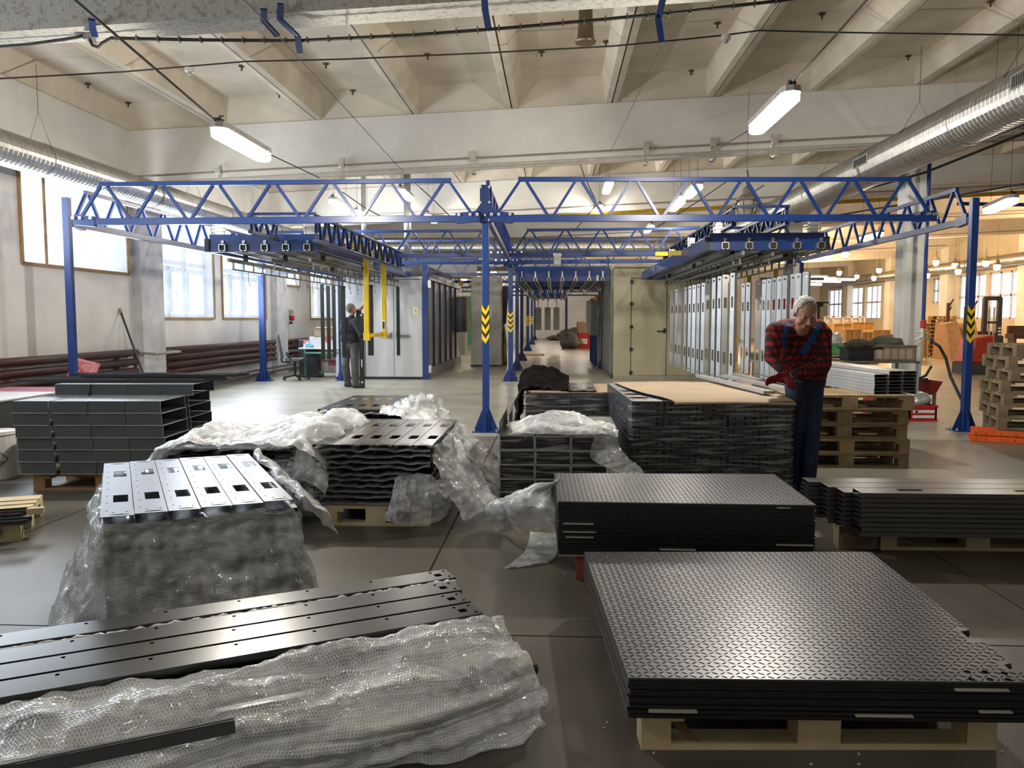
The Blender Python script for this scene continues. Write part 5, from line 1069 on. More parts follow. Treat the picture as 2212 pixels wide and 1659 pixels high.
    L.new(ad.outputs[0], mx.inputs[0]); L.new(tr.outputs[0], mx.inputs[1]); L.new(p.outputs[0], mx.inputs[2]); L.new(mx.outputs[0], out.inputs[0]); return m
M_wrap = wrap_mat('bubble_wrap', .85, .42, .66, rough=.14, bump=1.0)
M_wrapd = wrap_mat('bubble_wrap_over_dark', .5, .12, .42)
M_wraps = wrap_mat('bubble_wrap_bright', 1.25, .5, .80, rough=.14, bump=1.0)
M_film = wrap_mat('stretch_film', .6, .0, .45, rough=.08, bump=.5, streak=(.25, 3.2, 1))
def cr(p0, p1, p2, p3, t):
    return .5 * ((2 * p1) + (p2 - p0) * t + (2 * p0 - 5 * p1 + 4 * p2 - p3) * t * t + (3 * p1 - p0 - 3 * p2 + p3) * t ** 3)
def sheet(ctrl, nu, nv, amp=.02, freq=6, fold=None, seed=0, fine=.004):
    rows = len(ctrl); cols = len(ctrl[0]); g = []
    def ev(seq, t):
        n = len(seq) - 1; i = min(int(t * n), n - 1); f = t * n - i
        return cr(seq[max(i - 1, 0)], seq[i], seq[i + 1], seq[min(i + 2, n)], f)
    for j in range(nv + 1):
        row = [ev([ctrl[r][c] for r in range(rows)], j / nv) for c in range(cols)]
        g.append([ev(row, i / nu) for i in range(nu + 1)])
    us = [0]; vs_ = [0]
    mid = g[nv // 2]
    for i in range(nu): us.append(us[-1] + (mid[i + 1] - mid[i]).length)
    for j in range(nv): vs_.append(vs_[-1] + (g[j + 1][nu // 2] - g[j][nu // 2]).length)
    vs = []
    sv = Vector((seed * 3.1, seed * 1.7, seed))
    for j in range(nv + 1):
        for i in range(nu + 1):
            a = g[j][min(i + 1, nu)] - g[j][max(i - 1, 0)]; b = g[min(j + 1, nv)][i] - g[max(j - 1, 0)][i]; n_ = a.cross(b)
            if n_.length > 1e-9: n_.normalize()
            p = g[j][i]; e = min(j / nv, 1) ** .5 if j < nv * .1 else 1
            d = noise.noise(p * freq + sv) * amp + noise.noise(p * freq * 3.1 + sv) * amp * .4 + noise.noise(p * 40 + sv) * fine
            if fold:
                fa, fu, fv = fold; q = Vector((us[i] * fu, vs_[j] * fv, seed)); d += (1 - abs(noise.noise(q)) * 2.6) * fa + (1 - abs(noise.noise(q * 2.3 + sv)) * 2.6) * fa * .4
            v = p + n_ * d; v.z = max(v.z, .004); vs.append(v)
    w = nu + 1; fs = [(j * w + i, j * w + i + 1, (j + 1) * w + i + 1, (j + 1) * w + i) for j in range(nv) for i in range(nu)]
    m = MB().add(vs, fs); m.uv = [(us[i], vs_[j]) for j in range(nv + 1) for i in range(nu + 1)]; return m
def build_sheet(name, m, mt, parent=None, label=None, cat=None, group=None):
    me = bpy.data.meshes.new(name); off = wloc(parent) if parent is not None else Vector((0, 0, 0))
    me.from_pydata([tuple(Vector(v) - off) for v in m.v], [], m.f); uvl = me.uv_layers.new(name='UVMap')
    li = [0] * len(me.loops); me.loops.foreach_get('vertex_index', li)
    fl_ = []
    for v in li: fl_ += m.uv[v]
    uvl.data.foreach_set('uv', fl_); me.update(); me.materials.append(mt)
    for p in me.polygons: p.use_smooth = True
    o = bpy.data.objects.new(name, me); COL.objects.link(o)
    if parent is not None: o.parent = parent
    return tag(o, label, cat, group)
def bil(q, u, v):  # q: back-left, back-right, front-right, front-left ; u to the right, v from front to back
    return (q[3] * (1 - u) + q[2] * u) * (1 - v) + (q[0] * (1 - u) + q[1] * u) * v
ORD = ['first', 'second', 'third', 'fourth', 'fifth', 'sixth', 'seventh', 'eighth', 'ninth', 'tenth', 'eleventh', 'twelfth', 'thirteenth', 'fourteenth', 'fifteenth', 'sixteenth', 'seventeenth', 'eighteenth', 'nineteenth', 'twentieth', '21st', '22nd', '23rd', '24th', '25th', '26th', '27th', '28th', '29th', '30th', '31st', '32nd']
M_plate = mat('checker_plate', (.042, .043, .047), .33, .3, var=.10, scale=2, bump=.05, bscale=200, spec=.6)
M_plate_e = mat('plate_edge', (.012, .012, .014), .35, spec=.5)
def plates(q, z0, z1, n, nx, ny, lab, grp, notch=False, jit=.006):
    th = (z1 - z0) / n
    for k in range(n):
        dz = z0 + th * k; jx, jy = (random.uniform(-jit, jit), random.uniform(-jit, jit)) if k < n - 1 else (0, 0)
        top = k == n - 1
        zt = dz + th * (.80 if not top else 1)
        loop = [bil(q, 0, 0), bil(q, .5, 0), bil(q, 1, 0)]
        if notch: loop += [bil(q, 1, .06), bil(q, .975, .065), bil(q, .975, .09), bil(q, 1, .10), bil(q, 1, .24), bil(q, .97, .245), bil(q, .97, .29), bil(q, 1, .3)]
        loop += [bil(q, 1, 1), bil(q, 0, 1)]
        sag = (lambda i: -.004 if i == 1 else 0)
        vs = [Vector((p.x + jx, p.y + jy, dz)) for p in loop] + [Vector((p.x + jx, p.y + jy, zt)) for p in loop]; N_ = len(loop)
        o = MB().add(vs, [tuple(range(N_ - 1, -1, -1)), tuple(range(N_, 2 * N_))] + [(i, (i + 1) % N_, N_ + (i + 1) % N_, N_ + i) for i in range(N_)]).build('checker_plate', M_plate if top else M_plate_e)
        tag(o, ('topmost dark checker plate of the %s stack, full tread pattern in view' % lab) if top else 'dark steel plate in the %s stack, %s from the bottom' % (lab, ORD[k]), 'steel plate', grp)
        if top:
            m = MB(); h = .0022
            for j in range(ny):
                for i in range(nx):
                    u = (i + .5 + (.0 if j % 2 else .0)) / nx; v = (j + .5) / ny
                    if notch and u > .955 and (.05 < v < .11 or .22 < v < .31): continue
                    c = bil(q, u, v); a = R(38 if (i + j) % 2 else -38) + random.uniform(-.04, .04); d = Vector((math.cos(a), math.sin(a), 0)); e = Vector((-d.y, d.x, 0)); l, w_ = .0135, .0036
                    c = Vector((c.x, c.y, zt)); m.add([c - d * l, c + e * w_, c + d * l, c - e * w_, c + Vector((0, 0, h)) - d * l * .5, c + Vector((0, 0, h)) + d * l * .5], [(0, 3, 4), (3, 5, 4), (3, 2, 5), (0, 4, 1), (4, 5, 1), (5, 2, 1)])
            t = m.build('tread_lozenges', mat('tread_metal', (.042, .043, .047), .30, .3, var=.1), o); t['kind'] = 'stuff'
            if notch:
                hb = MB()
                for (u, v) in ((.86, .05), (.905, .05), (.95, .045), (.85, .012), (.895, .012), (.94, .012)):
                    c = bil(q, u, v); hb.lathe((c.x, c.y, zt), [(.011, 0), (.011, .0008)], 10)
                hb.build('bolt_holes', M_hole, o)['kind'] = 'stuff'
# front stack
z1 = .285
q1 = [G(1262, 1192, z1), G(1880, 1192, z1), G(2238, 1474, z1), G(1358, 1464, z1)]
plates(q1, .146, z1, 17, 52, 54, 'nearest', 'plates of the nearest stack', True)
pf = G(1385, 1620); pfr = G(2152, 1620); rz1 = math.atan2(pfr.y - pf.y, pfr.x - pf.x)
pallet('pale new pallet under the nearest stack of checker plates', pf.x, pf.y, 0, rz1, group='new pallets')
z2 = .452
q2 = [G(1198, 1022, z2), G(1672, 1024, z2), G(1763, 1091, z2), G(1206, 1083, z2)]
plates(q2, .156, z2, 30, 54, 26, 'farther', 'plates of the farther stack')
f0 = q2[3].lerp(q2[2], .05)
pallet('pallet hidden under the farther stack of checker plates', q2[3].x + .10, q2[3].y + .03, 0, R(-1), group='new pallets', m=mat('red_brown_wood', (.16, .04, .025), .7, col2=(.24, .07, .04)))
solo('plywood_sheet', MB().box(q2[3].x, q2[2].x - .02, q2[3].y + .0, q2[0].y - .02, .1445, .1555), M_card, 'thin tan plywood sheet between the pallet and the farther plate stack', 'sheet')
# pale spacer strips between plates
for (q, zs, u0, u1, lb) in ((q1, .172, .56, .70, 'pale spacer strip low at the front of the nearest plate stack'), (q1, .262, .80, .93, 'pale spacer strip near the top right of the nearest plate stack'), (q1, .190, .86, .94, 'pale spacer strip low at the right of the nearest plate stack'), (q1, .178, .05, .17, 'dull spacer strip low at the left of the nearest plate stack'),
                            (q2, .330, .02, .14, 'upper pale spacer strip at the left of the farther plate stack'), (q2, .285, .02, .15, 'middle pale spacer strip at the left of the farther plate stack'), (q2, .255, .03, .14, 'lower pale spacer strip at the left of the farther plate stack'), (q2, .195, .40, .54, 'pale spacer strip at the bottom middle of the farther plate stack'), (q2, .436, .85, .90, 'short pale spacer strip at the top right of the farther plate stack'), (q2, .232, .85, .99, 'pale spacer strip at the right of the farther plate stack')):
    a = bil(q, u0, 0); b = bil(q, u1, 0); m = MB().bar(Vector((a.x, a.y - .002, zs)), Vector((b.x, b.y - .002, zs)), .03, .0045)
    solo('spacer_strip', m, mat('strip_pale', (.36, .34, .28), .6), lb, 'strip', 'pale spacer strips')
cw = G(1485, 1600, .02); solo('clear_scrap', MB().add([cw + Vector((0, 0, .0)), cw + Vector((.045, -.01, .002)), cw + Vector((-.03, .1, .05)), cw + Vector((-.055, .1, .03))], [(0, 1, 2, 3)]), mat('brown_film', (.25, .16, .10), .15), 'brownish plastic scrap stuck in the front pallet', 'scrap')
# ---- punched panels (six side by side, folded long edges)
M_panel = mat('panel_coat', (.028, .031, .036), .24, .25, var=.08, scale=2, spec=.8)
def panel_mesh(w=.136, L=1.46, wins=True, d=.022):
    m = MB(); t = .0025
    ys = [0, .20, .34, .86, 1.00, L] if wins else [0, L]
    wx0, wx1 = w * .38, w * .86
    if wins:
        m.box(0, w, 0, .30, d - t, d).box(0, wx0, .30, .47, d - t, d).box(wx1, w, .30, .47, d - t, d).box(0, w, .47, .98, d - t, d).box(0, wx0, .98, 1.15, d - t, d).box(wx1, w, .98, 1.15, d - t, d).box(0, w, 1.15, L, d - t, d)
    else: m.box(0, w, 0, L, d - t, d)
    m.box(0, t, 0, L, 0, d - t).box(w - t, w, 0, L, 0, d - t); return m
pan_me = panel_mesh().mesh('perforated_plate', M_panel); pan_plain = panel_mesh(wins=True).mesh('perforated_plate', M_dark)
sl = MB(); w = .136; t = .0005; d = .022
for yy in (.03, 1.41):
    n_ = 8
    sl.prism([(w * .28 + (w * .6) * k / n_, yy + (.012 * math.sin(math.pi * k / n_))) for k in range(n_ + 1)] + [(w * .3, yy - .003)], d, d + t)
for k in range(8): sl.box(w * .16, w * .22, .12 + k * .17, .128 + k * .17, d, d + t)
for xx in (.35, .75): sl.box(w * xx, w * (xx + .07), .075, .083, d, d + t)
slot_me = sl.mesh('slots', M_hole)
def panel_row(org, rz, z, n, lab, grp, pitch=.14, top=False, cat='metal panel', plain=False, jit=0, start=0, labs=None):
    for k in range(start, n):
        o = bpy.data.objects.new('perforated_plate', pan_me if not plain else pan_plain); COL.objects.link(o)
        m_ = Matrix.Rotation(rz, 3, 'Z'); o.location = Vector(org) + m_ @ Vector((k * pitch, random.uniform(-jit, jit), 0)) + Vector((0, 0, z)); o.rotation_euler = (0, 0, rz + random.uniform(-jit, jit) * .2)
        tag(o, (lab % ORD[k]) if '%s' in lab else lab + ', ' + ORD[k] + ' from the left', cat, grp)
        if top:
            s_ = bpy.data.objects.new('slots', slot_me); COL.objects.link(s_); s_.parent = o; s_['kind'] = 'stuff'
def wavy(org, rz, z, W_, L_, seed, dark=True, front=True, parent=None, name='bubble_layer', label='', grp=None, amp=.01):
    # crumpled wrap layer showing along the front edge
    m_ = Matrix.Rotation(rz, 3, 'Z'); c = []
    for j in (-.02, .0, .1, L_ * .5, L_):
        c.append([Vector(org) + m_ @ Vector((x, j, 0)) + Vector((0, 0, z + (-.012 if j < 0 else 0) + .010 * abs(math.sin((x + .01 + .05 * math.sin(seed * 1.9)) * math.pi / (W_ / 6))) * (.5 + .5 * math.sin(seed * 2.7)) - .004 + .018 * noise.noise(Vector((x * 8, seed * 2.3, 0))) + .008 * noise.noise(Vector((x * 25, seed * 1.3, 0))))) for x in [W_ * i / 30 - .01 for i in range(31)]])
    return build_sheet(name, sheet(c, 60, 8, amp, 18, seed=seed, fine=.002), M_wrapd if dark else M_wrap, parent, label, 'bubble wrap', grp)
def skirt(path, z0, z1, flare, nu, nv, seed, amp=.03, fold=(.02, 5, .8), mt=None, label='', ragged=.0, top_in=0, name='bubble_wrap', extra=None, grp=None):
    # path: list of (point, outward vector, z top, flare factor)
    rows = []
    for t in (0, .08, .3, .55, .8, 1.0):
        row = []
        for i, (p, n_, zt, ff) in enumerate(path):
            out = flare * ff * (t ** 1.3) + (.012 if t > 0 else -.02)
            zb = z1 + ragged * noise.noise(Vector((i * 1.7, seed, 0)))
            row.append(Vector((p[0] + n_[0] * out, p[1] + n_[1] * out, zt * (1 - t) + zb * t)))
        rows.append(row)
    return build_sheet(name, sheet(rows, nu, nv, amp, 7, fold, seed), mt or M_wrap, None, label, 'bubble wrap', grp)
# Q: near left stack with bright top
zq = .60
Fl = G(215, 1118, zq); Fr = G(635, 1078, zq); Bl = G(250, 996, zq); rzq = math.atan2(Fr.y - Fl.y, Fr.x - Fl.x); Wq = (Fr - Fl).length
org = Vector((Fl.x, Fl.y, 0)); mq = Matrix.Rotation(rzq, 3, 'Z')
M_panel_br = mat('panel_sheen', (.07, .078, .105), .36, .5, var=.04, scale=1.5, spec=.8)
pan_br = panel_mesh(w=Wq / 6 - .003).mesh('perforated_plate', M_panel_br)
for k in range(6):
    o = bpy.data.objects.new('perforated_plate', pan_br); COL.objects.link(o); o.location = org + mq @ Vector((k * Wq / 6, 0, 0)) + Vector((0, 0, zq - .022 + .002 * (k % 2))); o.rotation_euler = (R(0), R(1.2), rzq)
    tag(o, 'shiny bluish punched panel on top of the near left wrapped stack, %s from the left' % ORD[k], 'metal panel', 'top panels of the near left stack')
    s_ = bpy.data.objects.new('slots', slot_me); COL.objects.link(s_); s_.parent = o; s_['kind'] = 'stuff'
for r in range(10):
    z = .148 + r * .0425
    panel_row(org + Vector((0, .02, 0)), rzq, z, 6, 'dark panel wrapped in the near left stack, layer %s from below' % ORD[r], 'inner panels of the near left stack', plain=True, jit=.01)
for r in (9, 6, 3): wavy(org, rzq, .148 + (r + .7) * .0425, Wq, 1.4, r, label='crumpled bubble wrap layer inside the near left stack, %s' % ('top' if r == 9 else 'middle' if r == 6 else 'bottom'), grp='bubble wrap layers of the near left stack')
pallet('pallet hidden in the wrap of the near left stack', org.x, org.y + .03, 0, rzq, group='wrapped pallets', L=.85, D=1.4)
def lc(x, y): return org + mq @ Vector((x, y, 0))
def ld(x, y): return mq @ Vector((x, y, 0))
Lq = 1.46
path = [(lc(-.02, 1.1), ld(-1, .3), .58, .8), (lc(-.03, .8), ld(-1, .1), .60, 1.0), (lc(-.03, .45), ld(-1, 0), .60, 1.15), (lc(-.03, .15), ld(-1, -.1), .585, 1.25), (lc(0, -.02), ld(-.6, -.7), .57, 1.1), (lc(.12, -.02), ld(0, -1), .575, .7), (lc(.28, -.02), ld(0, -1), .575, .45), (lc(.42, -.02), ld(0, -1), .575, .5),
        (lc(.58, -.02), ld(0, -1), .575, .6), (lc(.72, -.02), ld(.1, -1), .575, .6), (lc(.83, -.02), ld(.7, -.8), .57, .7), (lc(.86, .15), ld(1, -.3), .58, .65), (lc(.87, .4), ld(1, 0), .59, .6), (lc(.87, .7), ld(1, .1), .59, .55), (lc(.87, 1.1), ld(1, .2), .59, .5)]
skirt(path, .6, .03, .19, 150, 60, 3, amp=.035, fold=(.03, 4.5, .7), mt=M_wrap, label='large bubble wrap sheet draped to the floor around the near left stack', ragged=.06)
path2 = [(lc(-.02, .9), ld(-1, 0), .60, .6), (lc(-.03, .5), ld(-1, 0), .61, .9), (lc(-.04, .2), ld(-1, -.3), .56, 1.3), (lc(.0, .0), ld(-.7, -.7), .5, 1.5), (lc(.15, -.04), ld(0, -1), .3, 1.0), (lc(.4, -.04), ld(0, -1), .2, 1.1)]
skirt(path2, .6, .02, .17, 70, 36, 8, amp=.04, fold=(.03, 4, .8), mt=M_wrap, label='second loose bubble wrap flap at the left of the near left stack', ragged=.05, name='bubble_wrap_flap')
# rolled wrap edge along the right side of the panels
rows = []
for (dx, dz) in ((.84, .0), (.85, .025), (.885, .03), (.92, -.01), (1.0, -.09), (1.04, -.2)):
    rows.append([lc(dx + .02 * math.sin(y * 9), y) + Vector((0, 0, zq + dz - .01)) for y in (0, .3, .6, .9, 1.2, 1.5)])
build_sheet('bubble_wrap_edge', sheet(rows, 60, 20, .02, 9, (.012, 3, 6), 5), M_wraps, None, 'bright rolled bubble wrap edge along the right side of the near left stack', 'bubble wrap')
# MID stack
zm = .58; Ml = G(675, 960, zm); Mr = G(935, 962, zm); rzm = math.atan2(Mr.y - Ml.y, Mr.x - Ml.x); orgm = Vector((Ml.x, Ml.y, 0))
pw_ = (Mr - Ml).length / 6
panel_row(orgm, rzm, zm - .022, 6, 'dark punched panel on top of the middle stack, %s from the left', 'top panels of the middle stack', pitch=pw_, top=True)
for r in range(10):
    z = .146 + r * .0415
    panel_row(orgm + Vector((.01 + .012 * math.sin(r * 2.2) + (.03 if r > 5 else 0) * 0, .015, 0)), rzm, z, 6, 'dark panel edge in the middle stack, layer %s from below' % ORD[r], 'inner panels of the middle stack', pitch=pw_ * .985, plain=True, jit=.008)
    wavy(orgm, rzm, z + .030, .84, 1.3, r + 20, label='crumpled dark looking wrap layer in the middle stack, %s from below' % ORD[r], grp='bubble wrap layers of the middle stack', amp=.006)
pallet('pallet under the middle wrapped stack', orgm.x + .06, orgm.y + .02, 0, rzm, group='wrapped pallets', L=.75, D=1.4)
# BACK stack
zk = .58; Kl = G(686, 884, zk); orgk = Vector((Kl.x, Kl.y, 0)); pk = (G(805, 884, zk) - Kl).length / 4
panel_row(orgk, 0, zk - .022, 6, 'dark punched panel on top of the back stack, %s from the left', 'top panels of the back stack', pitch=pk, top=True)
for r in range(6): panel_row(orgk + Vector((.01, .01, 0)), 0, .30 + r * .042, 6, 'dark panel edge in the back stack, layer %s from below' % ORD[r], 'inner panels of the back stack', pitch=pk, plain=True, jit=.008)
solo('stack_core', MB().box(orgk.x + .02, orgk.x + .8, orgk.y + .05, orgk.y + 1.4, .144, .30), M_dark, 'dark lower part of the back stack', 'panels'); pallet('pallet under the back stack', orgk.x, orgk.y + .02, 0, 0, group='wrapped pallets', L=.8, D=1.4)
for r in (5, 3): wavy(orgk, 0, .30 + (r + .75) * .042, .82, 1.3, r + 40, label='crumpled wrap layer at the front of the back stack, %s' % ('upper' if r == 5 else 'lower'), grp='bubble wrap layers of the back stack')
# LEFT-middle stack
zl = .575; Nl = G(366, 962, zl); Nr = G(631, 960, zl); orgn = Vector((Nl.x, Nl.y, 0)); pn = (Nr - Nl).length / 6; rzn = math.atan2(Nr.y - Nl.y, Nr.x - Nl.x)
for r in range(10): panel_row(orgn + Vector((.008 * math.sin(r * 3), 0, 0)), rzn, .146 + r * .0425, 6, 'dark panel edge in the left covered stack, layer %s from below' % ORD[r], 'panels of the left covered stack', pitch=pn, plain=True, jit=.006)
pallet('pallet under the left covered stack', orgn.x, orgn.y + .02, 0, rzn, group='wrapped pallets', L=.8, D=1.4)
for r in (9, 7, 5): wavy(orgn, rzn, .146 + (r + .7) * .0425, .84, 1.3, r + 60, label='crumpled wrap layer in the left covered stack, %s' % ('top' if r == 9 else 'middle' if r == 7 else 'lower'), grp='bubble wrap layers of the left covered stack', amp=.006)
rows = []
xs_c = [-.22, -.1, .05, .2, .4, .6, .8, .98, 1.08]
for (y, z, za) in ((0.0, .58, 0), (.1, .60, .02), (.4, .60, .05), (.8, .60, .05), (1.2, .60, .05), (1.5, .58, .02), (1.62, .45, 0)):
    rows.append([Vector((orgn.x + x, orgn.y + y, (z + za * math.sin(x * 7 + y * 3)) if 0 < x < .9 else (z - (.18 if x < -.15 or x > 1.05 else .06)))) for x in xs_c])
build_sheet('bubble_wrap', sheet(rows, 80, 70, .03, 7, (.018, 5, 2), 11), M_wraps, None, 'pale bubble wrap sheet with long folds covering the top of the left stack', 'bubble wrap')
def off3(v, dx, dy, dz): return v + Vector((dx, dy, dz))
path = [(Vector((orgn.x - .02, orgn.y + 1.2, 0)), Vector((-1, 0, 0)), .58, .7), (Vector((orgn.x - .03, orgn.y + .7, 0)), Vector((-1, 0, 0)), .58, 1), (Vector((orgn.x - .03, orgn.y + .2, 0)), Vector((-1, -.1, 0)), .57, 1.2), (Vector((orgn.x - .02, orgn.y - .0, 0)), Vector((-.8, -.4, 0)), .55, 1.1)]
skirt(path, .58, .05, .22, 50, 30, 13, amp=.04, label='bubble wrap hanging down the left side of the left covered stack', name='bubble_wrap_flap')
# wrap between left and middle stacks, hump
rows = []
for (y, zz) in ((-.05, .30), (.02, .48), (.12, .60), (.4, .66), (.8, .66), (1.3, .62), (1.6, .5)):
    rows.append([Vector((orgm.x + x, orgm.y + y + .05, zz - dz)) for x, dz in ((-.30, .10), (-.2, .02), (-.1, -.02), (-.02, .0), (.05 + .0, .05), (.07, .09))])
build_sheet('bubble_wrap', sheet(rows, 50, 60, .045, 6, (.03, 5, 3), 15), M_wraps, None, 'humped bubble wrap between the left covered stack and the middle stack', 'bubble wrap')
rows = [[Vector((orgm.x + x, orgm.y - .03 - .02 * k, z)) for x in (-.3, -.18, -.08, .02)] for k, z in enumerate((.48, .38, .25, .15, .1))]
build_sheet('bubble_wrap_flap', sheet(rows, 30, 30, .03, 9, None, 16), M_wrapd, None, 'loose wrap flap hanging at the left front corner of the middle stack', 'bubble wrap')
xr = orgm.x + .86
path = [(Vector((xr + .0, orgm.y + .0, 0)), Vector((.8, -.5, 0)), .55, .8), (Vector((xr + .03, orgm.y + .2, 0)), Vector((1, -.2, 0)), .57, 1.0), (Vector((xr + .03, orgm.y + .6, 0)), Vector((1, 0, 0)), .58, 1.1), (Vector((xr + .03, orgm.y + 1.0, 0)), Vector((1, .1, 0)), .58, 1.3), (Vector((xr + .0, orgm.y + 1.5, 0)), Vector((1, .3, 0)), .57, 1.4)]
skirt(path, .58, .10, .34, 90, 46, 17, amp=.045, fold=(.03, 4, 1), mt=M_wrap, label='bubble wrap drooping down the right side of the middle stack', ragged=.03)
# hanging flap at the front right of middle stack
def AA(x, y, Y): return A(x, y, Y)
Ym = orgm.y
rows = [[AA(850, 1030, Ym - .05), AA(880, 1022, Ym - .05), AA(910, 1022, Ym - .06), AA(945, 1030, Ym - .06), AA(965, 1038, Ym + .02)],
        [AA(842, 1060, Ym - .10), AA(872, 1050, Ym - .14), AA(915, 1055, Ym - .12), AA(955, 1050, Ym - .1), AA(985, 1055, Ym + .02)],
        [AA(832, 1090, Ym - .16), AA(868, 1085, Ym - .22), AA(915, 1090, Ym - .16), AA(962, 1080, Ym - .12), AA(992, 1075, Ym + .02)],
        [AA(826, 1122, Ym - .2), AA(866, 1132, Ym - .26), AA(915, 1134, Ym - .2), AA(962, 1120, Ym - .12), AA(975, 1100, Ym + .0)]]
build_sheet('bubble_wrap_flap', sheet(rows, 70, 50, .035, 8, (.02, 7, 1), 19), M_wrap, None, 'fan shaped bubble wrap flap hanging at the front right corner of the middle stack', 'bubble wrap')
# right side wrap of the back stack, trailing to the floor
rows = [[G(815, 885, .60), G(850, 866, .62), G(880, 853, .64), G(900, 851, .62)],
        [G(850, 890, .60), G(880, 872, .66), G(915, 858, .66), G(930, 853, .62)],
        [G(880, 905, .56), G(915, 885, .60), G(945, 872, .58), G(950, 862, .55)],
        [G(920, 930, .48), G(950, 915, .50), G(962, 895, .46), G(958, 880, .45)],
        [G(940, 960, .30), G(975, 950, .30), G(985, 930, .28), G(968, 905, .30)],
        [G(960, 1000, .16), G(1000, 990, .14), G(1008, 965, .12), G(985, 935, .12)],
        [G(985, 1040, .02), G(1030, 1046, .02), G(1025, 1010, .03), G(1000, 970, .03)],
        [G(1000, 1048, .01), G(1066, 1050, .01), G(1040, 1030, .01), G(1010, 1000, .01)]]
build_sheet('bubble_wrap', sheet(rows, 50, 90, .05, 5, (.035, 5, 3), 21), M_wraps, None, 'long bubble wrap heap from the back stack down to the floor beside the middle stack', 'bubble wrap')
path = [(Vector((orgk.x - .02, orgk.y + .9, 0)), Vector((-1, 0, 0)), .57, .7), (Vector((orgk.x - .02, orgk.y + .3, 0)), Vector((-1, 0, 0)), .57, 1), (Vector((orgk.x, orgk.y - .03, 0)), Vector((-.7, -.7, 0)), .5, 1), (Vector((orgk.x + .3, orgk.y - .05, 0)), Vector((0, -1, 0)), .45, .6), (Vector((orgk.x + .7, orgk.y - .05, 0)), Vector((0, -1, 0)), .45, .6)]
skirt(path, .58, .05, .25, 60, 30, 23, amp=.05, label='bubble wrap round the front left of the back stack', name='bubble_wrap_flap')
# ---- long strips bottom left
zs_ = .33; O = G(1045, 1325, zs_); an_ = R(29.3); e1 = Vector((math.cos(an_), math.sin(an_), 0)); e2 = Vector((math.sin(an_), -math.cos(an_), 0))
def S(a, b, z): return Vector((O.x, O.y, 0)) + e1 * a + e2 * b + Vector((0, 0, z))
strip = MB(); Ls = 2.6; ws = .125
strip.box(-Ls, 0, 0, ws, .022, .025).box(-Ls, 0, 0, .0025, 0, .022).box(-Ls, 0, ws - .0025, ws, 0, .022); M_strip = mat('strip_coat', (.030, .032, .030), .27, .45, var=.06, scale=2, spec=.8)
strip_me = strip.mesh('steel_strip', M_strip); hm = MB()
for k in range(10): hm.lathe((-.08 - k * .27, ws * .82, .025), [(.007, 0), (.007, .0006)], 8)
hm.box(-.075, -.045, ws * .35, ws * .6, .025, .0256).lathe((-.02, ws * .2, .025), [(.006, 0), (.006, .0006)], 8).lathe((-.02, ws * .8, .025), [(.006, 0), (.006, .0006)], 8)
hole_me = hm.mesh('punched_holes', M_hole)
for k in range(4):
    o = bpy.data.objects.new('steel_strip', strip_me); COL.objects.link(o); o.location = S([.0, -.015, .0, .07][k] - (.0 if k else .0), -.005 - .145 * k - (.022 if k == 3 else 0), zs_ - .025); 
    o.rotation_euler = (0, 0, an_); mref = Matrix.Rotation(an_, 3, 'Z'); o.scale = (1, -1, 1) if False else (1, 1, 1)
    o.location = S([.0, .01, .03, .07][k], -.005 - .142 * k - (.022 if k == 3 else 0), zs_ - .025) - mref @ Vector((0, 0, 0))
    tag(o, 'long dark punched panel at the lower left, %s' % ['nearest of four', 'second from the front', 'third from the front', 'farthest of four, beyond a line of wrap'][k], 'metal panel', 'long punched panels at the lower left')
    h_ = bpy.data.objects.new('punched_holes', hole_me); COL.objects.link(h_); h_.parent = o; h_['kind'] = 'stuff'
rows = [[S(a, b, zs_ - .012 + c) for a in (-2.6, -2, -1.4, -.8, -.3, .06)] for b, c in ((-.282, -.01), (-.290, .008), (-.298, .01), (-.306, -.01))]
rows = [[S(a, b, zs_ - .010 + c) for a in (-2.6, -2, -1.4, -.8, -.3, .06)] for b, c in ((-.418, -.012), (-.428, .006), (-.440, .006), (-.450, -.012))]
build_sheet('bubble_wrap_seam', sheet(rows, 240, 6, .005, 40, None, 31, .006), M_wraps, None, 'thin line of bubble wrap squeezed between the two farthest long panels', 'bubble wrap')
for r in range(2):
    z = .15 + r * .07
    for k in range(6):
        o = bpy.data.objects.new('steel_strip', strip_me); COL.objects.link(o); o.location = S(.02 * random.random(), .20 - .135 * k, z); o.rotation_euler = (0, 0, an_); tag(o, 'long dark panel wrapped inside the lower left stack, %s layer, %s from the front' % (['lower', 'upper'][r], ORD[k]), 'metal panel', 'wrapped long panels at the lower left')
solo('timber_bearer', MB().bar(S(-.4, .2, .08), S(-.4, -.5, .08), .1, .14), M_wood, 'timber bearer under the right end of the lower left stack', 'timber'); solo('timber_bearer', MB().bar(S(-1.9, .2, .08), S(-1.9, -.5, .08), .1, .14), M_wood, 'timber bearer under the left end of the lower left stack', 'timber')
rows = []
aa = (-2.9, -2.5, -2.1, -1.7, -1.3, -.95, -.6, -.3, -.1, .02, .06)
for (b, z, ea) in ((.004, .318, 0), (.05, .328, 0), (.16, .322, .0), (.31, .285, 0), (.38, .235, .0), (.41, .17, .01), (.40, .10, .02), (.37, .04, .03), (.36, .006, .05)):
    rows.append([S(a + ea, b + .018 * math.sin(a * 5 + b * 9) - (.05 if a > 0 else 0), max(z - (.02 if a > .0 else 0) + .012 * math.sin(a * 7 + b * 20), .006)) for a in aa])
build_sheet('bubble_wrap', sheet(rows, 300, 110, .022, 8, (.030, .9, 8), 33, .003), M_wraps, None, 'big crumpled bubble wrap sheet with long folds covering the lower left stack', 'bubble wrap')
rows = [[S(a, .128 - .53 * t, z) for t in (0, .2, .5, .8, 1)] for a, z in ((.01, .318), (.05, .30), (.085, .22), (.08, .12), (.06, .02))]
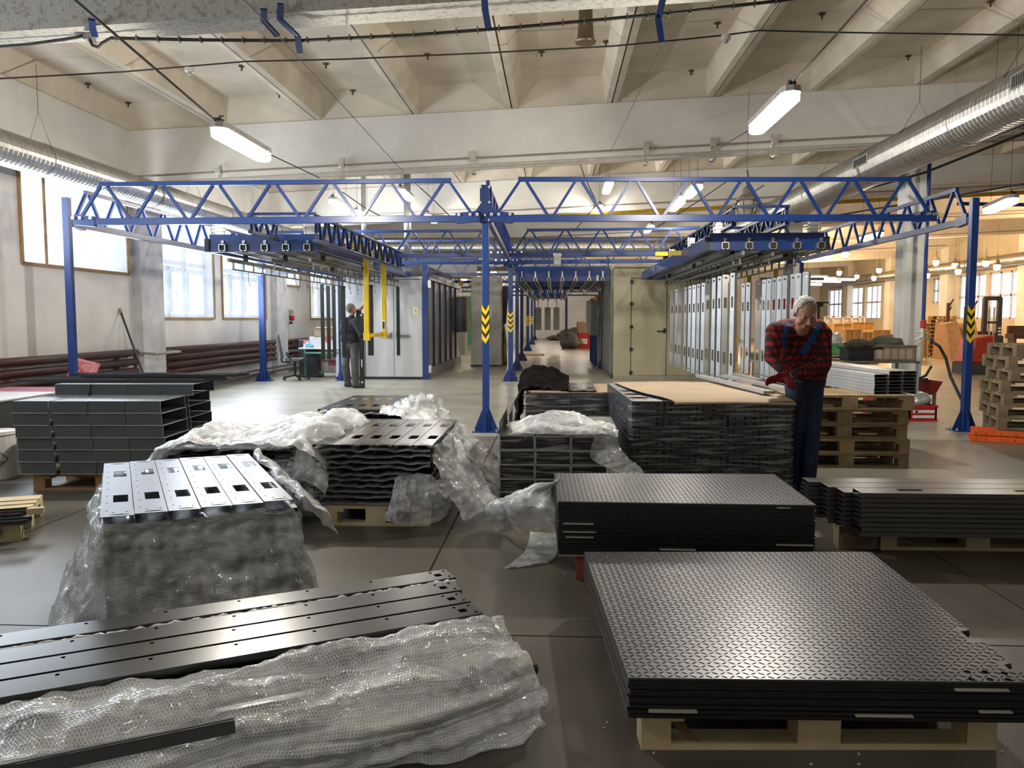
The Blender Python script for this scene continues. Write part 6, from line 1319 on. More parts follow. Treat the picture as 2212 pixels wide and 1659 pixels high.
build_sheet('bubble_wrap_flap', sheet(rows, 50, 30, .02, 9, (.015, 5, 3), 35), M_wraps, None, 'bubble wrap closing the right end of the lower left stack', 'bubble wrap')
rows = [[G(x, y, z) for x, y, z in r] for r in (((1140, 1450, .16), (1150, 1460, .12), (1158, 1470, .10)), ((1135, 1490, .08), (1160, 1482, .07), (1178, 1482, .05)), ((1140, 1520, .02), (1162, 1512, .04), (1187, 1505, .02)), ((1138, 1535, .01), (1160, 1530, .01), (1180, 1525, .01)))]
build_sheet('bubble_wrap_scrap', sheet(rows, 20, 20, .012, 20, None, 36), M_wraps, None, 'small scrap of bubble wrap poking out at the right end of the lower left stack', 'bubble wrap')
solo('pipe_end', MB().tube([S(-.2, .20, .17), S(.12, .20, .17)], .02, 12), M_black, 'black round bar end showing through the wrap at the right end', 'bar')
from mathutils.bvhtree import BVHTree
wb = [o for o in bpy.data.objects if o.get('label', '').startswith('big crumpled')][0]
wbv = BVHTree.FromPolygons([v.co for v in wb.data.vertices], [tuple(p.vertices) for p in wb.data.polygons])
def on_wrap(px, py):
    d = ray(px, py).normalized(); h = wbv.ray_cast(Vector((0, 0, H)), d); return h[0]
a, b = on_wrap(505, 1572), on_wrap(150, 1645)
dr = (b - a).normalized(); b = a + dr * 1.25; lift = e2 * .035 + Vector((0, 0, .02))
ag = thing('black_angle', 'black steel angle lying on the bubble wrap at the bottom left', 'angle', a)
MB().bar(a + lift, b + lift, .036, .004, up=(e2.x, e2.y, .35)).bar(a + lift + Vector((0, 0, .018)) - e2 * .016, b + lift + Vector((0, 0, .018)) - e2 * .016, .004, .034, up=(e2.x, e2.y, .35)).build('angle_flange', M_dark, ag)
# ---- grey trays on pallet at the left
def chan_x(L, D, h, t=.003, lip=.0):
    # short C tray, axis along x, open ends
    m = MB(); return m.box(0, L, 0, t, 0, h).box(0, L, D - t, D, 0, h).box(0, L, -.0, D, h - t, h).box(0, L, -.014, .03, 0, t).box(0, L, D - .03, D + .01, 0, t)
gt = G(25, 866, .77); gr = G(340, 866, .77); Lg = (gr - gt).length / 4; rzg = math.atan2(gr.y - gt.y, gr.x - gt.x); hg = .1; Dg = .52
tray_me = chan_x(Lg - .006, Dg, hg).mesh('tray_body', M_grey); inner = MB().box(.002, Lg - .008, .004, .007, .003, hg - .004).mesh('tray_inner', M_dark)
edge_me = MB().box(0, Lg - .006, -.016, -.012, -.001, .003).box(Lg - .008, Lg - .0055, 0, .004, 0, hg).box(Lg - .008, Lg - .0055, 0, Dg, hg - .004, hg).box(Lg - .008, Lg - .0055, Dg - .004, Dg, 0, hg).box(0, Lg - .006, -.001, .002, hg - .002, hg + .001).mesh('pale_rim', M_edge)
og_ = Vector((gt.x, gt.y, 0)); mg_ = Matrix.Rotation(rzg, 3, 'Z')
for r in range(7):
    for row in range(2):
        if r == 6 and row == 0: continue
        for c in range(4):
            gap = .02 if c > 0 else 0
            x = c * Lg + (.02 if c == 0 else .045) - .02 + (.012 * (5 - r) if r < 6 else .10) * (1 if r < 6 else 1) * .8; y = (0 if row == 0 else Dg + .07) + .004 * ((r + c) % 3)
            if r == 6: y = Dg * .98 ; x += .0
            o = bpy.data.objects.new('steel_tray', tray_me); COL.objects.link(o); o.location = og_ + mg_ @ Vector((x, y, 0)) + Vector((0, 0, .152 + r * (hg + .003))); o.rotation_euler = (0, 0, rzg)
            tag(o, 'grey steel tray in the left stack, layer %s from below, %s in the %s row' % (ORD[r], ['leftmost', 'second', 'third', 'rightmost'][c], 'front' if row == 0 else 'back'), 'steel tray', 'grey steel trays at the left')
            e_ = bpy.data.objects.new('pale_rim', edge_me); COL.objects.link(e_); e_.parent = o
pallet('pallet under the grey steel trays', og_.x + .12, og_.y + .05, 0, rzg, group='left pallets', D=1.1, m=mat('brown_pallet', (.22, .12, .045), .8, col2=(.34, .20, .09)))
zt = .152 + 7 * (hg + .003)
for k, (x0_, x1_, y_, z_) in enumerate(((-.25, 1.42, 1.02, 0), (-.30, 1.50, .86, 0), (-.1, 1.62, 1.12, .03), (-.38, 1.36, .72, 0), (.1, 1.58, .94, .03))):
    p = MB(); 
    a = og_ + mg_ @ Vector((x0_, y_, 0)); b = og_ + mg_ @ Vector((x1_, y_, 0)); z = zt + z_ + .002
    p.sweep(a + Vector((0, 0, z + .013)), b + Vector((0, 0, z + .013)), [(-.04, -.013), (.04, -.013), (.04, .013), (.037, .013), (.037, -.010), (-.037, -.010), (-.037, .013), (-.04, .013)])
    solo('black_profile', p, M_dark, 'long black profile lying on top of the grey trays, %s' % ['middle lower', 'second lower', 'upper far one', 'nearest', 'upper middle one'][k], 'metal profile', 'black profiles on the grey trays')
# things at the far left edge
bk_ = thing('white_bucket', 'white plastic drum with a black hazard pictogram at the left edge', 'drum', A(-4, 1016, 7.05)); bk_.location.z = 0
hb = A(10, 930, 7.05).z
MB().lathe((0, 0, 0), [(.145, 0), (.16, .02), (.165, hb - .04), (.172, hb - .03), (.17, hb)], 24).build('drum_body', mat('drum_white', (.62, .61, .58), .45), bk_, local=True, smooth=False)
lb = MB()
def on_drum(u, z, r=.1655): a = -math.pi / 2 + u / .165; return Vector((math.cos(a) * r, math.sin(a) * r, z))
zc = hb * .45; d_ = .085; pts = [on_drum(.10 + u, zc + v) for u, v in ((-d_, 0), (0, -d_), (d_, 0), (0, d_))]
for a, b in zip(pts, pts[1:] + pts[:1]): lb.bar(a, b, .006, .006)
for a, b in (((-.05, -.03), (.05, -.045)), ((-.03, -.03), (-.03, .03)), ((-.03, .0), (-.05, .02)), ((-.03, .01), (-.01, .03)), ((.0, -.035), (.04, -.02)), ((.04, -.02), (.055, -.03))): lb.bar(on_drum(.10 + a[0], zc + a[1]), on_drum(.10 + b[0], zc + b[1]), .008, .005)
lb.build('hazard_pictogram', M_black, bk_, local=True)
dk = A(-30, 925, 7.75)
solo('dark_sheets', MB().box(-6.6, -5.33, 7.45, 8.4, .28, .66).box(-6.6, -5.36, 7.5, 8.4, 0, .28), M_dark, 'dark stacked sheets behind the white drum at the left edge', 'sheets')
solo('pale_sheet', MB().box(-6.6, -5.31, 7.43, 8.4, .66, .675), mat('pale_steel', (.4, .4, .38), .4, .4), 'pale sheet on top of the dark sheets at the left edge', 'sheet')
solo('crimson_cover', MB().box(-6.5, -5.2, 8.0, 9.3, .62, .65), mat('crimson', (.20, .01, .04), .5), 'crimson sheet end showing behind the grey trays', 'sheet')
solo('sheet_bearer', MB().box(-6.2, -5.2, 8.45, 9.2, 0, .62), M_woodd, 'wooden bearer pile under the crimson sheet', 'timber')
# small pallet at the left edge
lp = pallet('pale pallet with black strips at the left edge', 0, 0, 0, R(24), group='left pallets', D=.8); lp.location = G(46, 1168) - Matrix.Rotation(R(24), 3, 'Z') @ Vector((1.2, 0, 0)) ; lp.location.z = 0
lp.rotation_euler = (0, 0, R(24))
for k in range(5):
    a = G(18 + 12 * k, 1103 + 2 * k, .17) ; o = MB(); dx = Matrix.Rotation(R(24), 3, 'Z') @ Vector((-1, 0, 0)); q0 = G(68 - 10 * (k % 3), 1100 + 7 * k, .16)
    o.sweep(q0, q0 + dx * .9, [(-.02, -.014), (.02, -.014), (.02, .014), (.017, .014), (.017, -.011), (-.02, -.011)])
    solo('black_strip', o, M_dark, 'short black profile on the pallet at the left edge, %s from the back' % ORD[k], 'metal profile', 'black strips on the left edge pallet')
solo('wood_offcut', MB().cbox(G(77, 1103, .165), .1, .05, .04, R(24)), M_wood, 'small wood block on the pallet at the left edge', 'wood block')
# ---- right channel stack
zr = .415; c0 = G(1862, 1064, zr); M_ch = mat('channel_coat', (.085, .085, .085), .32, .5, var=.08, scale=3, spec=.7)
def chan_me(w=.15, h=.027, L=1.6, holes=False):
    m = MB(); t = .003
    if holes: 
        xs_ = [0, .25, .40, .95, 1.1, L]
        for i in range(5):
            if i in (1, 3): m.box(xs_[i], xs_[i + 1], 0, w * .55, h - t, h).box(xs_[i], xs_[i + 1], w * .82, w, h - t, h)
            else: m.box(xs_[i], xs_[i + 1], 0, w, h - t, h)
    else: m.box(0, L, 0, w, h - t, h)
    return m.box(0, L, 0, t, 0, h).box(0, L, w - t, w, 0, h).box(0, L, -.0, .012, 0, t)
ch_me = chan_me().mesh('steel_channel', M_ch); ch_top = chan_me(holes=True).mesh('steel_channel', M_ch)
for c in range(4):
    for r in range(9):
        if c > 0 and r > 8 - (c > 0): continue
        o = bpy.data.objects.new('steel_channel', ch_top if r == 8 and c == 0 else ch_me); COL.objects.link(o)
        o.location = Vector((c0.x - (.045 * c if c < 3 else .17) + random.uniform(-.006, .006), c0.y + .158 * c, .146 + r * .0298)); o.rotation_euler = (0, 0, R(.5))
        tag(o, 'grey steel channel at the right edge, %s column, layer %s from below' % (['front', 'second', 'third', 'rear'][c], ORD[r]), 'metal profile', 'grey channels at the right edge')
pr_ = G(1902, 1188); pallet('pale pallet under the grey channels at the right edge', pr_.x, pr_.y, 0, R(.5), group='right pallets')
solo('wood_runner', MB().box(c0.x - .04, c0.x + .2, c0.y + .25, c0.y + .35, 0, .144), M_woodd, 'dark wooden bearer under the left end of the right hand channels', 'timber')
# ---- wrapped stack beside the older worker
zw = .80; Wl = G(1366, 866, zw); Wr = G(1705, 864, zw); rzw = R(2.5); ow = Vector((Wl.x, Wl.y, 0)); wcol = (Wr - Wl).length / 5; Dw = 1.85; hw = .1085
M_bx = mat('box_profile', (.045, .047, .052), .34, .2, var=.1, scale=3)
b_me = MB().box(.002, wcol - .002, 0, .004, 0, hw - .003).box(.002, .005, 0, Dw, 0, hw - .003).box(wcol - .005, wcol - .002, 0, Dw, 0, hw - .003).box(.002, wcol - .002, 0, Dw, hw - .006, hw - .003).mesh('profile_body', M_bx)
hd = MB()
for xx in (.2, .5, .8):
    for zz in (.3, .72): hd.lathe((wcol * xx, -.0006, hw * zz), [(.009, 0), (.009, .001)], 8, 'Y')
hd_me = hd.mesh('screw_holes', M_hole); mw = Matrix.Rotation(rzw, 3, 'Z')
for r in range(7):
    for c in range(5):
        t = thing('box_profile', 'dark box profile before the older worker, %s layer from below, %s column from left' % (ORD[r], ORD[c]), 'metal profile', ow + mw @ Vector((c * wcol + .006 * math.sin(r * 2 + c), .01 * ((r + c) % 2), 0)) + Vector((0, 0, .04 + r * hw)), rzw, 'wrapped box profiles')
        o = bpy.data.objects.new('profile_body', b_me); COL.objects.link(o); o.parent = t; o = bpy.data.objects.new('screw_holes', hd_me); COL.objects.link(o); o.parent = t; o['kind'] = 'stuff'
MB_ = MB().box(.02, 1.2, .02, 1.7, 0, .038); o = MB_.build('low_bearer', M_woodd, local=True); o.location = ow; o.rotation_euler = (0, 0, rzw); tag(o, 'flat wooden base under the wrapped box profiles', 'base')
def wl(x, y, z): return ow + mw @ Vector((x, y, 0)) + Vector((0, 0, z))
WW = wcol * 5
for j, y in enumerate((.28, .6, .92)):
    MBs = MB().prism([(.05 + .085 * math.cos(a * math.pi / 6) * 1.0, y + .03 * math.sin(a * math.pi / 6)) for a in range(12)], 0, .0008)
    o = MBs.build('oblong_hole', M_hole, local=True); o.location = wl(.04, 0, .80); o.rotation_euler = (0, 0, rzw); tag(o, 'dark oblong opening in the left hand profile tops of the wrapped stack, %s' % ['nearest', 'middle', 'farthest'][j], 'hole')
rows = [[wl(.26 - .1 * min(y, 1), y + dy, z) for z, dy in ((.80, 0),)][0] for y in (0,)]
cb_rows = []
for (y, z) in ((-.02, .772), (.0, .795), (.12, .815), (.6, .818), (1.2, .815), (1.8, .812)):
    xl = {-.02: .34, .0: .33, .12: .28, .6: .16, 1.2: .10, 1.8: .06}[y]
    cb_rows.append([wl(xl + (WW + .02 - xl) * t, y, z + .006 * math.sin(t * 4)) for t in (0, .25, .5, .75, 1)])
o = build_sheet('cardboard_sheet', sheet(cb_rows, 30, 30, .004, 4, None, 41, .0005), M_card, None, 'large tan cardboard sheet on the wrapped stack in front of the older worker', 'cardboard')
sm = o.modifiers.new('s', 'SOLIDIFY'); sm.thickness = .005
# grey profiles on the cardboard
for k, (p, q, w_) in enumerate((((1512, 812), (1662, 848), .10), ((1566, 812), (1716, 843), .10), ((1590, 808), (1640, 822), .09))):
    a = G(p[0], p[1], .845); b = G(q[0], q[1], .845); o = MB().sweep(a, b, [(-w_ / 2, -.012), (w_ / 2, -.012), (w_ / 2, .012), (w_ / 2 - .003, .012), (w_ / 2 - .003, -.009), (-w_ / 2 + .003, -.009), (-w_ / 2 + .003, .012), (-w_ / 2, .012)][::-1])
    o = MB().sweep(a, b, [(-w_ / 2, -.012), (-w_ / 2, .012), (w_ / 2, .012), (w_ / 2, -.012)])
    solo('grey_profile', o, M_alu, ['pale grey profile lying on the cardboard, nearest the camera', 'pale grey profile under the gloves of the older worker', 'short far grey profile on the cardboard'][k], 'metal profile', 'profiles on the cardboard')
# stretch film
rows = [[wl(x, y, z) for x, y in ((-.015, 1.5), (-.02, .9), (-.02, .3), (-.012, -.012), (.2, -.014), (.6, -.014), (1.0, -.014), (WW + .01, -.012), (WW + .015, .4))] for z in (.77, .6, .45, .3, .15, .03)]
build_sheet('stretch_film', sheet(rows, 120, 60, .006, 9, (.004, 1.2, 12), 43, .002), M_film, None, 'clear glossy stretch film wound round the stack beside the older worker', 'plastic film')
# ---- second wrapped stack with jacket
z2_ = .70; Vl = G(1135, 849, z2_); Vr = G(1330, 848, z2_); ov = Vector((Vl.x, Vl.y, 0)); Wv = Vr.x - Vl.x; hv = .069
v_me = MB().box(.002, Wv / 2 - .002, 0, .004, 0, hv - .003).box(.002, .005, 0, 1.1, 0, hv - .003).box(Wv / 2 - .005, Wv / 2 - .002, 0, 1.1, 0, hv - .003).box(.002, Wv / 2 - .002, 0, 1.1, hv - .006, hv - .003).mesh('profile_body', M_bx)
hv_m = MB()
for xx in (.07, .48, .9): hv_m.lathe((Wv / 2 * xx, -.0006, hv * .45), [(.006, 0), (.006, .001)], 8, 'Y')
hv_me = hv_m.mesh('screw_holes', M_hole)
for r in range(8):
    for c in range(2):
        t = thing('box_profile', 'wide dark profile in the wrapped stack with the jacket, layer %s from below, %s' % (ORD[r], ['left', 'right'][c]), 'metal profile', ov + Vector((c * Wv / 2, 0, .148 + r * hv)), 0, 'wide profiles of the jacket stack')
        o = bpy.data.objects.new('profile_body', v_me); COL.objects.link(o); o.parent = t; o = bpy.data.objects.new('screw_holes', hv_me); COL.objects.link(o); o.parent = t; o['kind'] = 'stuff'
pallet('pallet under the jacket stack', ov.x, ov.y + .02, 0, 0, group='wrapped pallets', L=.9, D=1.0)
vt_ = .148 + 8 * hv
solo('cardboard_sheet', MB().box(ov.x + .05, ov.x + Wv - .0, ov.y + .04, ov.y + 1.15, vt_, vt_ + .006), M_card, 'tan cardboard under the panels on the jacket stack', 'cardboard')
solo('cardboard_piece', MB().box(ov.x + .02, ov.x + .36, ov.y + .1, ov.y + .9, vt_ + .007, vt_ + .013).box(ov.x + .06, ov.x + .34, ov.y + .15, ov.y + .85, vt_ + .013, vt_ + .017), mat('pink_card', (.50, .34, .24), .8), 'pinkish cardboard piece at the left on the jacket stack', 'cardboard')
for k in range(2):
    a = G(1228 + 32 * k, 847, vt_ + .03); o = bpy.data.objects.new('perforated_plate', pan_me); COL.objects.link(o); o.location = (a.x, ov.y + .05, vt_ + .008); o.scale = (1.05, .62, 1); tag(o, 'grey punched panel lying on the cardboard of the jacket stack, %s' % ['left', 'right'][k], 'metal panel', 'panels on the jacket stack')
    s_ = bpy.data.objects.new('slots', slot_me); COL.objects.link(s_); s_.parent = o; s_['kind'] = 'stuff'
rows = [[Vector((ov.x + x, ov.y + y, z)) for x, z in zip((-.12, -.10, -.04, .04, .16, .30, .42), zz)] for y, zz in ((-.06, (.22, .42, .60, .66, .70, .712, .712)), (.1, (.30, .50, .70, .73, .74, .73, .715)), (.35, (.30, .52, .76, .80, .82, .80, .73)), (.65, (.35, .58, .80, .87, .90, .86, .76)), (.95, (.35, .55, .78, .86, .88, .85, .75)), (1.1, (.3, .5, .7, .74, .76, .74, .71)))]
rows = [[Vector((ov.x + x, ov.y + y, z)) for x, z in zip((-.10, -.09, -.05, .03, .16, .30, .44), zz)] for y, zz in ((.12, (.20, .42, .70, .725, .73, .73, .72)), (.35, (.28, .50, .72, .75, .76, .75, .725)), (.6, (.32, .55, .76, .82, .84, .82, .75)), (.85, (.35, .58, .80, .88, .91, .88, .78)), (1.05, (.35, .55, .78, .86, .88, .85, .75)), (1.15, (.3, .5, .7, .74, .76, .74, .72)))]
m_ = sheet(rows, 60, 60, .04, 7, (.025, 5, 5), 51, .002); o = build_sheet('black_jacket', m_, mat('black_cloth', (.005, .004, .004), 1, bump=.3, bscale=80, spec=.1), None, 'black jacket thrown over the back left corner of the second wrapped stack', 'jacket')
o.modifiers.new('s', 'SOLIDIFY').thickness = .015
rows = [[Vector((ov.x + x, ov.y + y, z)) for x, y in ((-.012, .9), (-.014, .3), (-.01, -.01), (.3, -.012), (.6, -.012), (Wv + .01, -.01), (Wv + .012, .4))] for z in (.69, .55, .4, .2, .1)]
build_sheet('stretch_film', sheet(rows, 90, 40, .005, 9, (.004, 1.2, 12), 53, .002), M_film, None, 'glossy stretch film round the stack with the jacket', 'plastic film')
# ---- C channel stack, open ends towards the camera
zc_ = .55; Cl = G(1078, 941, zc_); Cr = G(1311, 941, zc_); oc_ = Vector((Cl.x, Cl.y, 0)); wc = (Cr.x - Cl.x) / 3; hc = .113
M_cc = mat('open_channel', (.030, .030, .032), .35, .3, var=.1, scale=3)
def cme(top): 
    m = MB(); t = .005; L = 1.05
    m.box(.002, .002 + t, 0, L, 0, hc - .002).box(wc - .002 - t, wc - .002, 0, L, 0, hc - .002).box(.002, wc - .002, 0, L, 0, t)
    if top: m.box(.002, wc - .002, 0, L, hc - .002 - t, hc - .002)
    return m.mesh('channel_body', M_cc)
def rme(top):
    m = MB(); t = .006; y = -.001
    m.box(.002, .002 + t, y, 0, 0, hc - .002).box(wc - .002 - t, wc - .002, y, 0, 0, hc - .002).box(.002, wc - .002, y, 0, 0, t)
    if top: m.box(.002, wc - .002, y, 0, hc - .002 - t, hc - .002)
    return m.mesh('pale_rim', M_edge)
bt_, rt_ = cme(True), rme(True); bo_, ro_ = cme(False), rme(False)
infill = MB().box(.012, wc - .012, .03, .035, .008, hc - .012).mesh('inside_shade_sheet', M_black)  # black sheet painting the shade inside the open channel, no real filling
for r in range(5):
    for c in range(3):
        z = zc_ - hc * (5 - r) + .0; top = not (r == 4 and c == 0) 
        t = thing('open_channel', 'dark open ended channel, layer %s from below, %s column, under the white wrap bundle' % (ORD[r], ['left', 'middle', 'right'][c]), 'metal profile', oc_ + Vector((c * wc + .003 * (r % 2), 0, max(z, .005))), 0, 'open ended channels')
        for me, nm_ in ((bt_ if top else bo_, 'channel_body'), (rt_ if top else ro_, 'pale_rim'), (infill, 'inside_shade_sheet')):
            o = bpy.data.objects.new(nm_, me); COL.objects.link(o); o.parent = t
lf = MB().box(oc_.x + .002, oc_.x + .008, oc_.y + .0, oc_.y + .95, .55, .66).box(oc_.x + .05, oc_.x + .056, oc_.y + .5, oc_.y + .95, .55, .66); solo('channel_flange', lf, M_cc, 'upright dark flange standing at the left on the open ended channels', 'metal profile')
solo('rounded_plate', MB().prism([(oc_.x + .45, oc_.y + .35), (oc_.x + .93, oc_.y + .35), (oc_.x + .93, oc_.y + .95), (oc_.x + .88, oc_.y + 1.0), (oc_.x + .45, oc_.y + 1.0)], .553, .585), M_dark, 'dark rounded panel lying at the right on the open ended channels', 'metal panel')
rows = [[Vector((oc_.x + x, oc_.y + y, .553 + h * k * .55)) for x, h in ((.06, .0), (.12, .10), (.25, .20), (.42, .25), (.58, .22), (.72, .14), (.84, .10), (.92, .04))] for y, k in ((-.01, .05), (.02, .45), (.12, .85), (.3, 1.0), (.48, .8), (.58, .1))]
build_sheet('bubble_wrap_bundle', sheet(rows, 90, 50, .03, 7, (.014, 5, 4), 61, .003), M_wraps, None, 'puffy white bubble wrap bundle lying on the open ended channels', 'bubble wrap')
Yc_ = oc_.y
rows = [[A(1290, 925, Yc_ - .02), A(1305, 915, Yc_ + .05), A(1322, 918, Yc_ + .1)], [A(1280, 955, Yc_ - .06), A(1310, 945, Yc_ - .04), A(1332, 945, Yc_)], [A(1276, 988, Yc_ - .10), A(1315, 975, Yc_ - .12), A(1342, 970, Yc_ - .05)],
        [A(1305, 1008, Yc_ - .25), A(1335, 998, Yc_ - .3), A(1362, 992, Yc_ - .25)], [A(1330, 1020, Yc_ - .5), A(1362, 1018, Yc_ - .5), A(1385, 1014, Yc_ - .45)], [A(1345, 1030, Yc_ - .62), A(1372, 1030, Yc_ - .62), A(1396, 1030, Yc_ - .6)]]
build_sheet('bubble_wrap_flap', sheet(rows, 30, 60, .02, 9, None, 62, .003), M_wrapd, None, 'narrow bubble wrap tongue hanging from the bundle towards the plates', 'bubble wrap')
rows = [[oc_ + Vector((x, y, z)) for x, y in ((-.012, .5), (-.012, -.008), (.25, -.012), (.5, -.012), (.75, -.012), (.9, -.01))] for z in (.55, .45, .32, .2, .06)]
build_sheet('stretch_film', sheet(rows, 80, 40, .006, 9, (.005, 1.2, 12), 63, .002), M_film, None, 'clear film stretched across the open ended channels', 'plastic film')
# wrap clump beside the farther plates
rows = [[G(1178, 1042, .42), G(1192, 1036, .46), G(1204, 1034, .48), G(1212, 1036, .44)],
        [G(1110, 1062, .34), G(1150, 1048, .42), G(1190, 1052, .42), G(1200, 1060, .38)],
        [G(1060, 1078, .26), G(1110, 1072, .34), G(1160, 1072, .36), G(1198, 1082, .34)],
        [G(1043, 1105, .14), G(1085, 1092, .27), G(1140, 1095, .30), G(1200, 1105, .28)],
        [G(1052, 1132, .05), G(1090, 1122, .17), G(1140, 1118, .22), G(1202, 1128, .2)],
        [G(1062, 1148, .01), G(1100, 1150, .02), G(1145, 1150, .08), G(1204, 1150, .1)]]
build_sheet('bubble_wrap_clump', sheet(rows, 50, 50, .03, 6, (.02, 5, 4), 65, .003), M_wraps, None, 'large pale bubble wrap clump on the floor left of the farther plates', 'bubble wrap')
rows = [[G(1146, 1150, .06), G(1170, 1150, .08), G(1202, 1150, .09)], [G(1140, 1175, .03), G(1172, 1172, .05), G(1206, 1172, .06)], [G(1125, 1200, .02), G(1160, 1198, .03), G(1200, 1200, .03)], [G(1088, 1228, .008), G(1140, 1222, .01), G(1182, 1216, .01)]]
build_sheet('bubble_wrap_tail', sheet(rows, 30, 30, .01, 9, None, 66, .003), M_wrap, None, 'pointed tail of bubble wrap on the floor by the farther plates', 'bubble wrap')
# small litter on the floor
for k, (px, py) in enumerate(((1552, 1617), (1412, 1628), (1220, 1240), (1228, 1228), (1305, 1574), (1312, 1562), (2165, 1625), (1752, 1652), (1855, 1630), (1855, 1652), (2155, 1350))):
    g = G(px, py); o = solo('litter_scrap', MB().cbox((g.x, g.y, .003), .008, .006, .004, k), mat('litter', (.6, .58, .5), .6), 'tiny pale scrap on the floor ' + ['before the front pallet left end', 'left of the front pallet corner', 'left of the red block', 'just above the scrap by the red block', 'left of the front plates, lower', 'left of the front plates, upper', 'right of the front pallet', 'before the front pallet middle', 'right of the pallet middle, upper', 'right of the pallet middle, lower', 'beside the plate notches'][k], 'litter', 'floor specks')
# ================================================================ PEOPLE
def plaid():
    m = bpy.data.materials.new('plaid_shirt'); m.use_nodes = True; nt = m.node_tree; N = nt.nodes; L = nt.links; p = N['Principled BSDF']; p.inputs['Roughness'].default_value = .9
    tc = N.new('ShaderNodeTexCoord'); nz = N.new('ShaderNodeTexNoise'); nz.inputs['Scale'].default_value = 5; mixv = N.new('ShaderNodeVectorMath'); mixv.operation = 'MULTIPLY_ADD'
    L.new(nz.outputs['Color'], mixv.inputs[0]); mixv.inputs[1].default_value = (.05, .05, .05); L.new(tc.outputs['Object'], mixv.inputs[2]); L.new(tc.outputs['Object'], nz.inputs['Vector'])
    sp = N.new('ShaderNodeSeparateXYZ'); L.new(mixv.outputs[0], sp.inputs[0])
    def band(sock, off=0):
        a = N.new('ShaderNodeMath'); a.operation = 'MULTIPLY_ADD'; L.new(sock, a.inputs[0]); a.inputs[1].default_value = 105; a.inputs[2].default_value = off
        s = N.new('ShaderNodeMath'); s.operation = 'SINE'; L.new(a.outputs[0], s.inputs[0]); g = N.new('ShaderNodeMath'); g.operation = 'GREATER_THAN'; L.new(s.outputs[0], g.inputs[0]); g.inputs[1].default_value = 0; return g
    ax = N.new('ShaderNodeMath'); ax.operation = 'ADD'; L.new(sp.outputs[0], ax.inputs[0]); L.new(sp.outputs[1], ax.inputs[1])
    b1 = band(ax.outputs[0]); b2 = band(sp.outputs[2], 1); ad = N.new('ShaderNodeMath'); ad.operation = 'ADD'; L.new(b1.outputs[0], ad.inputs[0]); L.new(b2.outputs[0], ad.inputs[1]); hv_ = N.new('ShaderNodeMath'); hv_.operation = 'MULTIPLY'; L.new(ad.outputs[0], hv_.inputs[0]); hv_.inputs[1].default_value = .5
    r = N.new('ShaderNodeValToRGB'); r.color_ramp.interpolation = 'CONSTANT'; r.color_ramp.elements[0].color = (.27, .009, .014, 1); e = r.color_ramp.elements[1]; e.position = .4; e.color = (.06, .003, .006, 1); e3 = r.color_ramp.elements.new(.8); e3.color = (.008, .005, .007, 1)
    L.new(hv_.outputs[0], r.inputs[0]); L.new(r.outputs[0], p.inputs['Base Color']); return m
M_plaid = plaid(); M_skin = mat('skin_tone', (.42, .22, .15), .55, scale=20, var=.1, bump=.1, bscale=90); M_jean = mat('dark_jeans', (.008, .02, .055), .85, bump=.5, bscale=14, scale=6, var=.35)
M_glove = mat('red_knit_glove', (.24, .012, .02), .9, bump=.6, bscale=180, scale=60, var=.25); M_hair = mat('white_hair', (.58, .55, .50), .8, bump=.8, bscale=90, stretch=(1, 1, .3), scale=40, var=.2)
M_shoe = mat('dark_shoe', (.03, .03, .03), .5); M_black_c = mat('black_sweatshirt', (.010, .011, .015), .85, bump=.4, bscale=25); M_trou = mat('grey_work_trousers', (.085, .084, .082), .8, bump=.6, bscale=16, scale=5, var=.4); M_ghair = mat('grey_hair', (.20, .18, .15), .85, bump=.8, bscale=90, scale=40, var=.3)
def frame3(f, up):
    f = f.normalized(); r = f.cross(up).normalized(); u = r.cross(f).normalized(); return r, f, u
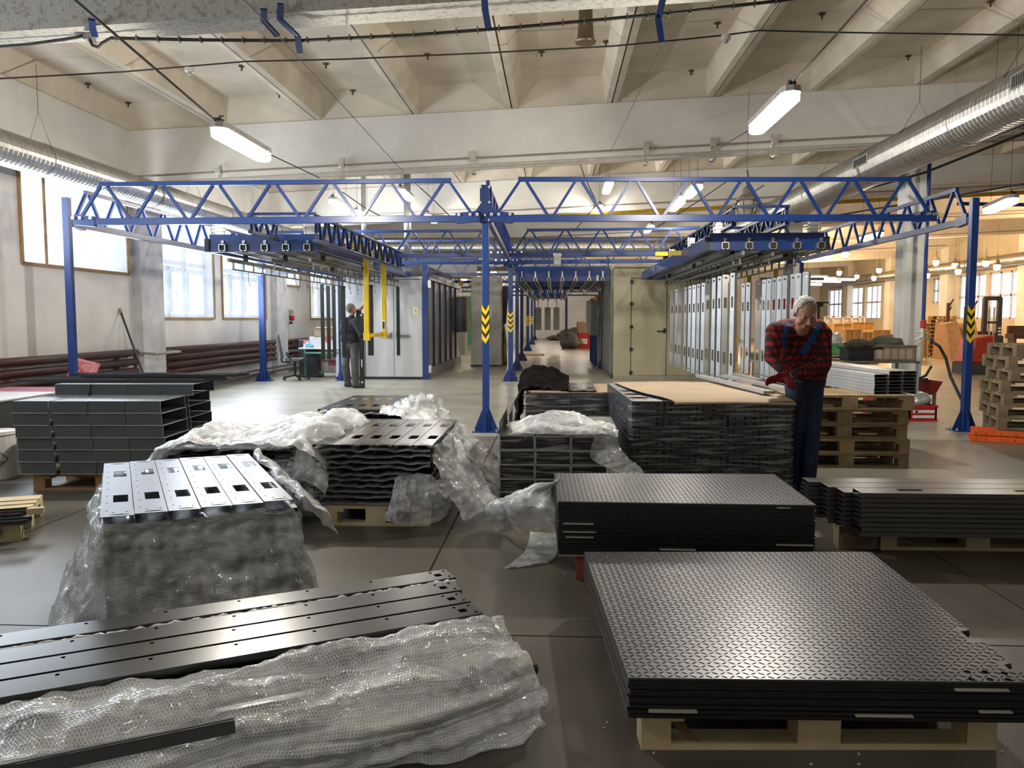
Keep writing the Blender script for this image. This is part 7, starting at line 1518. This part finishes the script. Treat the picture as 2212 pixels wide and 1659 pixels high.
class Body:
    def __init__(s): s.c = []
    def cap(s, p, q, r1, r2, m, flat=None):
        s.c.append((Vector(p), Vector(q), r1, r2, m, flat)); return s
    def ell(s, c, axes, rad, m): s.c.append((Vector(c), None, axes, rad, m, None)); return s
    def mesh(s, name, mats, voxel, org, parent, sm=2):
        bm = bmesh.new()
        for p, q, a, b, m, flat in s.c:
            if q is None:
                M_ = Matrix((a[0], a[1], a[2])).transposed() @ Matrix.Diagonal(b); M4 = Matrix.Translation(p) @ M_.to_4x4(); bmesh.ops.create_icosphere(bm, subdivisions=3, radius=1, matrix=M4)
            else:
                n = max(3, int((q - p).length / max(min(a, b) * .35, .004))); d = (q - p)
                z = d.normalized() if d.length > 1e-6 else Vector((0, 0, 1)); x = z.orthogonal().normalized(); y = z.cross(x); K = 14; rings = []
                ax = None
                if flat: fx, fk = Vector(flat[0]).normalized(), flat[1]
                prof = [(-math.cos(t * math.pi / 8) * a, math.sin(t * math.pi / 8) * a, 0) for t in range(1, 5)] + [(math.cos(t * math.pi / 8) * b, math.sin(t * math.pi / 8) * b, 1) for t in range(4, 0, -1)]
                for h, r, e in prof:
                    c = (p if e == 0 else q) + z * h; ring = []
                    for k in range(K):
                        an = 2 * math.pi * k / K; v = x * math.cos(an) * r + y * math.sin(an) * r
                        if flat: v = v - fx * v.dot(fx) * (1 - fk)
                        ring.append(bm.verts.new(c + v))
                    rings.append(ring)
                for i in range(len(rings) - 1):
                    for k in range(K): bm.faces.new((rings[i][k], rings[i][(k + 1) % K], rings[i + 1][(k + 1) % K], rings[i + 1][k]))
                bm.faces.new(rings[0][::-1]); bm.faces.new(rings[-1])
        me = bpy.data.meshes.new(name); bm.to_mesh(me); bm.free(); o = bpy.data.objects.new(name, me); COL.objects.link(o)
        r = o.modifiers.new('r', 'REMESH'); r.mode = 'VOXEL'; r.voxel_size = voxel; r.use_smooth_shade = True
        k = o.modifiers.new('s', 'SMOOTH'); k.factor = .5; k.iterations = sm
        bpy.context.view_layer.update(); ev = o.evaluated_get(bpy.context.evaluated_depsgraph_get()); nm = bpy.data.meshes.new_from_object(ev)
        o.modifiers.clear(); o.data = nm; nm.name = name; nm.materials.clear()
        for m in mats: nm.materials.append(m)
        caps = []
        for p, q, a, b, m, flat in s.c:
            if q is None: caps.append((p, p, max(b) * .8, max(b) * .8, m, Matrix((a[0], a[1], a[2])), b))
            else: caps.append((p, q, a, b, m, None, None))
        for f in nm.polygons:
            c = f.center; best = 1e9; bi = 0
            for p, q, a, b, m, Mx, rd in caps:
                if Mx is not None:
                    l = Mx @ (c - p); dd = (Vector((l.x / rd[0], l.y / rd[1], l.z / rd[2])).length - 1) * min(rd)
                else:
                    d = q - p; L2 = d.length_squared; t = max(0, min(1, (c - p).dot(d) / L2)) if L2 > 1e-9 else 0
                    dd = (c - p - d * t).length - (a + (b - a) * t)
                if dd < best: best = dd; bi = m
            f.material_index = bi; f.use_smooth = True
        nm.transform(Matrix.Translation(-org)); o.parent = parent; return o
def hand(B, w, d, side, pn, m, s=1.0, curl=.5):
    # w wrist, d pointing direction, side: direction to the thumb, pn: palm normal (fingers curl towards it)
    d = d.normalized(); side = (side - d * side.dot(d)).normalized(); pn = d.cross(side) * (1 if d.cross(side).dot(pn) > 0 else -1)
    c = w + d * .05 * s; B.cap(w, w + d * .085 * s, .030 * s, .036 * s, m, (pn, .5))
    for k, (off, ln) in enumerate(((.028, .075), (.010, .085), (-.010, .078), (-.028, .060))):
        b = w + d * .088 * s + side * off * s; a1 = (d + pn * curl * .5).normalized(); j1 = b + a1 * ln * .45 * s; a2 = (d + pn * curl * 1.6).normalized(); j2 = j1 + a2 * ln * .33 * s; a3 = (d * .6 + pn * curl * 2.4).normalized(); j3 = j2 + a3 * ln * .25 * s
        B.cap(b - d * .02 * s, j1, .0105 * s, .010 * s, m).cap(j1, j2, .010 * s, .009 * s, m).cap(j2, j3, .009 * s, .0075 * s, m)
    t0 = w + d * .03 * s + side * .028 * s; t1 = t0 + (side * .8 + d * .7 + pn * .3).normalized() * .042 * s; t2 = t1 + (d + pn * .6 + side * .1).normalized() * .035 * s
    B.cap(w + d * .02 * s, t0, .018 * s, .015 * s, m).cap(t0, t1, .014 * s, .0115 * s, m).cap(t1, t2, .0115 * s, .009 * s, m)
def head(B, c, f, up, m, s=1.0):
    r, f, u = frame3(f, up); ax = (r, f, u)
    def P(x, y, z): return c + (r * x + f * y + u * z) * s
    B.ell(P(0, -.012, .025), ax, (.076 * s, .096 * s, .092 * s), m).ell(P(0, .012, -.03), ax, (.066 * s, .078 * s, .085 * s), m).ell(P(0, .040, -.078), ax, (.042 * s, .042 * s, .034 * s), m)
    B.cap(P(-.045, .035, -.055), P(.045, .035, -.055), .030 * s, .030 * s, m)
    B.cap(P(0, .088, .008), P(0, .108, -.030), .0085 * s, .0145 * s, m).cap(P(-.014, .098, -.033), P(.014, .098, -.033), .009 * s, .009 * s, m)
    B.cap(P(-.042, .074, .026), P(.042, .074, .026), .013 * s, .013 * s, m)
    for k in (-1, 1):
        B.ell(P(k * .031, .074, .006), ax, (.015 * s, .012 * s, .012 * s), m); B.ell(P(k * .046, .058, -.026), ax, (.024 * s, .026 * s, .022 * s), m)
        B.ell(P(k * .079, -.008, -.004), ax, (.010 * s, .018 * s, .032 * s), m)
    B.cap(P(-.022, .083, -.060), P(.022, .083, -.060), .0085 * s, .0085 * s, m)
    B.cap(P(-.019, .081, -.072), P(.019, .081, -.072), .008 * s, .008 * s, m)
    return P, (r, f, u)
def hair_cap(P, s, m, parent, name='hair', full=False, y0=.05, z0=-.03):
    bm = bmesh.new(); bmesh.ops.create_icosphere(bm, subdivisions=5, radius=1); rm = []
    for v in bm.verts:
        q = v.co.copy(); x, y, z = q.x * .083, q.y * .104 - .014, q.z * .102 + .024
        keep = (z > .050 and y < y0 + .03 * noise.noise(q * 8)) or (y < .005 and z > z0 - .05 + .01 * noise.noise(q * 9)) or (z > .005 and y < .025)
        if not keep: rm.append(v)
        d = 1 + .05 * noise.noise(q * 7) + (.045 * noise.noise(Vector((q.x * 30, q.y * 30, q.z * 8))))
        v.co = P(x * d, y * d, z * d)
    bmesh.ops.delete(bm, geom=rm, context='VERTS'); me = bpy.data.meshes.new(name); bm.to_mesh(me); bm.free(); me.materials.append(m); me.transform(Matrix.Translation(-wloc(parent)))
    for p in me.polygons: p.use_smooth = True
    o = bpy.data.objects.new(name, me); COL.objects.link(o); o.parent = parent; k = o.modifiers.new('s', 'SOLIDIFY'); k.thickness = .008; return o
# ---- older worker in plaid shirt
Yb = 6.78
F1 = G(1722, 1062); F1.z = 0; F2 = G(1748, 1072); F2.z = 0
root = thing('person', 'white haired man in red plaid shirt and blue straps bending over the wrapped stack', 'person', (F1 + F2) / 2)
B = Body(); SH, SK, JN, GL, SE = 0, 1, 2, 3, 4
hip = A(1738, 822, 6.95); chest = A(1730, 742, 6.72); neck0 = A(1733, 704, 6.55); hd_ = A(1739, 676, 6.40)
kx = hip + Vector((0, 0, 0))
# legs
for s, ft in ((-1, F1), (1, F2)):
    h_ = hip + Vector((s * .075, .03 * s, -.04)); kn = Vector((h_.x * .5 + ft.x * .5, (h_.y + ft.y) / 2 - .02, .50)); an2 = Vector((ft.x, ft.y + .03, .10))
    B.cap(h_, kn, .098, .070, JN).cap(kn, an2, .070, .058, JN).cap(an2, an2 + Vector((0, 0, -.04)), .062, .062, JN)
    B.cap(Vector((ft.x + .01, ft.y + .04, .045)), Vector((ft.x - .10 + .05 * s, ft.y - .10, .035)), .045, .038, SE)
B.cap(hip + Vector((-.06, 0, 0)), hip + Vector((.06, 0, 0)), .115, .115, JN)
B.cap(hip + Vector((-.05, 0, .06)), hip + Vector((.05, 0, .06)), .135, .135, SH, ((0, 1, 0), .85))
belly = hip.lerp(chest, .45); B.cap(belly + Vector((-.075, 0, 0)), belly + Vector((.075, 0, 0)), .148, .148, SH, ((0, 1, 0), .85))
B.cap(chest + Vector((-.10, .02, -.02)), chest + Vector((.10, .02, -.02)), .150, .150, SH, ((0, 1, 0), .8))
upc = A(1730, 716, 6.66); B.cap(upc + Vector((-.12, .02, 0)), upc + Vector((.12, .02, 0)), .105, .105, SH, ((0, 1, 0), .9))
B.cap(upc, neck0, .085, .068, SH).cap(neck0 + Vector((0, 0, -.02)), hd_ + Vector((0, .03, -.04)), .058, .056, SK)
B.cap(neck0 + Vector((-.06, .01, -.02)), neck0 + Vector((.06, .01, -.02)), .035, .035, SH)
s1 = A(1676, 716, 6.60); el1 = A(1667, 770, 6.50); w1 = A(1690, 797, 6.42)
B.cap(upc + Vector((-.1, 0, .0)), s1, .085, .080, SH).cap(s1, el1, .076, .062, SH).cap(el1, w1, .062, .046, SH)
s2 = A(1776, 722, 6.66); el2 = A(1780, 786, 6.60); w2 = A(1700, 818, 6.44)
B.cap(upc + Vector((.1, 0, .0)), s2, .085, .078, SH).cap(s2, el2, .074, .060, SH).cap(el2, w2, .058, .042, SH)
B.cap(w1, w1.lerp(A(1697, 806, 6.40), .7), .040, .038, GL); w1b = A(1694, 801, 6.41)
hand(B, w1b, Vector((.35, -.35, -.75)), Vector((.7, 0, .5)), Vector((.5, .3, -.4)), GL, 1.0, .5)
hand(B, w2 + Vector((-.02, 0, .01)), Vector((-1, -.15, -.15)), Vector((0, -.6, .8)), Vector((0, -.2, -1)), GL, 1.05, .35)
B.cap(w2 + Vector((.02, 0, 0)), w2 + Vector((-.04, 0, 0)), .040, .038, GL)
fdir = Vector((.12, -.80, -.52)); P_, ax_ = head(B, hd_, fdir, Vector((-.05, 0, 1)), SK, 1.02)
body = B.mesh('body', [M_plaid, M_skin, M_jean, M_glove, M_shoe], .0062, wloc(root), root)
hair_cap(P_, 1, M_hair, root, y0=.035)
fm = MB()
for k in (-1, 1):
    fm.bar(P_(k * .018, .0865, .004), P_(k * .046, .0815, .003), .0035, .003)
fm.build('closed_eyelids', mat('eyelid_line', (.10, .04, .03), .7), root)
eb_ = MB()
for k in (-1, 1): eb_.bar(P_(k * .016, .090, .030), P_(k * .050, .080, .033), .008, .006)
eb_.build('eyebrows', M_hair, root, bevel=.002)
MB().bar(P_(-.022, .0925, -.066), P_(.022, .0925, -.066), .003, .003).build('mouth_line', mat('lip_line', (.16, .05, .045), .7), root)
stb = MB(); 
for k in range(0): pass
# straps of the overalls
def strap_on(pts, w, m, nm_):
    g = MB()
    P2 = [Vector(p) for p in pts]
    for a, b in zip(P2, P2[1:]): g.bar(a, b, w, .008, up=(0, 1, .3))
    return g.build(nm_, m, root)
M_str = mat('blue_strap', (.012, .055, .20), .8)
front = -1
def fr_(px, py, Y): return A(px, py, Y)
from mathutils.bvhtree import BVHTree
bvh = BVHTree.FromPolygons([v.co + wloc(root) for v in body.data.vertices], [tuple(p.vertices) for p in body.data.polygons])
def on_body(px, py, lift=.006):
    d = ray(px, py).normalized(); h = bvh.ray_cast(Vector((0, 0, H)), d)
    return (h[0] - d * lift) if h[0] is not None else None
def ribbon(path, w, m, nm_, lift=.006, parent=root):
    g = MB(); L_ = []; R_ = []
    for i, (x, y) in enumerate(path):
        x2, y2 = path[min(i + 1, len(path) - 1)]; x1_, y1_ = path[max(i - 1, 0)]; t = Vector((x2 - x1_, y2 - y1_)).normalized(); n_ = Vector((-t.y, t.x)) * w
        a = on_body(x + n_.x, y + n_.y, lift) or on_body(x, y, lift); b = on_body(x - n_.x, y - n_.y, lift) or on_body(x, y, lift)
        if a is None or b is None: continue
        L_.append(a); R_.append(b)
    vs = L_ + R_; n = len(L_)
    if n < 2: return
    o = MB().add(vs, [(i, i + 1, n + i + 1, n + i) for i in range(n - 1)]).build(nm_, m, parent); k = o.modifiers.new('s', 'SOLIDIFY'); k.thickness = .006; return o
def lerp_path(pts, n=14):
    out = []
    for (a, b) in zip(pts, pts[1:]):
        for k in range(n): out.append((a[0] + (b[0] - a[0]) * k / n, a[1] + (b[1] - a[1]) * k / n))
    return out + [pts[-1]]
ribbon(lerp_path([(1767, 702), (1763, 715), (1752, 735), (1742, 750), (1734, 765)]), 7.5, M_str, 'shoulder_strap')
ribbon(lerp_path([(1703, 698), (1699, 712), (1694, 735), (1697, 755)]), 5, M_str, 'shoulder_strap')
pl_ = MB(); a = w1b + Vector((.05, -.07, -.07)); pl_.bar(a, a + Vector((.06, -.03, -.01)), .02, .012).bar(a + Vector((0, 0, .02)), a + Vector((-.02, .02, .06)), .014).bar(a + Vector((.02, 0, .01)), a + Vector((.0, .03, .07)), .014)
solo('hand_tool', pl_, M_dark, 'small dark hand tool in the right glove of the older worker', 'tool')
# ---- worker in black, seen from behind
root2 = thing('person', 'grey haired man in black sweatshirt and grey work trousers reaching up beside the yellow frame', 'person', (-4.28, 16.93, 0))
B = Body(); Yw = 16.95
hipw = A(756, 742, Yw); chw = A(757, 708, Yw); ucw = A(757, 693, Yw - .0); nkw = A(760, 683, Yw); hdw = A(759, 668, Yw - .02)
for s, (px, yy) in ((-1, (751, 836)), (1, (768, 838))):
    ft = G(px, yy); h_ = hipw + Vector((s * .09, 0, -.03)); kn = Vector(((h_.x + ft.x) / 2 + .01, Yw - .04, .50)); an2 = Vector((ft.x, ft.y + .02, .10))
    B.cap(h_, kn, .105, .085, 2).cap(kn, an2, .085, .078, 2).cap(Vector((ft.x - .03, ft.y, .05)), Vector((ft.x + (.16 if s > 0 else .08), ft.y - .03 + .05, .04)), .052, .045, 3)
B.cap(hipw + Vector((-.07, 0, 0)), hipw + Vector((.07, 0, 0)), .135, .135, 2, ((0, 1, 0), .85)).cap(hipw + Vector((-.06, 0, .09)), hipw + Vector((.08, 0, .09)), .15, .15, 0, ((0, 1, 0), .85))
B.cap(chw + Vector((-.08, 0, 0)), chw + Vector((.09, 0, 0)), .155, .155, 0, ((0, 1, 0), .8)).cap(ucw + Vector((-.11, 0, -.02)), ucw + Vector((.11, 0, -.02)), .10, .10, 0).cap(ucw, nkw, .07, .06, 0).cap(nkw, hdw + Vector((-.01, 0, -.03)), .055, .055, 1)
s1 = ucw + Vector((.15, .10, .02)); e1_ = A(775, 672, Yw + .1); w1_ = A(788, 655, Yw + .05)
B.cap(ucw + Vector((.08, .03, -.02)), s1, .08, .07, 0).cap(s1, e1_, .068, .055, 0).cap(e1_, w1_, .042, .032, 1); hand(B, w1_, Vector((.3, 0, .9)), Vector((-.8, -.4, .2)), Vector((.8, .2, -.3)), 1, 1, .6)
s2 = ucw + Vector((.12, -.10, -.03)); e2_ = A(781, 725, Yw - .22); w2_ = A(796, 714, Yw - .12)
B.cap(ucw + Vector((.06, -.05, -.03)), s2, .085, .075, 0).cap(s2, e2_, .072, .06, 0).cap(e2_, w2_, .055, .042, 0); hand(B, w2_, Vector((.25, .3, .6)), Vector((-.5, -.3, .5)), Vector((-.5, .6, 0)), 1, 1, .7)
P2_, _ = head(B, hdw, Vector((.75, .62, .12)), Vector((0, 0, 1)), 1, 1.0)
B.mesh('body', [M_black_c, M_skin, M_trou, M_shoe], .009, wloc(root2), root2)
hair_cap(P2_, 1, M_ghair, root2, y0=.06, z0=-.02)
MB().lathe(hipw + Vector((.0, 0, .035)), [(.155, -.02), (.157, .02)], 20).build('belt', M_black, root2)
lg = MB()
for k in range(4): lg.cbox(A(742, 697 + k * 3.2, Yw - .165), .035, .004, .018)
lg.build('back_print', mat('print_pale', (.4, .42, .45), .7), root2)
p = A(780, 677, 16.72); q = A(784, 832, 16.72); t = thing('held_strip', 'dark green punched strip held upright by the worker in black', 'metal strip', p)
hh = p.z - max(q.z, .03); m_ = MB().box(-.052, .052, 0, .004, -hh, 0).box(-.052, -.048, 0, .03, -hh, 0).box(.048, .052, 0, .03, -hh, 0); m_.build('strip_body', M_green, t, local=True)
h2 = MB().lathe((-.0, -.001, -.035), [(.02, 0), (.02, .001)], 10, 'Y').lathe((.0, -.001, -hh + .06), [(.02, 0), (.02, .001)], 10, 'Y').box(-.012, .012, -.002, 0, -1.12, -.96); h2.build('bright_holes', mat('hole_bright', (.6, .6, .6), .5), t, local=True)
